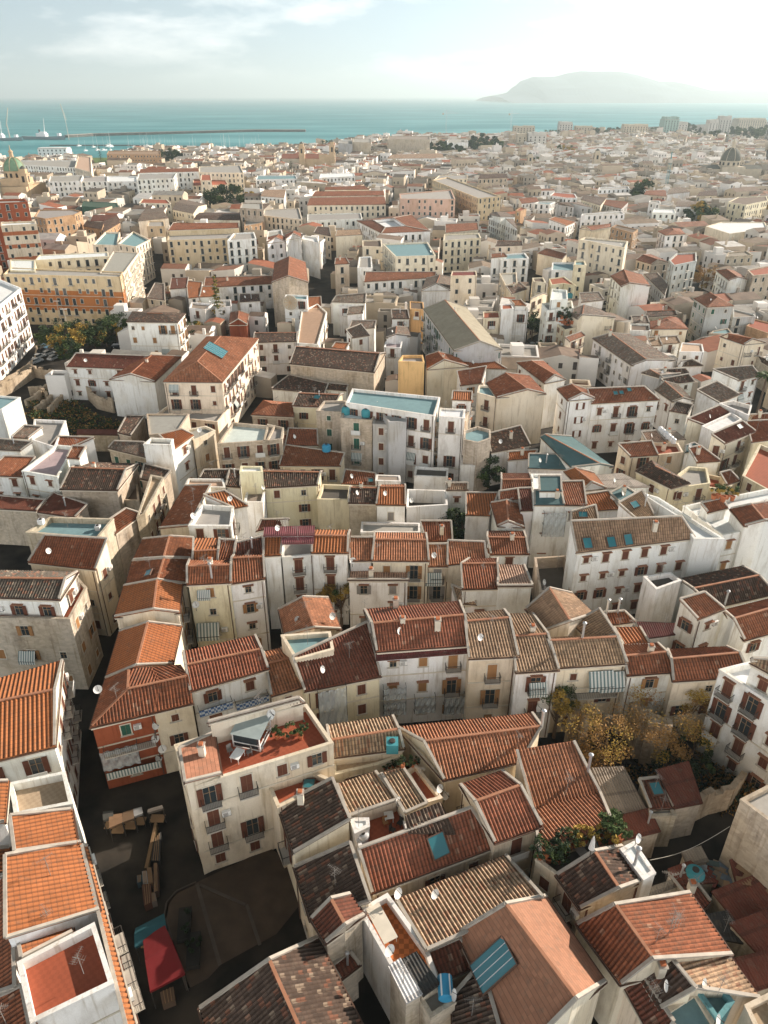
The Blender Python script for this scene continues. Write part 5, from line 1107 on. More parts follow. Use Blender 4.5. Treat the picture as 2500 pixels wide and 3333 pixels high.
def far_city():
    """everything past the individually built houses: one mesh of several thousand small houses"""
    wm = [plain('far_wall_%d' % i, c, noise_=.15, scale=.2) for i, c in enumerate(((.60,.56,.50),(.50,.42,.32),(.42,.35,.26),(.74,.71,.67),(.32,.28,.23)))]
    rm = [plain('far_roof_%d' % i, c, noise_=.3, scale=.4) for i, c in enumerate(((.25,.12,.075),(.19,.135,.10),(.24,.18,.13),(.13,.11,.09),(.30,.28,.25),(.30,.11,.06),(.52,.50,.47)))]
    wd = plain('far_opening', (.06,.05,.045)); mb = MB(); r = random.Random(11); cnt = 0; near = MB()
    cp = [(p.x, p.y) for p in coast]+[(coast[-1].x, -300), (coast[0].x, -300)]
    for d, (ang, x0, x1, y0, y1) in enumerate(((R(-8), -900, 60, 150, 1500), (R(14), 60, 420, 150, 1500), (R(-24), 420, 1300, 150, 1700))):
        ca, sa = cos(ang), sin(ang); cell = 11.5
        for i in range(-90, 130):
            for j in range(-10, 150):
                gx = (i + .18*noise.noise(Vector((i*.3, j*.3, d))))*cell*(1 if True else 1); gy = j*cell*.92
                if i % 5 == 0 and r.random() < .93: continue          # lanes
                if j % 9 == 0 and r.random() < .9: continue
                X = gx*ca-gy*sa+(200 if d == 2 else 0); Y = gx*sa+gy*ca+100
                if not (x0 <= X < x1 and y0 < Y < y1): continue
                if Y < 175: continue
                sx, sy = topx(Vector((X, Y, 8)))
                if sx < -160 or sx > 2660 or not inside((X, Y), cp): continue
                if any(inside((X, Y), z) for z in NOBUILD): continue
                if any((X-q.x)**2+(Y-q.y+rd*.3)**2 < (rd*1.05+3)**2 for q, rd in FTC): continue
                w = cell*r.uniform(.86, 1.04); l = cell*.92*r.uniform(.86, 1.08)
                if r.random() < .12: w *= 1.9
                h = r.choice([6, 7.5, 8.5, 9.5, 11]) if Y > 330 else r.uniform(5.5, 8.5)
                if Y > 500 and r.random() < .08: h += r.uniform(2, 6)
                a2 = ang+r.uniform(-.12, .12); c2, s2 = cos(a2), sin(a2)
                pc = [(X+(u*w*c2-v*l*s2)/2, Y+(u*w*s2+v*l*c2)/2) for u, v in ((-1,-1),(1,-1),(1,1),(-1,1))]
                tst = pc+[((pc[k][0]+pc[k-1][0])/2, (pc[k][1]+pc[k-1][1])/2) for k in range(4)]+[(X, Y)]
                bad = False
                for f in FOOT:
                    if f[3]-15 < X < f[4]+15 and f[5]-15 < Y < f[6]+15:
                        if any(inside(q, f[0]) for q in tst) or any(inside(q, pc) for q in f[0]): bad = True; break
                if bad:
                    w *= .45; l *= .45; ok = None
                    for ux, uy in ((-.27,-.27),(.27,-.27),(.27,.27),(-.27,.27)):
                        XX = X+(ux*cell*c2-uy*cell*s2); YY = Y+(ux*cell*s2+uy*cell*c2)
                        p2 = [(XX+(u*w*c2-v*l*s2)/2, YY+(u*w*s2+v*l*c2)/2) for u, v in ((-1,-1),(1,-1),(1,1),(-1,1))]
                        if not any(f[3]-9 < XX < f[4]+9 and f[5]-9 < YY < f[6]+9 and (any(inside(q, f[0]) for q in p2+[(XX, YY)]) or any(inside(q, p2) for q in f[0])) for f in FOOT): ok = (XX, YY, p2); break
                    if not ok: continue
                    X, Y, pc = ok; h = min(h, 7.5)
                W_ = wm[r.choice([0,0,1,1,2,3,3,4])]; Rf = rm[r.choice([0,1,1,2,2,3,4,5,6])]
                P0 = [Vector((x, y, 0)) for x, y in pc]; P1 = [Vector((x, y, h)) for x, y in pc]; cnt += 1
                for k in range(4): mb.face([P0[k], P0[(k+1) % 4], P1[(k+1) % 4], P1[k]], W_)
                ty = r.random(); rr = r.uniform(.8, 1.8)*min(w, l)/9
                if ty < .42:      # gable
                    k = 0 if r.random() < .6 else 1; a, b, c, e = [P1[(k+q) % 4] for q in range(4)]; m0 = (a+e)/2+Vector((0,0,rr)); m1 = (b+c)/2+Vector((0,0,rr)); o = Vector((0,0,.05))
                    mb.face([a+o, b+o, m1, m0], Rf); mb.face([m0, m1, c+o, e+o], Rf); mb.face([b, c, m1], W_); mb.face([e, a, m0], W_)
                elif ty < .74:    # lean-to
                    k = r.randrange(4); a, b, c, e = [P1[(k+q) % 4] for q in range(4)]; u = Vector((0,0,rr)); mb.face([a, b, c+u, e+u], Rf); mb.face([b, c, c+u], W_); mb.face([e, a, e+u], W_); mb.face([c, e, e+u, c+u], W_)
                else:             # terrace with parapet and a stair box
                    q = inset([(p.x, p.y) for p in P1], .5); z1 = h; z0 = h-.8; fl = r.choice([rm[4], rm[6], rm[0], rm[4]])
                    for k in range(4):
                        n_ = (k+1) % 4; mb.face([P1[k], P1[n_], (q[n_][0], q[n_][1], z1), (q[k][0], q[k][1], z1)], W_); mb.face([(q[n_][0], q[n_][1], z0), (q[k][0], q[k][1], z0), (q[k][0], q[k][1], z1), (q[n_][0], q[n_][1], z1)], W_)
                    mb.face([(x, y, z0) for x, y in q], fl)
                    if w > 7: mb.box((X+r.uniform(-2,2), Y+r.uniform(-2,2), h+.6), (3.4, 3.6, 2.8), W_, None, 1)
                if r.random() < .3: mb.box((X+r.uniform(-3,3), Y+r.uniform(-3,3), h+rr+.3), (.8,.8,2.2), W_)
                if Y < 1000 and w > 5:
                    for k in range(4):
                        A, B = P0[k], P0[(k+1) % 4]; dd = (B-A); Ln = dd.length; dd.normalize(); n_ = dd.cross(Vector((0,0,1)))
                        if n_.dot(-(A+B)/2) <= 0 or r.random() < .25: continue
                        nc = int(Ln/3.1)
                        for c_ in range(nc):
                            for fl in range(int(h/3.4)):
                                if r.random() < .2: continue
                                p = A+dd*(Ln*(c_+.5)/nc)+n_*.05+Vector((0,0,fl*3.4+1.9)); ww = dd*.55; hh = Vector((0,0,r.choice([.75,1.1])))
                                mb.face([p-ww-hh, p+ww-hh, p+ww+hh, p-ww+hh], wd)
    print('far houses', cnt, len(mb.f))
    o = mb.build('distant_houses'); tag(o, 'dense mass of small pale houses with brown roofs stretching to the shoreline', 'houses', kind='stuff')
far_city()

def haze():
    m = bpy.data.materials.new('haze_air'); m.use_nodes = True; ns = m.node_tree.nodes; ls = m.node_tree.links
    for n in list(ns): ns.remove(n)
    o = ns.new('ShaderNodeOutputMaterial'); v = ns.new('ShaderNodeVolumePrincipled'); v.inputs['Density'].default_value = HAZE; v.inputs['Color'].default_value = (.80, .96, 1.0, 1); v.inputs['Anisotropy'].default_value = .35
    ls.new(v.outputs[0], o.inputs['Volume'])
    mb = MB(); mb.box((0, 37000, 292), (150000, 80000, 600), m); ob = mb.build('haze'); tag(ob, 'thin pale sea haze lying over the whole city and bay', 'haze', kind='stuff')
HAZE = .00010
haze()
# ------------------------------------------------------------------ things on, between and beyond the houses
bpy.context.view_layer.update()
DG = bpy.context.evaluated_depsgraph_get()
HZ = bpy.data.objects.get('haze')
def ray(key, x, y):
    p = T(key, x, y, 0); d = (p-CAM).normalized(); o = CAM.copy()
    for _ in range(6):
        ok, loc, n, idx, ob, m = SC.ray_cast(DG, o, d)
        if not ok: return None, None, None
        if ob.name == 'haze': o = loc+d*.01; continue
        root = ob
        while root.parent: root = root.parent
        if n.dot(d) > 0: n = -n
        return loc, n, root
    return None, None, None
def frame(n, roll=0):
    """matrix with local +Z along n, +X horizontal"""
    z = n.normalized(); x = Vector((0,0,1)).cross(z); x = x.normalized() if x.length > .05 else Vector((1,0,0)); y = z.cross(x)
    return Matrix(((x.x,y.x,z.x,0),(x.y,y.y,z.y,0),(x.z,y.z,z.z,0),(0,0,0,1)))
def part_at(root, name, me, loc, M):
    o = bpy.data.objects.new(name, me); COL.objects.link(o); o.parent = root; o.matrix_local = Matrix.Translation(loc-root.location) @ M; return o
def skylight_mesh(w, l, panes=1, tall=.16):
    mb = MB(); t = .09
    for s in (-1, 1): mb.box((s*w/2, 0, tall), (t, l+t, .22), M_GUT); mb.box((0, s*l/2, tall), (w-t, t, .22), M_GUT)
    mb.box((0, 0, tall+.03), (w-t, l-t, .05), M_TGLASS)
    for k in range(1, panes): mb.box((-w/2+w*k/panes, 0, tall+.08), (.06, l-t, .06), M_METAL)
    return mb.mesh('skylight')
SK = {}
for key, x, y, w, l, pn in [('B',1150,465,1.7,2.0,1),('C',20,1185,2.4,3.8,4),('F',573,130,1.3,1.7,1),('F',715,122,1.3,1.6,1),('F',815,105,1.3,1.6,1),('F',937,87,1.3,1.8,1),('F',1030,73,1.3,1.6,1),('F',1120,57,1.3,1.6,1),
        ('I',547,1250,1.4,1.1,1),('I',855,1190,1.5,1.2,1),('I',742,520,1.0,1.0,1),('I',777,516,1.0,1.0,1),('I',823,499,1.0,1.0,1),('H',430,545,1.6,1.4,1),('D',895,312,1.5,.9,1),('C',985,130,1.2,1.4,1),('G',1292,262,5.5,5.0,5),
        ('H',750,1045,1.0,1.0,1),('H',685,228,2.4,1.4,1),('I',585-400+1300,700+20,1.4,1.0,1),('B',380,105,1.2,1.2,1)]:
    loc, n, root = ray(key, x, y)
    if loc is None or root.type != 'EMPTY' or n.z < .5: continue
    good = None
    for dpx in (14, 11, 17, 9, 20, 12.5, 7):
        hs = [ray(key, x+a, y+b)[0] for a, b in ((-dpx,dpx*.6),(dpx,dpx*.6),(0,-dpx))]; hs2 = [ray(key, x+a, y+b)[0] for a, b in ((dpx*.8,-dpx*.7),(-dpx*.8,-dpx*.7),(0,dpx))]
        if None in hs or None in hs2: continue
        n1 = (hs[1]-hs[0]).cross(hs[2]-hs[0]).normalized(); n2 = (hs2[1]-hs2[0]).cross(hs2[2]-hs2[0]).normalized()
        if n1.z < 0: n1 = -n1
        if n2.z < 0: n2 = -n2
        n = (n1+n2).normalized()
        if n.z > .6 and n1.dot(n2) > .9: good = n; break
    if not good: print('skylight missed', key, x, y); continue
    loc = (sum(hs, Vector())+sum(hs2, Vector()))/6 + n*.1
    if (w, l, pn) not in SK: SK[(w, l, pn)] = skylight_mesh(w, l, pn)
    part_at(root, 'skylight', SK[(w, l, pn)], loc, frame(n))
for key, x, y in [('E',790,200),('E',525,610),('B',835,745),('C',1085,985),('C',1060,1000),('C',1110,960),('C',985,1045),('E',1300,510),('E',1630,1350),('D',1600,960),('B',740,960),('B',720,900),('C',260,440),('C',1380,820),('F',310,460),
        ('F',760,650),('F',1060,720),('D',1270,310),('G',1155,1230),('I',905,712),('E',705,580),('E',715,545),('B',1040,80),('E',1420,320),('O',1275,620),('O',1110,850),('H',320,520),('D',1210,1200),('E',300,1140),('E',245,1180)]:
    loc, n, root = ray(key, x, y)
    if loc is not None and root.type == 'EMPTY' and n.z > .3: part_at(root, 'antenna', WK['antenna'], loc-Vector((0,0,.1)), Matrix.Rotation(rng.random()*3, 4, 'Z') @ Matrix.Scale(.85, 4))
for key, x, y in [('B',905,800),('B',915,245),('B',855,1140),('B',1188,200),('D',938,1265),('D',936,1335),('D',955,1450),('D',980,1395),('D',1622,1200),('E',605,545),('E',515,605),('D',1180,530),('D',600,1045),('G',1155,1290),('F',270,1160),('I',845,770),('G',1200,770),('E',150,1190),('E',640,265),('C',262,435)]:
    loc, n, root = ray(key, x, y)
    if loc is not None and root.type == 'EMPTY': part_at(root, 'satellite_dish', WK['dish'], loc+n*.1, Matrix.Rotation(R(25+rng.random()*40), 4, 'Z') @ Matrix.Scale(1.1, 4))
for key, x, y, k in [('E',900,515,'chimney'),('E',1150,640,'chimney'),('E',752,330,'chimney'),('C',860,575,'pipe'),('E',300,830,'pipe'),('F',690,545,'pipe'),('F',757,540,'pipe'),('F',545,690,'pipe'),('F',472,640,'pipe'),('F',1400,490,'pipe'),('F',1432,490,'pipe'),
        ('F',1630,455,'pipe'),('C',580,10,'pipe'),('F',340,1320,'pipe'),('F',303,1220,'pipe'),('I',1030,860,'chimney'),('O',1420,1080,'chimney'),('K',830,1160,'chimney'),('K',1045,950,'chimney'),('J',905,1110,'chimney'),('D',1270,330,'pipe'),('P',345,950,'chimney')]:
    loc, n, root = ray(key, x, y)
    if loc is not None and root.type == 'EMPTY' and n.z > .3: part_at(root, 'chimney' if k == 'chimney' else 'flue', WK[k], loc, Matrix.Scale(1.15 if k == 'chimney' else 1.3, 4))
# wall fittings seen in the photograph
def net_mesh(w, h):
    m, ns, ls, b = mat('debris_net', .9); b.inputs['Base Color'].default_value = (.50,.54,.55,1); b.inputs['Alpha'].default_value = .62; r = random.Random(4); mb = MB(); n = 14
    for i in range(n):
        for j in range(10):
            f = lambda a, c: Vector((-w/2+w*a/n, -.75-.12*sin(a*1.7+c)-.1*cos(c*1.3), h/2-h*c/10))
            mb.face([f(i,j), f(i,j+1), f(i+1,j+1), f(i+1,j)], m)
    for x in (-1, 1):
        for z in (-.5, 0, .5): mb.beam(Vector((x*w/2, 0, z*h)), Vector((x*w/2, -.75, z*h)), .06, .06, M_IRON)
        mb.beam(Vector((x*w/2, -.75, -h/2)), Vector((x*w/2, -.75, h/2)), .06, .06, M_IRON)
    return mb.mesh('scaffold_net')
def wall_frame(n): return Matrix(((-n.y,-n.x,0,0),(n.x,-n.y,0,0),(0,0,1,0),(0,0,0,1)))
NET = {}
for key, x, y, nm, w, h in [('E',515,1080,'net',3.4,5.5),('E',890,1000,'net',2.8,1.9),('E',890,1090,'net',2.8,2.2),('E',1070,1070,'net',2.6,2.6),('E',1245,1070,'net',2.6,3.0),('I',370,1290,'net',3.6,4.5),('F',275,980,'awn',1,1),('F',650,910,'awn',1.4,1),('F',715,915,'awn',1.4,1),
        ('D',1225,425,'awn',.8,1),('D',1250,620,'awn',1.4,1),('D',1525,640,'awn',1.4,1),('E',900,965,'awn',1.3,1),('D',170,790,'awn',1.0,1),('E',1125,320,'awn',1.1,1),('D',720,1380,'net',4.0,3.0),('D',1525,640,'awn',1.3,1)]:
    loc, n, root = ray(key, x, y)
    if loc is None or root.type != 'EMPTY' or abs(n.z) > .3: continue
    n = Vector((n.x, n.y, 0)).normalized()
    if nm == 'net':
        if (w, h) not in NET: NET[(w, h)] = net_mesh(w, h)
        part_at(root, 'scaffold_net', NET[(w, h)], loc+n*.05, wall_frame(n))
    else: part_at(root, 'awning', WK['awning'], loc+n*.1+Vector((0,0,.6)), wall_frame(n) @ Matrix.Scale(w, 4))
def rail_run(root, a, b, h=1.0, solid=None, name='railing', slab=True):
    mb = MB(); d = b-a; L = d.length; d.normalize(); nn = Vector((d.y, -d.x, 0))
    if nn.dot(CAM.xy.to_3d()-a) < 0: nn = -nn
    o = nn*1.0
    if slab: mb.beam(a+nn*.5+Vector((0,0,-.07)), b+nn*.5+Vector((0,0,-.07)), 1.0, .14, M_STONE)
    mb.beam(a+o+Vector((0,0,h)), b+o+Vector((0,0,h)), .05, .05, M_IRON)
    if solid: mb.beam(a+o+Vector((0,0,h/2)), b+o+Vector((0,0,h/2)), .05, h, solid)
    else:
        for i in range(int(L/.22)+1): q = a+d*(i*.22)+o; mb.beam(q, q+Vector((0,0,h)), .025, .025, M_IRON)
    for q in (a, b): mb.beam(q+Vector((0,0,h)), q+o+Vector((0,0,h)), .05, .05, M_IRON)
    ob = mb.build(name, root); 
    for v in ob.data.vertices: v.co -= root.location
m_tl, ns, ls, b_ = mat('blue_majolica', .4); g_ = N(ns, 'ShaderNodeNewGeometry'); ck = N(ns, 'ShaderNodeTexChecker'); ck.inputs['Scale'].default_value = 3.0; ls.new(g_.outputs['Position'], ck.inputs['Vector']); ls.new(mixc(ns, ls, ck.outputs['Fac'], (.5,.55,.6), (.05,.12,.28)), b_.inputs['Base Color'])
for key, x0, y0, x1, y1, mt in [('D',1185,1105,1385,1065,m_tl),('D',1405,1065,1600,1030,m_tl),('E',1385,955,1610,935,M_CANVAS),('E',1370,1075,1600,1050,M_GREEN),('F',400,1010,740,995,None),('F',835,1070,1050,1050,None),('E',820,905,1330,870,M_WHITE),('D',620,1350,930,1290,None),('D',640,1490,960,1400,M_AWN),
        ('F',225,1035,325,1035,M_GREEN)]:
    l0, n0, r0 = ray(key, x0, y0); l1, n1, r1 = ray(key, x1, y1)
    if l0 is None or l1 is None or r0 != r1 or r0.type != 'EMPTY' or abs(n0.z) > .3 or (l0-l1).length > 26: continue
    l1.z = l0.z = (l0.z+l1.z)/2-.6; rail_run(r0, l0, l1, 1.0, mt, 'balcony')
# ------------------------------------------------------------------ trees
def crown(mb, c, rad, n, leaf, mats, r, clumps=26, flat=.8):
    C_ = []
    for _ in range(clumps):
        d = Vector((r.gauss(0,1), r.gauss(0,1), r.gauss(0,1)*.8)).normalized(); k = r.uniform(.45, 1.0); C_.append((c+Vector((d.x*rad[0]*k, d.y*rad[1]*k, d.z*rad[2]*k)), r.uniform(.22, .42)*min(rad), r.choice(mats)))
    per = max(4, n//clumps)
    for cc, cr, m in C_:
        for _ in range(per):
            d = Vector((r.gauss(0,1), r.gauss(0,1), r.gauss(0,1))).normalized()*cr*r.random()**.4; p = cc+Vector((d.x, d.y, d.z*flat)); s = leaf*r.uniform(.6, 1.3)
            a = Vector((r.uniform(-1,1), r.uniform(-1,1), r.uniform(-.5,.5))).normalized(); b = a.cross(Vector((r.uniform(-1,1), r.uniform(-1,1), r.uniform(-1,1)))).normalized()
            mb.face([p-a*s, p-b*s*.5, p+a*s, p+b*s*.5], m)
    return C_
def tree(loc, h, rad, kind, label, group=None, n=2600, leaf=.34, seed=0, name='tree', cat='tree'):
    r = random.Random(seed+int(abs(loc.x)*7)); t = empty(name, loc); tag(t, label, cat, group)
    mats = dict(yellow=[M_YLEAF, M_YLEAF, M_LEAF], green=[M_LEAF, M_LEAF, M_DLEAF], autumn=[M_OLEAF, M_OLEAF, M_YLEAF], dark=[M_DLEAF, M_DLEAF, M_LEAF], mixed=[M_LEAF, M_YLEAF, M_DLEAF])[kind]
    rz = min(rad*.85, h*.42); c = Vector((0, 0, h-rz)); cb = MB(); C_ = crown(cb, c, (rad, rad, rz), n, leaf, mats, r, 30 if n > 1500 else 16); cb.build('crown', t)
    tb = MB(); w = .05*h**.7*.6+.05; tb.tube([Vector((0,0,-.3)), Vector((.1*w,.2*w,h*.25)), Vector((.3*w,0,h*.5)), c+Vector((0,0,rz*.3))], [w*1.5, w, w*.8, w*.2], M_BARK, 8)
    for cc, cr, m in C_[:14]: s0 = Vector((.2*w, 0, h*r.uniform(.25,.5))); tb.tube([s0, (s0+cc)/2+Vector((0,0,-.05*h)), cc], [w*.5, w*.3, w*.08], M_BARK, 5)
    tb.build('trunk', t); return t
def conifer(loc, h, w, label, n=1800, seed=1, mats=None, group=None):
    r = random.Random(seed); t = empty('conifer', loc); tag(t, label, 'tree', group); cb = MB(); mats = mats or [M_LEAF, M_DLEAF]
    lv = 16
    for i in range(lv):
        z = h*(.12+.86*i/lv); rr = w*(1-i/lv)**.8+.25
        for k in range(7):
            a = r.random()*2*pi; L = rr*r.uniform(.6,1.1); d = Vector((cos(a), sin(a), -.18))
            for q in range(n//(lv*7)):
                u = r.random(); p = Vector((0,0,z))+d*L*u+Vector((r.gauss(0,.18), r.gauss(0,.18), r.gauss(0,.15))); s = .34*r.uniform(.6,1.3); e = Vector((r.uniform(-1,1), r.uniform(-1,1), r.uniform(-.4,.4))).normalized(); f = e.cross(Vector((0,0,1))).normalized()
                cb.face([p-e*s, p-f*s*.4, p+e*s, p+f*s*.4+Vector((0,0,-.1))], r.choice(mats))
    cb.build('crown', t); tb = MB(); tb.tube([Vector((0,0,-.3)), Vector((0,0,h*.5)), Vector((0,0,h))], [.3,.18,.04], M_BARK, 7); tb.build('trunk', t); return t
TR = [('G',330,265,10,5,'green','dense green tree at the left end of the car park grove'),('G',425,300,11,5.5,'yellow','tallest tree of the car park grove, yellow tinged, beside the lamp post'),('G',495,265,9.5,4.6,'mixed','yellow and green tree in the middle of the car park grove'),
    ('G',575,255,10,5,'green','dark tree right of the yellow one in the car park grove'),('G',645,238,10,5,'mixed','olive green tree in the right half of the car park grove'),('G',705,205,9.5,4.6,'green','last tree at the right end of the car park grove, by the white block'),
    ('G',420,345,8,3.6,'dark','low dark tree at the front of the car park grove above the maroon hall'),('G',1165,260,9,5,'mixed','olive tree behind the grand palace, right of the white four-storey block'),('G',1215,225,8,4,'yellow','thin yellowish tree behind the grand palace roof'),
    ('F',372,1290,8.5,2.3,'yellow','small bright yellow tree at the end of the salmon roof'),('F',650,1500,10,4.8,'autumn','big golden brown autumn tree in the ruined yard'),('F',985,1430,9.8,4.7,'autumn','second golden tree right of the broken white ruin wall'),
    ('F',1150,1270,9.5,2.8,'autumn','airy orange-leaved tree in front of the long cream house'),('F',1190,1440,4,3.4,'dark','dark thicket tree in the shaded yard below the golden trees'),('F',540,1560,5.5,2.4,'autumn','small russet tree pressed against the terracotta roof edge'),('F',1060,1540,4,2.8,'dark','low olive tree behind the rusty sheds'),
    ('E',575,620,9,2.6,'yellow','yellow-green tree in the court behind the rotated gable house'),('E',505,600,8,1.8,'autumn','bare twiggy tree beside the yellow-green court tree'),('H',1290,1400,6,3.6,'dark','dark garden tree behind the small square red roof'),('H',1380,1390,5.5,3.2,'dark','second dark garden tree nearer the orange roof on posts'),
    ('H',1200,1280,5,2.2,'green','overgrown tree inside the rubble by the roofless ruin'),('H',1450,1090,7,3.6,'dark','dark tree below the round turret house'),('H',1590,1010,6,2.8,'autumn','brownish tree beside the dark brown angled roof'),('I',200,325,5,2.6,'green','small round tree at the little car park, left one'),
    ('I',285,315,6,3,'green','small round tree at the little car park, right one'),('O',480,1130,9,4,'dark','dark tree in the shaded side street by the white tower house'),('P',850,560,11,7,'autumn','brown creeper-covered tree mass right of the blank grey tower block'),('P',560,720,6,5,'autumn','reddish scrub tree at the foot of the blank grey tower block'),
    ('I',60,1010,5.5,3.2,'dark','dark garden tree left of the square teal roof'),('E',1180,55,4,2.0,'dark','little tree in the inner court with the red awning')]
for i, (k, x, y, h, rd, kd, lb) in enumerate(TR): tree(T(k, x, y, 0), h, rd, kd, lb, n=4500 if k in 'FE' else 3000, leaf=.125 if k in 'FE' else .30, seed=i)
conifer(T('J', 1322, 1285, 0), 21, 3.0, 'tall slender pale green conifer standing among white houses', 2600, 5, [M_LEAF, M_LEAF, M_YLEAF])
for i, (k, x, y, h, rd, kd, lb) in enumerate(FT): tree(T(k, x, y, 0), h, rd, kd, lb, n=3600, leaf=.8 if rd < 16 else 1.6, seed=60+i)
conifer(T('K', 280, 388, 0), 22, 6, 'dark pyramid conifer beside the long teal-roofed building', 1500, 8, [M_DLEAF])
conifer(T('J', 610, 250, 0), 20, 5, 'tall thin pine on the lawn by the marina', 1200, 9, [M_DLEAF])
def palm(loc, h, label, s=1.0, group=None):
    t = empty('palm_tree', loc); tag(t, label, 'palm tree', group); tb = MB(); tb.tube([Vector((0,0,-.2)), Vector((.1,0,h*.5)), Vector((.15,.1,h))], [.32*s,.24*s,.2*s], M_BARK, 7); tb.build('trunk', t); cb = MB(); r = random.Random(3)
    for k in range(22):
        a = k*2.4; el = r.uniform(-.3, 1.0); L = 3.0*s; prev = None
        for q in range(6):
            u = q/5; p = Vector((.15,.1,h))+Vector((cos(a)*L*u*cos(el), sin(a)*L*u*cos(el), L*u*sin(el)-1.6*s*u*u)); sd = Vector((-sin(a), cos(a), -.15))*(.42*s*(1-abs(u-.4)))
            if prev: cb.face([prev[0]-prev[1], p-sd, p+sd, prev[0]+prev[1]], M_LEAF)
            prev = (p, sd)
    cb.build('crown', t); return t
palm(T('I', 1590, 640, 0), 10, 'tall palm tree on the right edge behind white parapets', 1.2)
pp = palm(T('K', 465, 172, 0), 13, 'identical small palm trees standing in a row on the hazy shore', 1.6, 'palms along the shore')
for x, y in [(485,170),(505,172)]: c = copy_tree(pp); c.location = T('K', x, y, 0)
for x in (320, 345, 362, 380, 398): c = copy_tree(pp); c.location = T('L', x, 92, 0)
# ------------------------------------------------------------------ vehicles
def car(loc, rz, col, label):
    t = empty('parked_car', loc, rz); tag(t, label, 'car', 'cars parked near the houses'); cm = plain('car_paint_%d_%d' % (int(col[0]*100), int(col[2]*100)), col, .3, noise_=.02)
    mb = MB(); prof = [(-2.05,.3),(-2.05,.72),(-1.95,.85),(-1.1,.9),(1.0,.92),(1.95,.75),(2.05,.55),(2.05,.3)]
    for s, o in ((-.85,1),(.85,-1)): mb.face([Vector((x, s, z)) for x, z in prof][::o], cm)
    for (x0,z0),(x1,z1) in zip(prof, prof[1:]+prof[:1]): mb.face([Vector((x0,-.85,z0)), Vector((x1,-.85,z1)), Vector((x1,.85,z1)), Vector((x0,.85,z0))][::-1], cm)
    mb.build('body', t); cb = MB(); lo = [(-1.75,-.78,.86),(1.0,-.78,.9),(1.0,.78,.9),(-1.75,.78,.86)]; hi = [(-1.3,-.62,1.42),(.3,-.62,1.42),(.3,.62,1.42),(-1.3,.62,1.42)]
    for i in range(4): j = (i+1) % 4; cb.face([lo[i], lo[j], hi[j], hi[i]], M_GLASS)
    cb.build('windows', t); rb = MB(); rb.box((-.5,0,1.44), (1.62,1.26,.05), cm); rb.build('roof', t)
    wb = MB(); wb.tube([Vector((0,-.1,0)), Vector((0,.1,0))], [.31,.31], M_DARK, 12); wb.tube([Vector((0,-.11,0)), Vector((0,.11,0))], [.17,.17], M_METAL, 8); wm = wb.mesh('wheel')
    for x in (-1.3, 1.3):
        for y in (-.78, .78): link_mesh('wheel', wm, t, Matrix.Translation((x, y, .31)))
    return t
WH = (.72,.73,.73); SL = (.42,.45,.47); DK = (.03,.035,.045); BL = (.07,.15,.22)
for k, x, y, a, c, lb in [('G',290,285,70,WH,'white car second from the grove in the double row'),('G',237,305,75,WH,'white car parked by the huge white building, middle of its row'),('G',222,332,65,SL,'silver car at the near end of the row by the huge white building'),('G',325,312,72,SL,'silver car just in front of the white one in the double row'),
        ('G',343,268,72,WH,'white car nearest the grove trunks'),('G',258,270,75,DK,'dark car far along the row by the huge white building'),('G',215,408,60,DK,'dark car alone on the ramp beside the excavation'),('G',372,432,40,BL,'bluish car by the white hall wall'),('G',404,434,60,WH,'white car tucked against the white hall corner'),
        ('G',710,240,10,DK,'dark car behind the grove near the white block'),('G',740,140,10,SL,'silver car in front of the ochre palace, right end'),('G',270,130,15,DK,'dark car in front of the ochre palace, left end'),('G',510,130,10,BL,'blue car half hidden by the grove before the ochre palace'),('G',275,245,75,BL,'blue car at the far end of the row by the huge white building'),
        ('I',152,262,8,WH,'white car standing crosswise by the block with green doors'),('I',127,293,100,SL,'silver car first in the little car park row'),('I',160,298,100,WH,'white car second in the little car park row'),('I',237,236,100,SL,'silver car far back in the little car park'),('I',275,235,120,WH,'white car far back beside the silver one'),
        ('I',320,312,115,SL,'silver car right of the little car park trees'),('I',262,262,20,BL,'blue car in the middle of the little square'),('I',100,300,100,DK,'dark car at the left of the little car park row')]:
    car(T(k, x, y, 0), R(a), c, lb)
# ------------------------------------------------------------------ sea side
M_HULL = plain('boat_hull', (.70,.71,.72), .4, noise_=.05); M_NAVY = plain('ship_grey', (.16,.22,.24), .6); M_ROCK = plain('breakwater_stone', (.11,.11,.10), noise_=.4, scale=.1)
def boat():
    t = empty('sailing_boat', (0,0,0)); tag(t, 'white yachts with bare masts moored side by side, alike from afar', 'boat', 'yachts moored along the marina jetties'); mb = MB()
    sec = [(-5,.9,.9),(-2,1.5,.9),(1,1.6,1.0),(4,.8,1.2),(5.6,.05,1.4)]; rr = [[Vector((x,-w,h)), Vector((x,-w*.6,-.3)), Vector((x,w*.6,-.3)), Vector((x,w,h))] for x, w, h in sec]
    for a, b in zip(rr, rr[1:]):
        for k in range(3): mb.face([a[k], b[k], b[k+1], a[k+1]], M_HULL)
        mb.face([a[3], b[3], b[0], a[0]], M_HULL)
    mb.face(rr[0], M_HULL); mb.build('hull', t); c = MB(); c.box((-.6,0,1.25), (4.2,1.7,.7), M_WHITE, None, .8); c.build('cabin', t)
    m = MB(); m.tube([Vector((.6,0,1)), Vector((.6,0,15.5))], [.11,.06], M_WHITE, 6); m.beam(Vector((.6,0,2.6)), Vector((-4,0,2.5)), .22, .22, M_WHITE); m.build('mast', t); return t
b0 = boat(); r = random.Random(5); spots = []
for k in range(58):
    sx = r.uniform(250, 860); sy = 476+(sx-250)*.018+r.choice([-2, 0, 3, 12, 15])+r.uniform(-1,1)
    if sx > 470 and sy > 486 and r.random() < .3: sy -= 8
    spots.append((sx, sy))
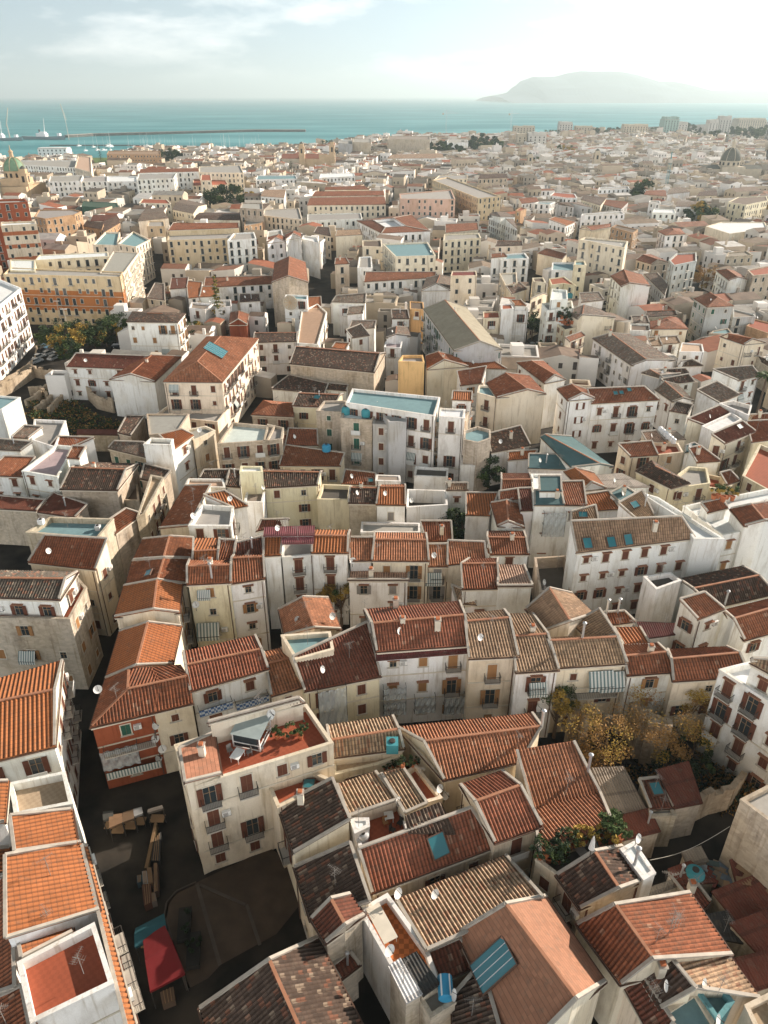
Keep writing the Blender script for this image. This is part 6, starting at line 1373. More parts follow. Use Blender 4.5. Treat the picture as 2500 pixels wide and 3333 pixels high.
for i, (sx, sy) in enumerate(spots):
    o = b0 if i == 0 else copy_tree(b0); o.location = pix(sx, sy, SEA_Z); o.rotation_euler.z = R(80+r.uniform(-12,12)); k = r.uniform(.8, 1.5); o.scale = (k, k, k)
def wallrun(name, pts, w, z0, z1, m, label, cat, kind=None, cap=None):
    mb = MB()
    for a, b in zip(pts, pts[1:]): mb.beam(Vector((a.x,a.y,(z0+z1)/2)), Vector((b.x,b.y,(z0+z1)/2)), w, z1-z0, m)
    if cap:
        for a, b in zip(pts, pts[1:]): mb.beam(Vector((a.x,a.y,z1+.4)), Vector((b.x,b.y,z1+.4)), w*.3, .8, cap)
    c = sum(pts, Vector())/len(pts); c.z = 0; o = mb.build(name, None); o.location = c
    for v in o.data.vertices: v.co -= c
    tag(o, label, cat, kind=kind)
wallrun('breakwater', [pix(x, y, SEA_Z) for x, y in ((215,448),(300,443),(640,434),(830,429),(995,429))], 12, SEA_Z-2, SEA_Z+4.5, M_ROCK, 'long low stone breakwater reaching far out into the bay', 'breakwater', None, M_CAP)
wallrun('jetty', [pix(x, y, SEA_Z) for x, y in ((165,474),(400,474),(620,477),(800,484),(880,492))], 9, SEA_Z-2, SEA_Z+1.2, M_ROCK, 'dark marina jetty lined with yachts, parallel to the breakwater', 'jetty')
wallrun('jetty', [pix(x, y, SEA_Z) for x, y in ((560,493),(700,494),(840,497))], 7, SEA_Z-2, SEA_Z+1.0, M_ROCK, 'short inner jetty close to the shore behind the dark trees', 'jetty')
def ship(a, b, label, crane=True):
    A, B = pix(*a, SEA_Z), pix(*b, SEA_Z); L = (B-A).length; t = empty('ship', (A+B)/2, atan2((B-A).y, (B-A).x)); tag(t, label, 'ship'); mb = MB(); w = L*.07
    sec = [(-.5,.8,.05),(-.3,1,.045),(.2,1,.05),(.42,.6,.065),(.5,.05,.08)]; rr = [[Vector((x*L,-q*w,h*L)), Vector((x*L*.97,-q*w*.8,-1)), Vector((x*L*.97,q*w*.8,-1)), Vector((x*L,q*w,h*L))] for x, q, h in sec]
    for p, q in zip(rr, rr[1:]):
        for k in range(3): mb.face([p[k], q[k], q[k+1], p[k+1]], M_NAVY)
        mb.face([p[3], q[3], q[0], p[0]], M_NAVY)
    mb.face(rr[0], M_NAVY); mb.build('hull', t); s = MB(); s.box((-.05*L,0,.075*L), (.22*L,w*1.3,.06*L), M_HULL); s.box((-.02*L,0,.115*L), (.12*L,w,.03*L), M_HULL); s.box((.36*L,0,.085*L), (.06*L,w*.8,.05*L), M_HULL); s.build('superstructure', t)
    f = MB(); f.tube([Vector((-.1*L,0,.12*L)), Vector((-.1*L,0,.17*L))], [.014*L,.012*L], M_IRON, 8); f.build('funnel', t)
    m = MB(); m.tube([Vector((.02*L,0,.12*L)), Vector((.06*L,0,.36*L))], [.008*L,.004*L], M_WHITE, 6); m.build('mast', t)
ship((80,452), (215,455), 'grey naval ship with pale superstructure moored at the breakwater root'); ship((-60,456), (75,458), 'second grey ship with leaning crane at the left edge of the sea')
mb = MB(); mb.tube([Vector((0,0,0)), Vector((0,0,34))], [.8,.5], M_STONE, 6); mb.beam(Vector((0,0,34)), Vector((-4,0,62)), 1.0, 1.0, M_STONE); mb.beam(Vector((3,0,34)), Vector((-4,0,62)), .5, .5, M_STONE); o = mb.build('harbour_crane'); o.location = pix(225,455,SEA_Z); tag(o, 'tall pale harbour crane mast right of the grey naval ship', 'crane')
mb = MB(); mb.tube([Vector((0,0,0)), Vector((0,0,30))], [1.3,.9], M_STONE, 6); mb.beam(Vector((-2,0,22)), Vector((9,0,55)), 1.3, 1.3, M_STONE); o = mb.build('harbour_crane'); o.location = pix(33,452,SEA_Z); tag(o, 'slanting pale harbour crane at the far left', 'crane')
def tower_crane(p, h, j, m, label):
    t = empty('tower_crane', p); tag(t, label, 'crane'); mb = MB()
    for sx in (-1,1):
        for sy in (-1,1): mb.beam(Vector((sx*.8,sy*.8,0)), Vector((sx*.8,sy*.8,h)), .14, .14, m)
    for k in range(int(h/2.5)): z = k*2.5; mb.beam(Vector((-.8,-.8,z)), Vector((.8,-.8,z+2.5)), .07, .07, m); mb.beam(Vector((.8,-.8,z)), Vector((.8,.8,z+2.5)), .07, .07, m)
    mb.build('mast', t); jb = MB(); jb.beam(Vector((-j*.35,0,h)), Vector((j,0,h)), .45, .45, m); jb.beam(Vector((0,0,h)), Vector((0,0,h+5)), .5, .5, m); jb.beam(Vector((0,0,h+5)), Vector((j*.8,0,h+.3)), .15, .15, m); jb.beam(Vector((0,0,h+5)), Vector((-j*.3,0,h+.3)), .15, .15, m); jb.build('jib', t); cw = MB(); cw.box((-j*.3,0,h-1.5), (3,2,2.6), M_STONE); cw.build('counterweight', t)
tower_crane(T('N', 415, 880, 0), 27, 0.5, M_TEAL, 'turquoise lattice hoist rising among roofs, right quarter')
tower_crane(T('K', 1200, 95, 0), 42, 22, M_METAL, 'thin tower crane against the sea, right of the shoreline palace'); tower_crane(T('K', 1585, 100, 0), 42, 14, M_METAL, 'thin tower crane against the sea near the domed skyline house')
# lighthouse-like mast off the shore
# ------------------------------------------------------------------ churches and towers far off
M_DOMEG = plain('green_copper', (.17,.27,.17), .6, noise_=.25, scale=.5); M_DOMED = plain('dark_slate', (.12,.12,.10), .7, noise_=.3); M_SAND = plain('sandstone', (.52,.38,.24), noise_=.2, scale=.3); M_SAND2 = plain('pale_sandstone', (.50,.43,.33), noise_=.2, scale=.3)
def opening(mb, c, w, h, m=None): mb.box(c, (w, .3, h), m or M_DARK)
def bell(t, x, y, w, h, m, name='bell_tower', top='cap'):
    mb = MB(); 
    for k, (z0, z1, q) in enumerate(((0,.55,1),(.55,.58,1.12),(.58,.8,.92),(.8,.83,1.05),(.83,.93,.7))): mb.box((x,y,h*(z0+z1)/2), (w*q,w*q,h*(z1-z0)), m)
    mb.lathe((x,y,h*.93), [(w*.34,0),(w*.3,h*.03),(w*.16,h*.055),(.05,h*.08)], M_DOMED if top != 'green' else M_DOMEG, 10)
    b = mb.build(name, t); ob = MB()
    for dx, dy in ((0,-1),(1,0),(-1,0)): ob.box((x+dx*w*.455, y+dy*w*.455, h*.69), (w*.3 if dx == 0 else .15, .15 if dx == 0 else w*.3, h*.15), M_DARK)
    ob.build('opening', b)
def dome(t, x, y, z, r, m, drum, ms, lant):
    mb = MB(); mb.lathe((x,y,z), [(r*.98,0),(r*.98,drum),(r*1.05,drum+.3)], ms, 24); d = mb.build('drum', t); ob = MB()
    for k in range(12): a = k*pi/6; ob.box((0,0,0), (.3, r*.2, drum*.55), M_DARK, Matrix.Translation((x+cos(a)*r*.99, y+sin(a)*r*.99, z+drum*.5)) @ Matrix.Rotation(a, 4, 'Z'))
    ob.build('windows', d); db = MB(); db.lathe((x,y,z+drum+.3), [(r*cos(a*pi/2/10), r*1.18*sin(a*pi/2/10)) for a in range(10)]+[(r*.16, r*1.18)], m, 24)
    for k in range(8): a = k*pi/4; pts = [Vector((x+cos(a)*r*1.01*cos(q*pi/2/8), y+sin(a)*r*1.01*cos(q*pi/2/8), z+drum+.35+r*1.19*sin(q*pi/2/8))) for q in range(8)]; db.tube(pts, [.25]*8, ms, 4)
    db.build('dome', t); lb = MB(); zz = z+drum+r*1.16; lb.lathe((x,y,zz), [(r*.2,0),(r*.18,lant*.5),(r*.24,lant*.52),(r*.2,lant*.6),(r*.05,lant*.75),(.12,lant*1.15)], ms, 10); lb.build('lantern', t)
c = pix(62, 672, 0); t = empty('domed_church', c); tag(t, 'baroque sandstone church with green tiled dome and ornate bell tower on the left', 'church')
mb = MB(); mb.box((0,6,7), (26,34,14), M_SAND); mb.box((0,6,16), (16,18,5), M_SAND); mb.build('nave', t); dome(t, 0, 6, 18, 7.4, M_DOMEG, 5, M_SAND, 7); bell(t, 10.5, -4, 6.0, 27, M_SAND)
fb = MB(); fx = -12; fb.box((fx,-13,7), (15,3,14), M_SAND2); fb.face([(fx-7.5,-14.5,14),(fx+7.5,-14.5,14),(fx,-14.5,19)], M_SAND2); fb.face([(fx-7.5,-11.5,14),(fx,-11.5,19),(fx+7.5,-11.5,14)], M_SAND2); fb.face([(fx-7.8,-14.7,13.9),(fx,-14.7,19.2),(fx,-11.3,19.2),(fx-7.8,-11.3,13.9)], M_CAP); fb.face([(fx+7.8,-14.7,13.9),(fx+7.8,-11.3,13.9),(fx,-11.3,19.2),(fx,-14.7,19.2)], M_CAP)
fo = fb.build('front_gable', t); ob = MB(); ob.box((fx,-14.55,7.5), (2.4,.2,6), M_BROWN); ob.build('door', fo)
c = T('N', 1190, 690, 0); t = empty('domed_church', c); tag(t, 'church with large grey dome and spiked lantern in the hazy right quarter', 'church')
mb = MB(); mb.box((0,6,5), (56,16,10), M_SAND2); mb.box((0,6,9), (22,22,6), M_SAND2); mb.build('nave', t); rb = MB()
for s in (-1, 1): rb.face([(s*11,-2.2,10.1),(s*28.3,-2.2,10.1),(s*28.3,6,13),(s*11,6,13)], M_DOMED); rb.face([(s*11,6,13),(s*28.3,6,13),(s*28.3,14.2,10.1),(s*11,14.2,10.1)], M_DOMED)
rb.build('roof', t); dome(t, 0, 6, 12, 9.2, M_DOMED, 4.5, M_SAND2, 9)
c = pix(1035, 556, 0); t = empty('twin_towered_church', c); tag(t, 'sandstone church with two slender bell towers in the distance left of centre', 'church')
mb = MB(); mb.box((0,8,6), (30,22,12), M_SAND); mb.box((8,-3.4,8), (12,2,16), M_SAND); mb.build('nave', t); rb = MB(); m_rr = plain('dusty_red_roof', (.28,.12,.08)); rb.face([(-38,-3.5,12),(10,-3.5,12),(10,8,16),(-38,8,16)], m_rr); rb.face([(-38,8,16),(10,8,16),(10,19,12),(-38,19,12)], m_rr); rb.box((-26,8,6), (24,22,11.9), M_SAND2); rb.build('roof', t)
bell(t, -16, -3, 6, 28, M_SAND); bell(t, 16, -3, 6, 30, M_SAND)
c = T('M', 1235, 628, 0); t = empty('bell_tower', c); tag(t, 'lone stone bell tower with domed top in the far right quarter', 'tower'); bell(t, 0, 0, 6.5, 24, M_SAND2, 'shaft')
c = T('M', 445, 615, 0); t = empty('bell_tower', c); tag(t, 'shorter square bell tower left of the domed-top one, far right quarter', 'tower'); bell(t, 0, 0, 6, 20, M_SAND2, 'shaft')
# skyline blocks
def block(name, key, x0, x1, ybase, h, m, label, dep=18, teal=False, rows=None):
    A, B = T(key, x0, ybase, 0), T(key, x1, ybase, 0); B.y = A.y; w = B.x-A.x; t = empty(name, (A+B)/2+Vector((0,dep/2,0))); tag(t, label, 'building'); mb = MB(); mb.box((0,0,h*.42), (w,dep,h*.84), m); r = random.Random(int(x0)); k0 = -w/2
    while k0 < w/2-1: q = min(w/2-k0, r.uniform(.12,.3)*w); mb.box((k0+q/2,0,h*.9), (q*.98,dep*r.uniform(.6,.95),h*r.uniform(.12,.22)), m); k0 += q
    mb.build('wall', t); rb = MB(); rb.box((0,0,h*.84+.2), (w+.6,dep+.6,.4), M_CAP); rb.build('roof', t)
    nc = max(2, int(w/5)); nf = max(1, int(h/4)); wb = MB(); wb.box((0,-.06,0), (1.5,.12,2.0), M_DARK); wm = wb.mesh('window'); k = 0
    for i in range(nc):
        for j in range(nf):
            if k > 70: break
            link_mesh('window', wm, t, Matrix.Translation((-w/2+w*(i+.5)/nc, -dep/2, 2.5+j*h/nf*.78))); k += 1
    return t
M_FW = plain('hazy_wall', (.52,.50,.46), noise_=.1, scale=.1); M_NETG = plain('green_net', (.30,.42,.38), noise_=.2, scale=.2)
block('building', 'L', 1025, 1110, 88, 36, M_NETG, 'tall building wrapped in green netting on the right skyline', 30)
block('building', 'L', 1110, 1165, 88, 27, M_FW, 'stepped stone building joined to the netted tower', 30); block('building', 'L', 1290, 1345, 96, 32, M_FW, 'white skyline block left of two beyond the trees'); block('building', 'L', 1350, 1420, 94, 38, M_FW, 'white skyline block right of two beyond the trees')
block('building', 'L', 1475, 1640, 42, 24, M_SAND2, 'broad classical building on the skyline above the far right trees', 40); block('building', 'L', 785, 930, 92, 24, M_SAND2, 'long palace front with rows of windows below the wooded skyline')
block('building', 'L', 400, 480, 92, 28, M_FW, 'blocky white ruin-like house beside the shore palms'); block('building', 'L', 500, 600, 88, 20, M_SAND2, 'stone house with cupola right of the blocky white house'); block('building', 'L', 130, 255, 88, 20, M_SAND2, 'long palace with small domes at the start of the far shoreline')
block('building', 'L', 215, 320, 180, 26, M_FW, 'tall pale houses group in front of the shoreline palace'); block('building', 'L', 150, 205, 178, 24, M_SAND2, 'pale tower-like house left of the tall pale houses group')
block('building', 'J', 232, 405, 198, 10, M_WHITE, 'low white ferry terminal beside the marina water')
# ------------------------------------------------------------------ square, stalls and tents
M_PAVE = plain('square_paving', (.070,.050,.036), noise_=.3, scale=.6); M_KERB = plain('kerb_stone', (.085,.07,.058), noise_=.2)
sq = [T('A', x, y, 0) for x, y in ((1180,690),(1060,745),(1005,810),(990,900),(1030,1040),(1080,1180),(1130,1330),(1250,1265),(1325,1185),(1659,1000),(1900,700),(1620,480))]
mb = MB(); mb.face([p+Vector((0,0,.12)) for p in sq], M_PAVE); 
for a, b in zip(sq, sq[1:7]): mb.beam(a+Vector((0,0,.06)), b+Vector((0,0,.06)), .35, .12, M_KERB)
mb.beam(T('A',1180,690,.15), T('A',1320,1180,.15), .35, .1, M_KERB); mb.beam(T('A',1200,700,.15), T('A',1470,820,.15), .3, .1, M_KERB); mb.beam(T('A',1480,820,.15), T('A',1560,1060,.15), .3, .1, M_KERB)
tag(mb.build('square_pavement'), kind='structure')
def canopy(name, key, pts, z, m, label, rise=.5, cat='stall', panels=1):
    P = [T(key, x, y, z) for x, y in pts]; c = sum(P, Vector())/4; base = Vector((c.x, c.y, 0)); t = empty(name, base); tag(t, label, cat); L = [p-base for p in P]; mb = MB(); mid0 = (L[0]+L[3])/2+Vector((0,0,rise)); mid1 = (L[1]+L[2])/2+Vector((0,0,rise))
    mb.face([L[0], L[1], mid1, mid0], m); mb.face([mid0, mid1, L[2], L[3]], m); mb.face([L[1], L[2], mid1], m); mb.face([L[3], L[0], mid0], m)
    for a, b in ((0,1),(1,2),(2,3),(3,0)): mb.face([L[a], L[b], L[b]-Vector((0,0,.3)), L[a]-Vector((0,0,.3))], m)
    mb.build('canopy', t); 
    for l in L: pb = MB(); pb.tube([Vector((l.x*.96, l.y*.96, 0)), Vector((l.x*.96, l.y*.96, l.z))], [.05,.05], M_IRON, 6); pb.build('pole', t)
    tb = MB(); tb.box((0,0,.8), (abs(L[0].x-L[1].x)*.6+.6, 1.0, .08), M_WOOD); tb.build('counter', t); return t
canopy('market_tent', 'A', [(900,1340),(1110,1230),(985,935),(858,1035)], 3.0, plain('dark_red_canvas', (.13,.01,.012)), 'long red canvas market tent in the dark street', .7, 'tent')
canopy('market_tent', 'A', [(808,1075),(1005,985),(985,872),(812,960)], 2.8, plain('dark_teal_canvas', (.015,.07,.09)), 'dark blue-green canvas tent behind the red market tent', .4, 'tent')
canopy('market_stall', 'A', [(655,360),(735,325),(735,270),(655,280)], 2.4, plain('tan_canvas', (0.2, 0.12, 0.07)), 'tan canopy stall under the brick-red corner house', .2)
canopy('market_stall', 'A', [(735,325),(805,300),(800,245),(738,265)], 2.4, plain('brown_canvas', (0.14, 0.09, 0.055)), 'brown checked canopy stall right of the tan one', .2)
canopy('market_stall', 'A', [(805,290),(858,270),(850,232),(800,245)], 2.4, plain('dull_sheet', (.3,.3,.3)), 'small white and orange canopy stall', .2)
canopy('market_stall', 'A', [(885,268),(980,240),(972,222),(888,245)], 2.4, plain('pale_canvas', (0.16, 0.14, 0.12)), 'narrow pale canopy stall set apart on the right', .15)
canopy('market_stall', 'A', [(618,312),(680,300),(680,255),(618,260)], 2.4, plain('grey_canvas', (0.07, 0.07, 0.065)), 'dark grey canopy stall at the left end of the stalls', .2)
def boards(key, pts, z, m, label, name='stacked_boards'):
    P = [T(key, x, y, z) for x, y in pts]; c = sum(P, Vector())/4; b = Vector((c.x, c.y, 0)); mb = MB(); L = [p-b for p in P]
    mb.face([l for l in L], m)
    for i in range(4): j = (i+1) % 4; q = Vector((0,0,z)); mb.face([L[i], L[i]-q, L[j]-q, L[j]], m)
    for k in range(1, 4): a = L[0].lerp(L[1], k/4)+Vector((0,0,.03)); e = L[3].lerp(L[2], k/4)+Vector((0,0,.03)); mb.beam(a, e, .05, .06, M_WOOD)
    o = mb.build(name, None, None, b); tag(o, label, 'stall table')
boards('A', [(865,600),(890,600),(945,330),(925,325)], .9, plain('yellow_board', (0.1, 0.07, 0.035)), 'long narrow yellowish trestle in the dark street', 'trestle_table')
boards('A', [(905,555),(960,555),(965,380),(925,430)], .8, plain('grey_board', (0.05, 0.05, 0.048)), 'grey covered trestle right of the yellowish one', 'trestle_table')
boards('A', [(865,825),(910,805),(905,690),(850,700)], 1.0, plain('red_board', (0.1, 0.05, 0.035)), 'table with reddish planks at the near end of the stall row', 'trestle_table')
boards('A', [(858,690),(888,690),(880,615),(852,620)], 1.1, plain('dull_sheet', (.3,.3,.3)), 'table under a white sheet behind the reddish planks', 'trestle_table')
boards('A', [(890,690),(918,680),(908,595),(880,600)], 1.2, plain('tan_board', (0.2, 0.13, 0.08)), 'table with tan top beside the white-sheeted one', 'trestle_table')
boards('A', [(922,745),(950,735),(945,570),(920,570)], 1.0, plain('brown_board', (0.1, 0.065, 0.05)), 'narrow brown table on the right side of the stall row', 'trestle_table')
boards('A', [(910,805),(940,795),(930,745),(905,750)], .9, plain('pink_board', (0.2, 0.17, 0.15)), 'small pale table at the near right of the stall row', 'trestle_table')
boards('A', [(822,690),(850,680),(850,640),(820,645)], .9, plain('blue_board', (0.06, 0.1, 0.12)), 'small bluish crate table left of the white-sheeted one', 'trestle_table')
boards('A', [(975,1420),(1050,1390),(1040,1310),(960,1345)], .9, plain('crate_board', (0.12, 0.08, 0.055)), 'crowded wooden table of goods in front of the red tent', 'trestle_table')
def bench(key, x, y, rz, label):
    t = empty('garden_bench', T(key, x, y, .12), rz); tag(t, label, 'planter'); mb = MB(); mb.box((0,0,.3), (3.2,1.2,.6), M_DARK); mb.build('planter_box', t); cb = MB(); crown(cb, Vector((0,0,.8)), (1.7,.7,.5), 300, .16, [M_DLEAF], random.Random(int(x)), 8); cb.build('foliage', t); t.name = 'planter'
bench('A', 1110, 950, R(100), 'dark hedge planter on the square, upper one'); bench('A', 1165, 1105, R(100), 'dark hedge planter on the square, lower one')
# ------------------------------------------------------------------ tanks and terrace things
def tank(key, x, y, label, kind='can', s=1.0, z=None, m=None):
    if z is None:
        loc, n, root = ray(key, x, y)
        if loc is None: return
    else: loc = T(key, x, y, z)
    m = m or M_TEAL; t = empty('water_tank', loc); tag(t, label, 'water tank'); mb = MB()
    if kind == 'cube': mb.box((0,0,.75*s), (1.5*s,1.5*s,1.5*s), m); mb.build('body', t); c = MB(); c.lathe((0,0,1.5*s), [(.4*s,0),(.4*s,.12),(.3*s,.16)], M_IRON, 14); c.build('lid', t)
    elif kind == 'lying':
        mb.tube([Vector((0,-1.1*s,.8*s)), Vector((0,-1.0*s,.8*s)), Vector((0,1.0*s,.8*s)), Vector((0,1.1*s,.8*s))], [.5*s,.75*s,.75*s,.5*s], m, 16); mb.build('body', t); c = MB(); c.box((0,0,1.2*s), (1.0*s,2.0*s,.5*s), M_WHITE); c.build('lid', t)
    else:
        mb.lathe((0,0,0), [(.75*s,0),(.8*s,.2*s),(.8*s,1.0*s),(.6*s,1.25*s),(.25*s,1.35*s)], m, 18); mb.build('body', t); c = MB(); c.lathe((0,0,1.33*s), [(.28*s,0),(.28*s,.1*s),(.02,.14*s)], M_IRON, 12); c.build('lid', t)
M_BLU = plain('tank_blue', (.04,.25,.42), .5, noise_=.05)
tank('B', 1195, 1345, 'bright blue water tank on the grey concrete stair block', 'lying', .8, None, M_BLU); tank('X', 418, 350, 'square turquoise cistern at the end of the mossy striped roof', 'cube', .85); tank('C', 1205, 672, 'round turquoise tank standing among the rusty sheds', 'can', 1.2, 2.6)
tank('H', 485, 862, 'blue tank on the ledge beside the big apartment block', 'can', 1.1, None, M_BLU); tank('H', 603, 640, 'rounded turquoise tank on the pale terrace, left one', 'can', 1.2); tank('H', 722, 655, 'rounded turquoise tank on the pale terrace, right one', 'can', 1.2)
tank('O', 942, 625, 'turquoise tank on the white tower house', 'can', 1.3); tank('G', 250, 1300, 'white and blue object pile on the turquoise roof terrace', 'cube', .55, None, M_HULL); tank('G', 590, 1335, 'small white cube tank at the right of the turquoise roof terrace', 'cube', .5, None, M_HULL); tank('B', 705, 430, 'metal water tank in the corner of the furnished terrace', 'can', .7, None, M_METAL)
mc = []
for i in range(6):
    loc, n, root = ray('I', 1010+i*16, 745+i*14)
    if loc is None: continue
    t = empty('water_tank', loc); tag(t, 'white plastic water tanks in a close row on the ribbed roof', 'water tank', 'white tanks in a row'); mb = MB(); mb.lathe((0,0,0), [(.5,0),(.5,.9),(.2,1.1)], M_HULL, 12); mb.build('body', t)
def table(key, x, y, rz, w, l, m, label):
    loc, n, root = ray(key, x, y)
    if loc is None: return
    t = empty('table', loc, rz); tag(t, label, 'table'); mb = MB(); mb.box((0,0,.74), (w,l,.06), m); mb.build('table_top', t)
    for sx in (-1,1):
        for sy in (-1,1): lb = MB(); lb.tube([Vector((sx*(w/2-.08), sy*(l/2-.1), 0)), Vector((sx*(w/2-.08), sy*(l/2-.1), .72))], [.035,.035], m, 6); lb.build('leg', t)
table('B', 815, 960, R(28), 1.3, 3.4, plain('cream_table', (.66,.60,.50)), 'long cream table on the orange checkered terrace'); table('B', 858, 312, R(10), .9, .9, M_WHITE, 'small white table on the furnished terrace'); table('S', 775, 2470, R(-20), 1.0, 1.4, M_WHITE, 'pale oval-like table on the red roof terrace'); table('C', 535, 530, R(30), .9, 1.8, M_GREY, 'grey table in the terrace garden')
def chair(key, x, y, rz, m, label):
    loc, n, root = ray(key, x, y)
    if loc is None: return
    t = empty('chair', loc, rz); tag(t, label, 'chair'); mb = MB(); mb.box((0,0,.42), (.5,.5,.05), m); mb.build('seat', t); b = MB(); b.box((0,.24,.72), (.5,.05,.6), m); b.build('backrest', t)
    for sx in (-1,1):
        for sy in (-1,1): lb = MB(); lb.box((sx*.21,sy*.21,.2), (.05,.05,.4), m); lb.build('leg', t)
chair('B', 838, 340, R(20), M_OCH, 'yellow wooden rocking chair on the furnished terrace'); chair('B', 880, 385, R(60), M_IRON, 'dark metal chair on the furnished terrace'); chair('B', 925, 345, R(-40), M_DARK, 'black garden chair in the terrace corner'); chair('C', 615, 478, R(10), M_WHITE, 'white chair in the terrace garden, left one'); chair('C', 645, 470, R(-10), M_TEAL, 'pale green chair in the terrace garden, right one')
chair('S', 750, 2450, R(40), M_GREY, 'folding chair behind the pale table on the red terrace'); chair('S', 812, 2455, R(-60), M_GREY, 'folding chair right of the pale table on the red terrace'); chair('S', 850, 2440, R(100), M_METAL, 'grey sun chair near the glass veranda')
def veranda():
    loc, n, root = ray('S', 815, 2420)
    c = T('S', 822, 2400, 12.5); b = Vector((c.x, c.y, 12.35)); t = empty('glass_veranda', b, R(-14)); t.scale = (.85,.8,.8); tag(t, 'white framed glass veranda on the red roof terrace', 'veranda'); mb = MB()
    for x in (-1.7,1.7):
        for y in (-1.8,1.8): mb.box((x,y,1.1), (.12,.12,2.2), M_WHITE)
    for z in (.1,.9,2.2): mb.box((0,-1.8,z), (3.4,.1,.1), M_WHITE); mb.box((0,1.8,z), (3.4,.1,.1), M_WHITE); mb.box((-1.7,0,z), (.1,3.5,.1), M_WHITE); mb.box((1.7,0,z), (.1,3.5,.1), M_WHITE)
    mb.build('frame', t); r_ = MB(); r_.face([(-1.9,-2,2.3),(1.9,-2,2.3),(1.9,2,2.55),(-1.9,2,2.55)], plain('veranda_glass', (.30,.35,.35), .3)); r_.build('glass_roof', t); g = MB(); g.box((0,-1.75,1.2), (3.2,.04,1.9), M_GLASS); g.box((-1.65,0,1.2), (.04,3.4,1.9), M_GLASS); g.build('pane', t)
veranda()
loc, n, root = ray('C', 590, 525)
if loc is not None:
    t = empty('parasol', loc); tag(t, 'folded white parasol standing in the terrace garden', 'parasol'); mb = MB(); mb.tube([Vector((0,0,0)), Vector((0,0,2.8))], [.04,.03], M_IRON, 6); mb.build('pole', t); cb = MB(); cb.lathe((0,0,.9), [(.1,0),(.28,.1),(.2,.9),(.05,1.8)], M_CANVAS, 8); cb.build('canopy', t)
def pot(loc, s, kind, label=None, group=None):
    r = random.Random(int(loc.x*100)); t = empty('potted_plant', loc); tag(t, label, 'plant', group); mb = MB(); mb.lathe((0,0,0), [(.13*s,0),(.18*s,.3*s),(.19*s,.32*s),(.16*s,.33*s),(.15*s,.28*s)], M_CLAY, 12); mb.build('pot', t)
    cb = MB(); crown(cb, Vector((0,0,.62*s)), (.5*s,.5*s,.42*s), 330, .06*s, {'g': [M_LEAF, M_DLEAF], 'y': [M_YLEAF, M_LEAF]}[kind], r, 7); cb.build('foliage', t); return t
P0 = {}
def pots(key, pts, group, label, s=1.2, kind='g'):
    for i, (x, y) in enumerate(pts):
        loc, n, root = ray(key, x, y)
        if loc is None: continue
        k = (kind, s)
        if k not in P0: P0[k] = pot(loc, s, kind, label, group)
        else: c = copy_tree(P0[k]); c.location = loc; c['label'] = label; c['group'] = group; c.rotation_euler.z = i*1.3; q = .8+.5*rng.random(); c.scale = (q,q,q)
pots('C', [(290,540),(320,530),(355,515),(400,505),(430,530),(440,500),(380,560),(410,570),(340,560)], 'left hand plants of the terrace garden', 'leafy green shrubs in clay pots massed at the left of the terrace garden', 2.0)
pots('C', [(470,485),(500,470),(530,450),(560,445),(600,425),(640,440),(680,420),(700,440)], 'back row of the terrace garden', 'yellow-green shrubs in pots along the back wall of the terrace garden', 1.8, 'y')
pots('C', [(720,400),(745,390),(735,420),(755,440),(700,460),(665,470)], 'right hand bushes of the terrace garden', 'dense bright bushes in pots at the right end of the terrace garden', 2.6, 'y')
pots('X', [(375,470),(400,462),(425,455),(450,450),(480,455),(510,462),(540,450),(565,435)], 'pots along the plank walkway', 'small green plants in pots lining the red-paved roof walkway', 1.3)
pots('E', [(190,1300),(240,1295),(300,1275),(345,1250),(330,1300)], 'pots on the red roof terrace', 'green plants in clay pots at the back of the red roof terrace', 1.6)
pots('O', [(790,905),(820,915),(850,930),(880,945),(910,955),(940,950),(970,940),(930,915),(880,900),(840,880),(900,870)], 'rooftop garden above the little car park', 'shrubs in pots filling the rooftop garden above the little car park', 3.2)
pots('I', [(1330,1150),(1355,1145),(1385,1165),(1410,1150),(1440,1160)], 'plants on the white terraces at right', 'yellow and green shrubs in pots on the white terraced building at right', 2.4, 'y')
pots('G', [(2050,1130)], 'x', 'x') if False else None
# ------------------------------------------------------------------ walls, ruins and scrub
def stone_wall(key, pts, h, w, label, m=None, z=0):
    P = [T(key, x, y, z) for x, y in pts]; mb = MB(); r = random.Random(len(label)); m = m or wall_mat('stone'); c = sum(P, Vector())/len(P)
    for a, b in zip(P, P[1:]):
        n = max(1, int((b-a).length/1.2)); prev = h
        for i in range(n):
            p, q = a.lerp(b, i/n)-c, a.lerp(b, (i+1)/n)-c; hh = h*r.uniform(.82,1.08); mb.beam(p+Vector((0,0,hh/2)), q+Vector((0,0,hh/2)), w*r.uniform(.9,1.1), hh, m)
    o = mb.build('stone_wall', None, (.42,.34,.25), c); tag(o, label, 'wall')
stone_wall('C', [(1000,410),(1120,350),(1285,265),(1400,240),(1480,130)], 3.6, .7, 'crumbling rubble wall running behind the rusty sheds')
stone_wall('F', [(1180,1240),(1400,1370),(1659,1530)], 4, .6, 'long leaning stone wall beside the white corner house')
stone_wall('F', [(800,1235),(850,1320),(880,1420),(1020,1450)], 6.5, 1.4, 'broken whitewashed ruin wall between the two golden trees')
stone_wall('F', [(440,1320),(520,1300),(540,1400)], 5, .6, 'low brown wall stub beside the small yellow tree')
stone_wall('G', [(0,545),(90,500),(210,420),(330,440),(410,460)], 3.2, .6, 'retaining wall between the car ramp and the excavated ruins'); stone_wall('G', [(410,520),(510,530),(590,610),(690,635)], 4.0, .5, 'beige boundary wall bending in front of the white hall')
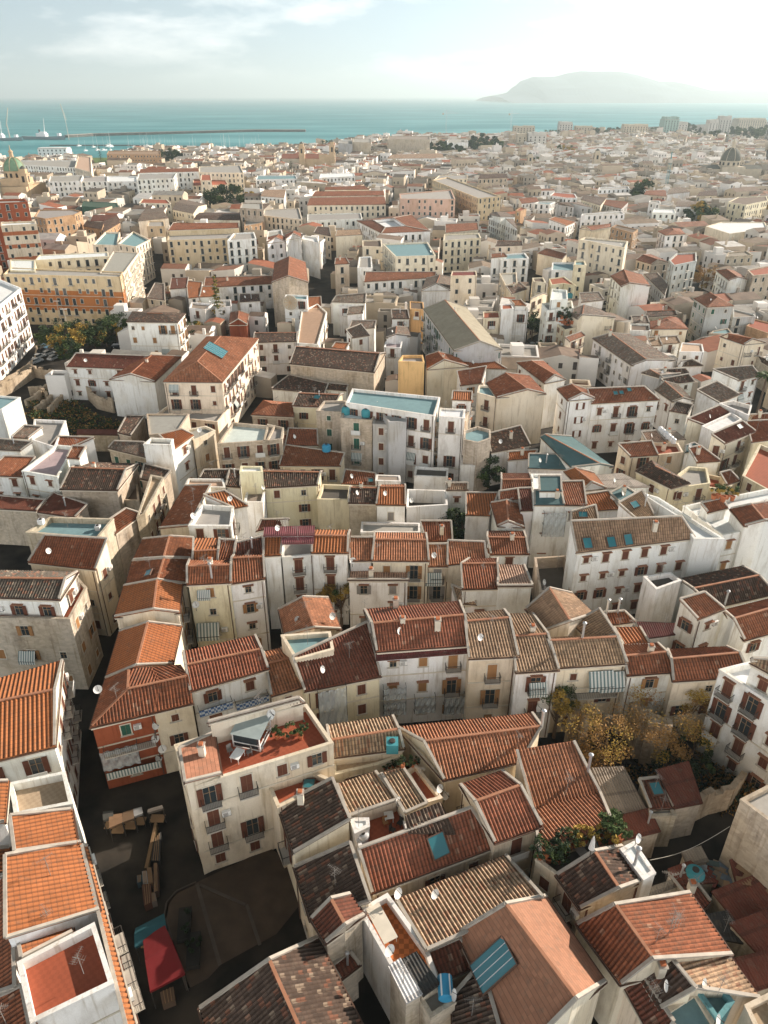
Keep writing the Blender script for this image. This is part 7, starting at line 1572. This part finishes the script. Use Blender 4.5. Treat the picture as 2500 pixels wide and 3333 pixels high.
for i, (pts, lb) in enumerate([([(160,600),(240,560),(300,500)], 'far row of low ruined walls in the excavation, left'),([(220,640),(300,590),(360,520)], 'second ruined wall of the excavation, nearer the middle'),([(300,650),(350,600),(390,560)], 'third ruined wall of the excavation, beside the scrub'),([(180,530),(250,520),(290,560)], 'cross wall joining the ruined rows of the excavation'),([(330,500),(370,480),(400,540)], 'short ruined wall by the white hall corner')]): stone_wall('G', pts, 2.2, .7, lb)
stone_wall('G', [(0,475),(100,420),(215,330),(225,250)], 1.4, .4, 'low street wall along the foot of the huge white building')
def scrub(name, key, pts, n, leaf, mats, label):
    P = [T(key, x, y, 0) for x, y in pts]; poly = [(p.x, p.y) for p in P]; r = random.Random(2); mb = MB(); xs = [p[0] for p in poly]; ys = [p[1] for p in poly]; k = 0
    while k < n:
        q = (r.uniform(min(xs), max(xs)), r.uniform(min(ys), max(ys)))
        if not inside(q, poly): k += .3; continue
        hh = max(0, noise.noise(Vector((q[0]*.25, q[1]*.25, 0)))+.35)*2.2; k += 1
        for _ in range(6):
            p = Vector((q[0]+r.gauss(0,.5), q[1]+r.gauss(0,.5), r.random()*hh)); a = Vector((r.uniform(-1,1), r.uniform(-1,1), r.uniform(0,1))).normalized()*leaf; b = a.cross(Vector((r.uniform(-1,1), r.uniform(-1,1), .2))).normalized()*leaf*.5; mb.face([p-a, p-b, p+a, p+b], r.choice(mats))
    o = mb.build(name); tag(o, label, 'scrub', kind='stuff')
scrub('scrub', 'G', [(150,650),(300,480),(400,470),(420,560),(600,660),(760,700),(700,760),(450,780),(250,700)], 1100, .35, [M_DLEAF, M_OLEAF, M_LEAF], 'tangled dark weeds over the excavated lot')
scrub('scrub', 'F', [(560,1500),(1000,1480),(1250,1380),(1600,1560),(1700,1800),(1300,1700),(1000,1560)], 900, .28, [M_DLEAF, M_OLEAF], 'dark undergrowth in the shaded ruined yard')
scrub('scrub', 'H', [(1240,1260),(1460,1300),(1420,1420),(1240,1400)], 500, .25, [M_DLEAF, M_LEAF], 'overgrown garden between orange and red roofs'); scrub('scrub', 'H', [(370,1290),(700,1340),(680,1400),(380,1330)], 300, .25, [M_DLEAF, M_LEAF], 'dark planting strip below the pale yellow house')
mb = MB(); mb.face([T('Q', x, y, .05) for x, y in ((1000,690),(1390,690),(1390,490),(720,490))], plain('lawn', (.12,.17,.04), noise_=.3, scale=.05)); tag(mb.build('lawn'), kind='structure')
# lamp posts
for k, x, y, h, lb in [('G',425,215,11,'tall pale street lamp in front of the yellow-tinged tree'),('G',372,120,9,'street lamp against the ochre palace, left one'),('G',702,110,9,'street lamp against the ochre palace, right one')]:
    t = empty('street_lamp', T(k, x, y, 0)); tag(t, lb, 'street lamp'); mb = MB(); mb.tube([Vector((0,0,0)), Vector((0,0,h))], [.14,.08], M_STONE, 8); mb.build('pole', t); hb = MB(); hb.box((-.5,0,h), (1.1,.35,.15), M_WHITE); hb.box((.5,0,h), (1.1,.35,.15), M_WHITE); hb.build('lamp_head', t)
# rope over the yard, laundry
mb = MB(); A_ = T('C', 950, 552, 6); B_ = T('C', 1430, 350, 7); pts = [A_.lerp(B_, k/12)+Vector((0,0,-1.0*sin(pi*k/12))) for k in range(13)]; c = pts[0].copy(); mb.tube([p-c for p in pts], [.022]*13, M_STONE, 5); o = mb.build('cable', None, None, c); tag(o, 'pale cable slung across the dark right-hand yard', 'cable')
# crosses and bits on churches: rose window on the stone church
loc, n, root = ray('K', 267, 1078)
if loc is not None and root.type == 'EMPTY' and abs(n.z) < .3:
    n = Vector((n.x, n.y, 0)).normalized(); mb = MB(); mb.lathe((0,0,0), [(2.4,0),(2.4,.25),(2.0,.3),(1.9,.1),(.01,.1)], M_SAND2, 28)
    for k in range(10): a = k*pi/5; mb.beam(Vector((0,0,.2)), Vector((cos(a)*1.9, sin(a)*1.9, .2)), .16, .16, M_SAND)
    part_at(root, 'rose_window', mb.mesh('rose_window'), loc+n*.02, frame(n))

r = random.Random(8)
pal = [(.30,.36,.40),(.42,.44,.45),(.25,.07,.05),(.12,.16,.15),(.30,.22,.15),(.18,.22,.26)]
for i in range(30):
    gx, gy = i % 6, i//6; p = T('C', 1225+gx*34+gy*6, 560+gy*28+gx*4, 2.0+r.random()*.5); mb = MB(); mb.box((0,0,0), (1.0*r.uniform(.7,1.3),.7*r.uniform(.7,1.4),.08), plain('scrap_%d' % (i % 6), pal[i % 6], noise_=.3)); mb.box((0,0,-1), (.2,.2,2), M_WOOD)
    o = mb.build('scrap_sheet', None, None, p); o.rotation_euler = (r.uniform(-.12,.12), r.uniform(-.12,.12), R(-35)+r.uniform(-.3,.3)); tag(o, 'weathered scrap sheets laid out in rows beside the turquoise tank', 'scrap sheet', 'scrap sheets in the shaded yard')
for i in range(14):
    p = T('C', r.uniform(1340,1640), r.uniform(660,900), 0); k = r.uniform(.4,.9); mb = MB(); mb.box((0,0,k/2+3.35), (k*1.6,k,.12), M_WOOD); mb.box((0,0,1.7), (.15,.15,3.3), M_WOOD); o = mb.build('old_board', None, None, p); o.rotation_euler.z = r.random()*3; tag(o, 'old boards weighing down the wide dark red shed roof', 'board', 'boards on the shed roof')
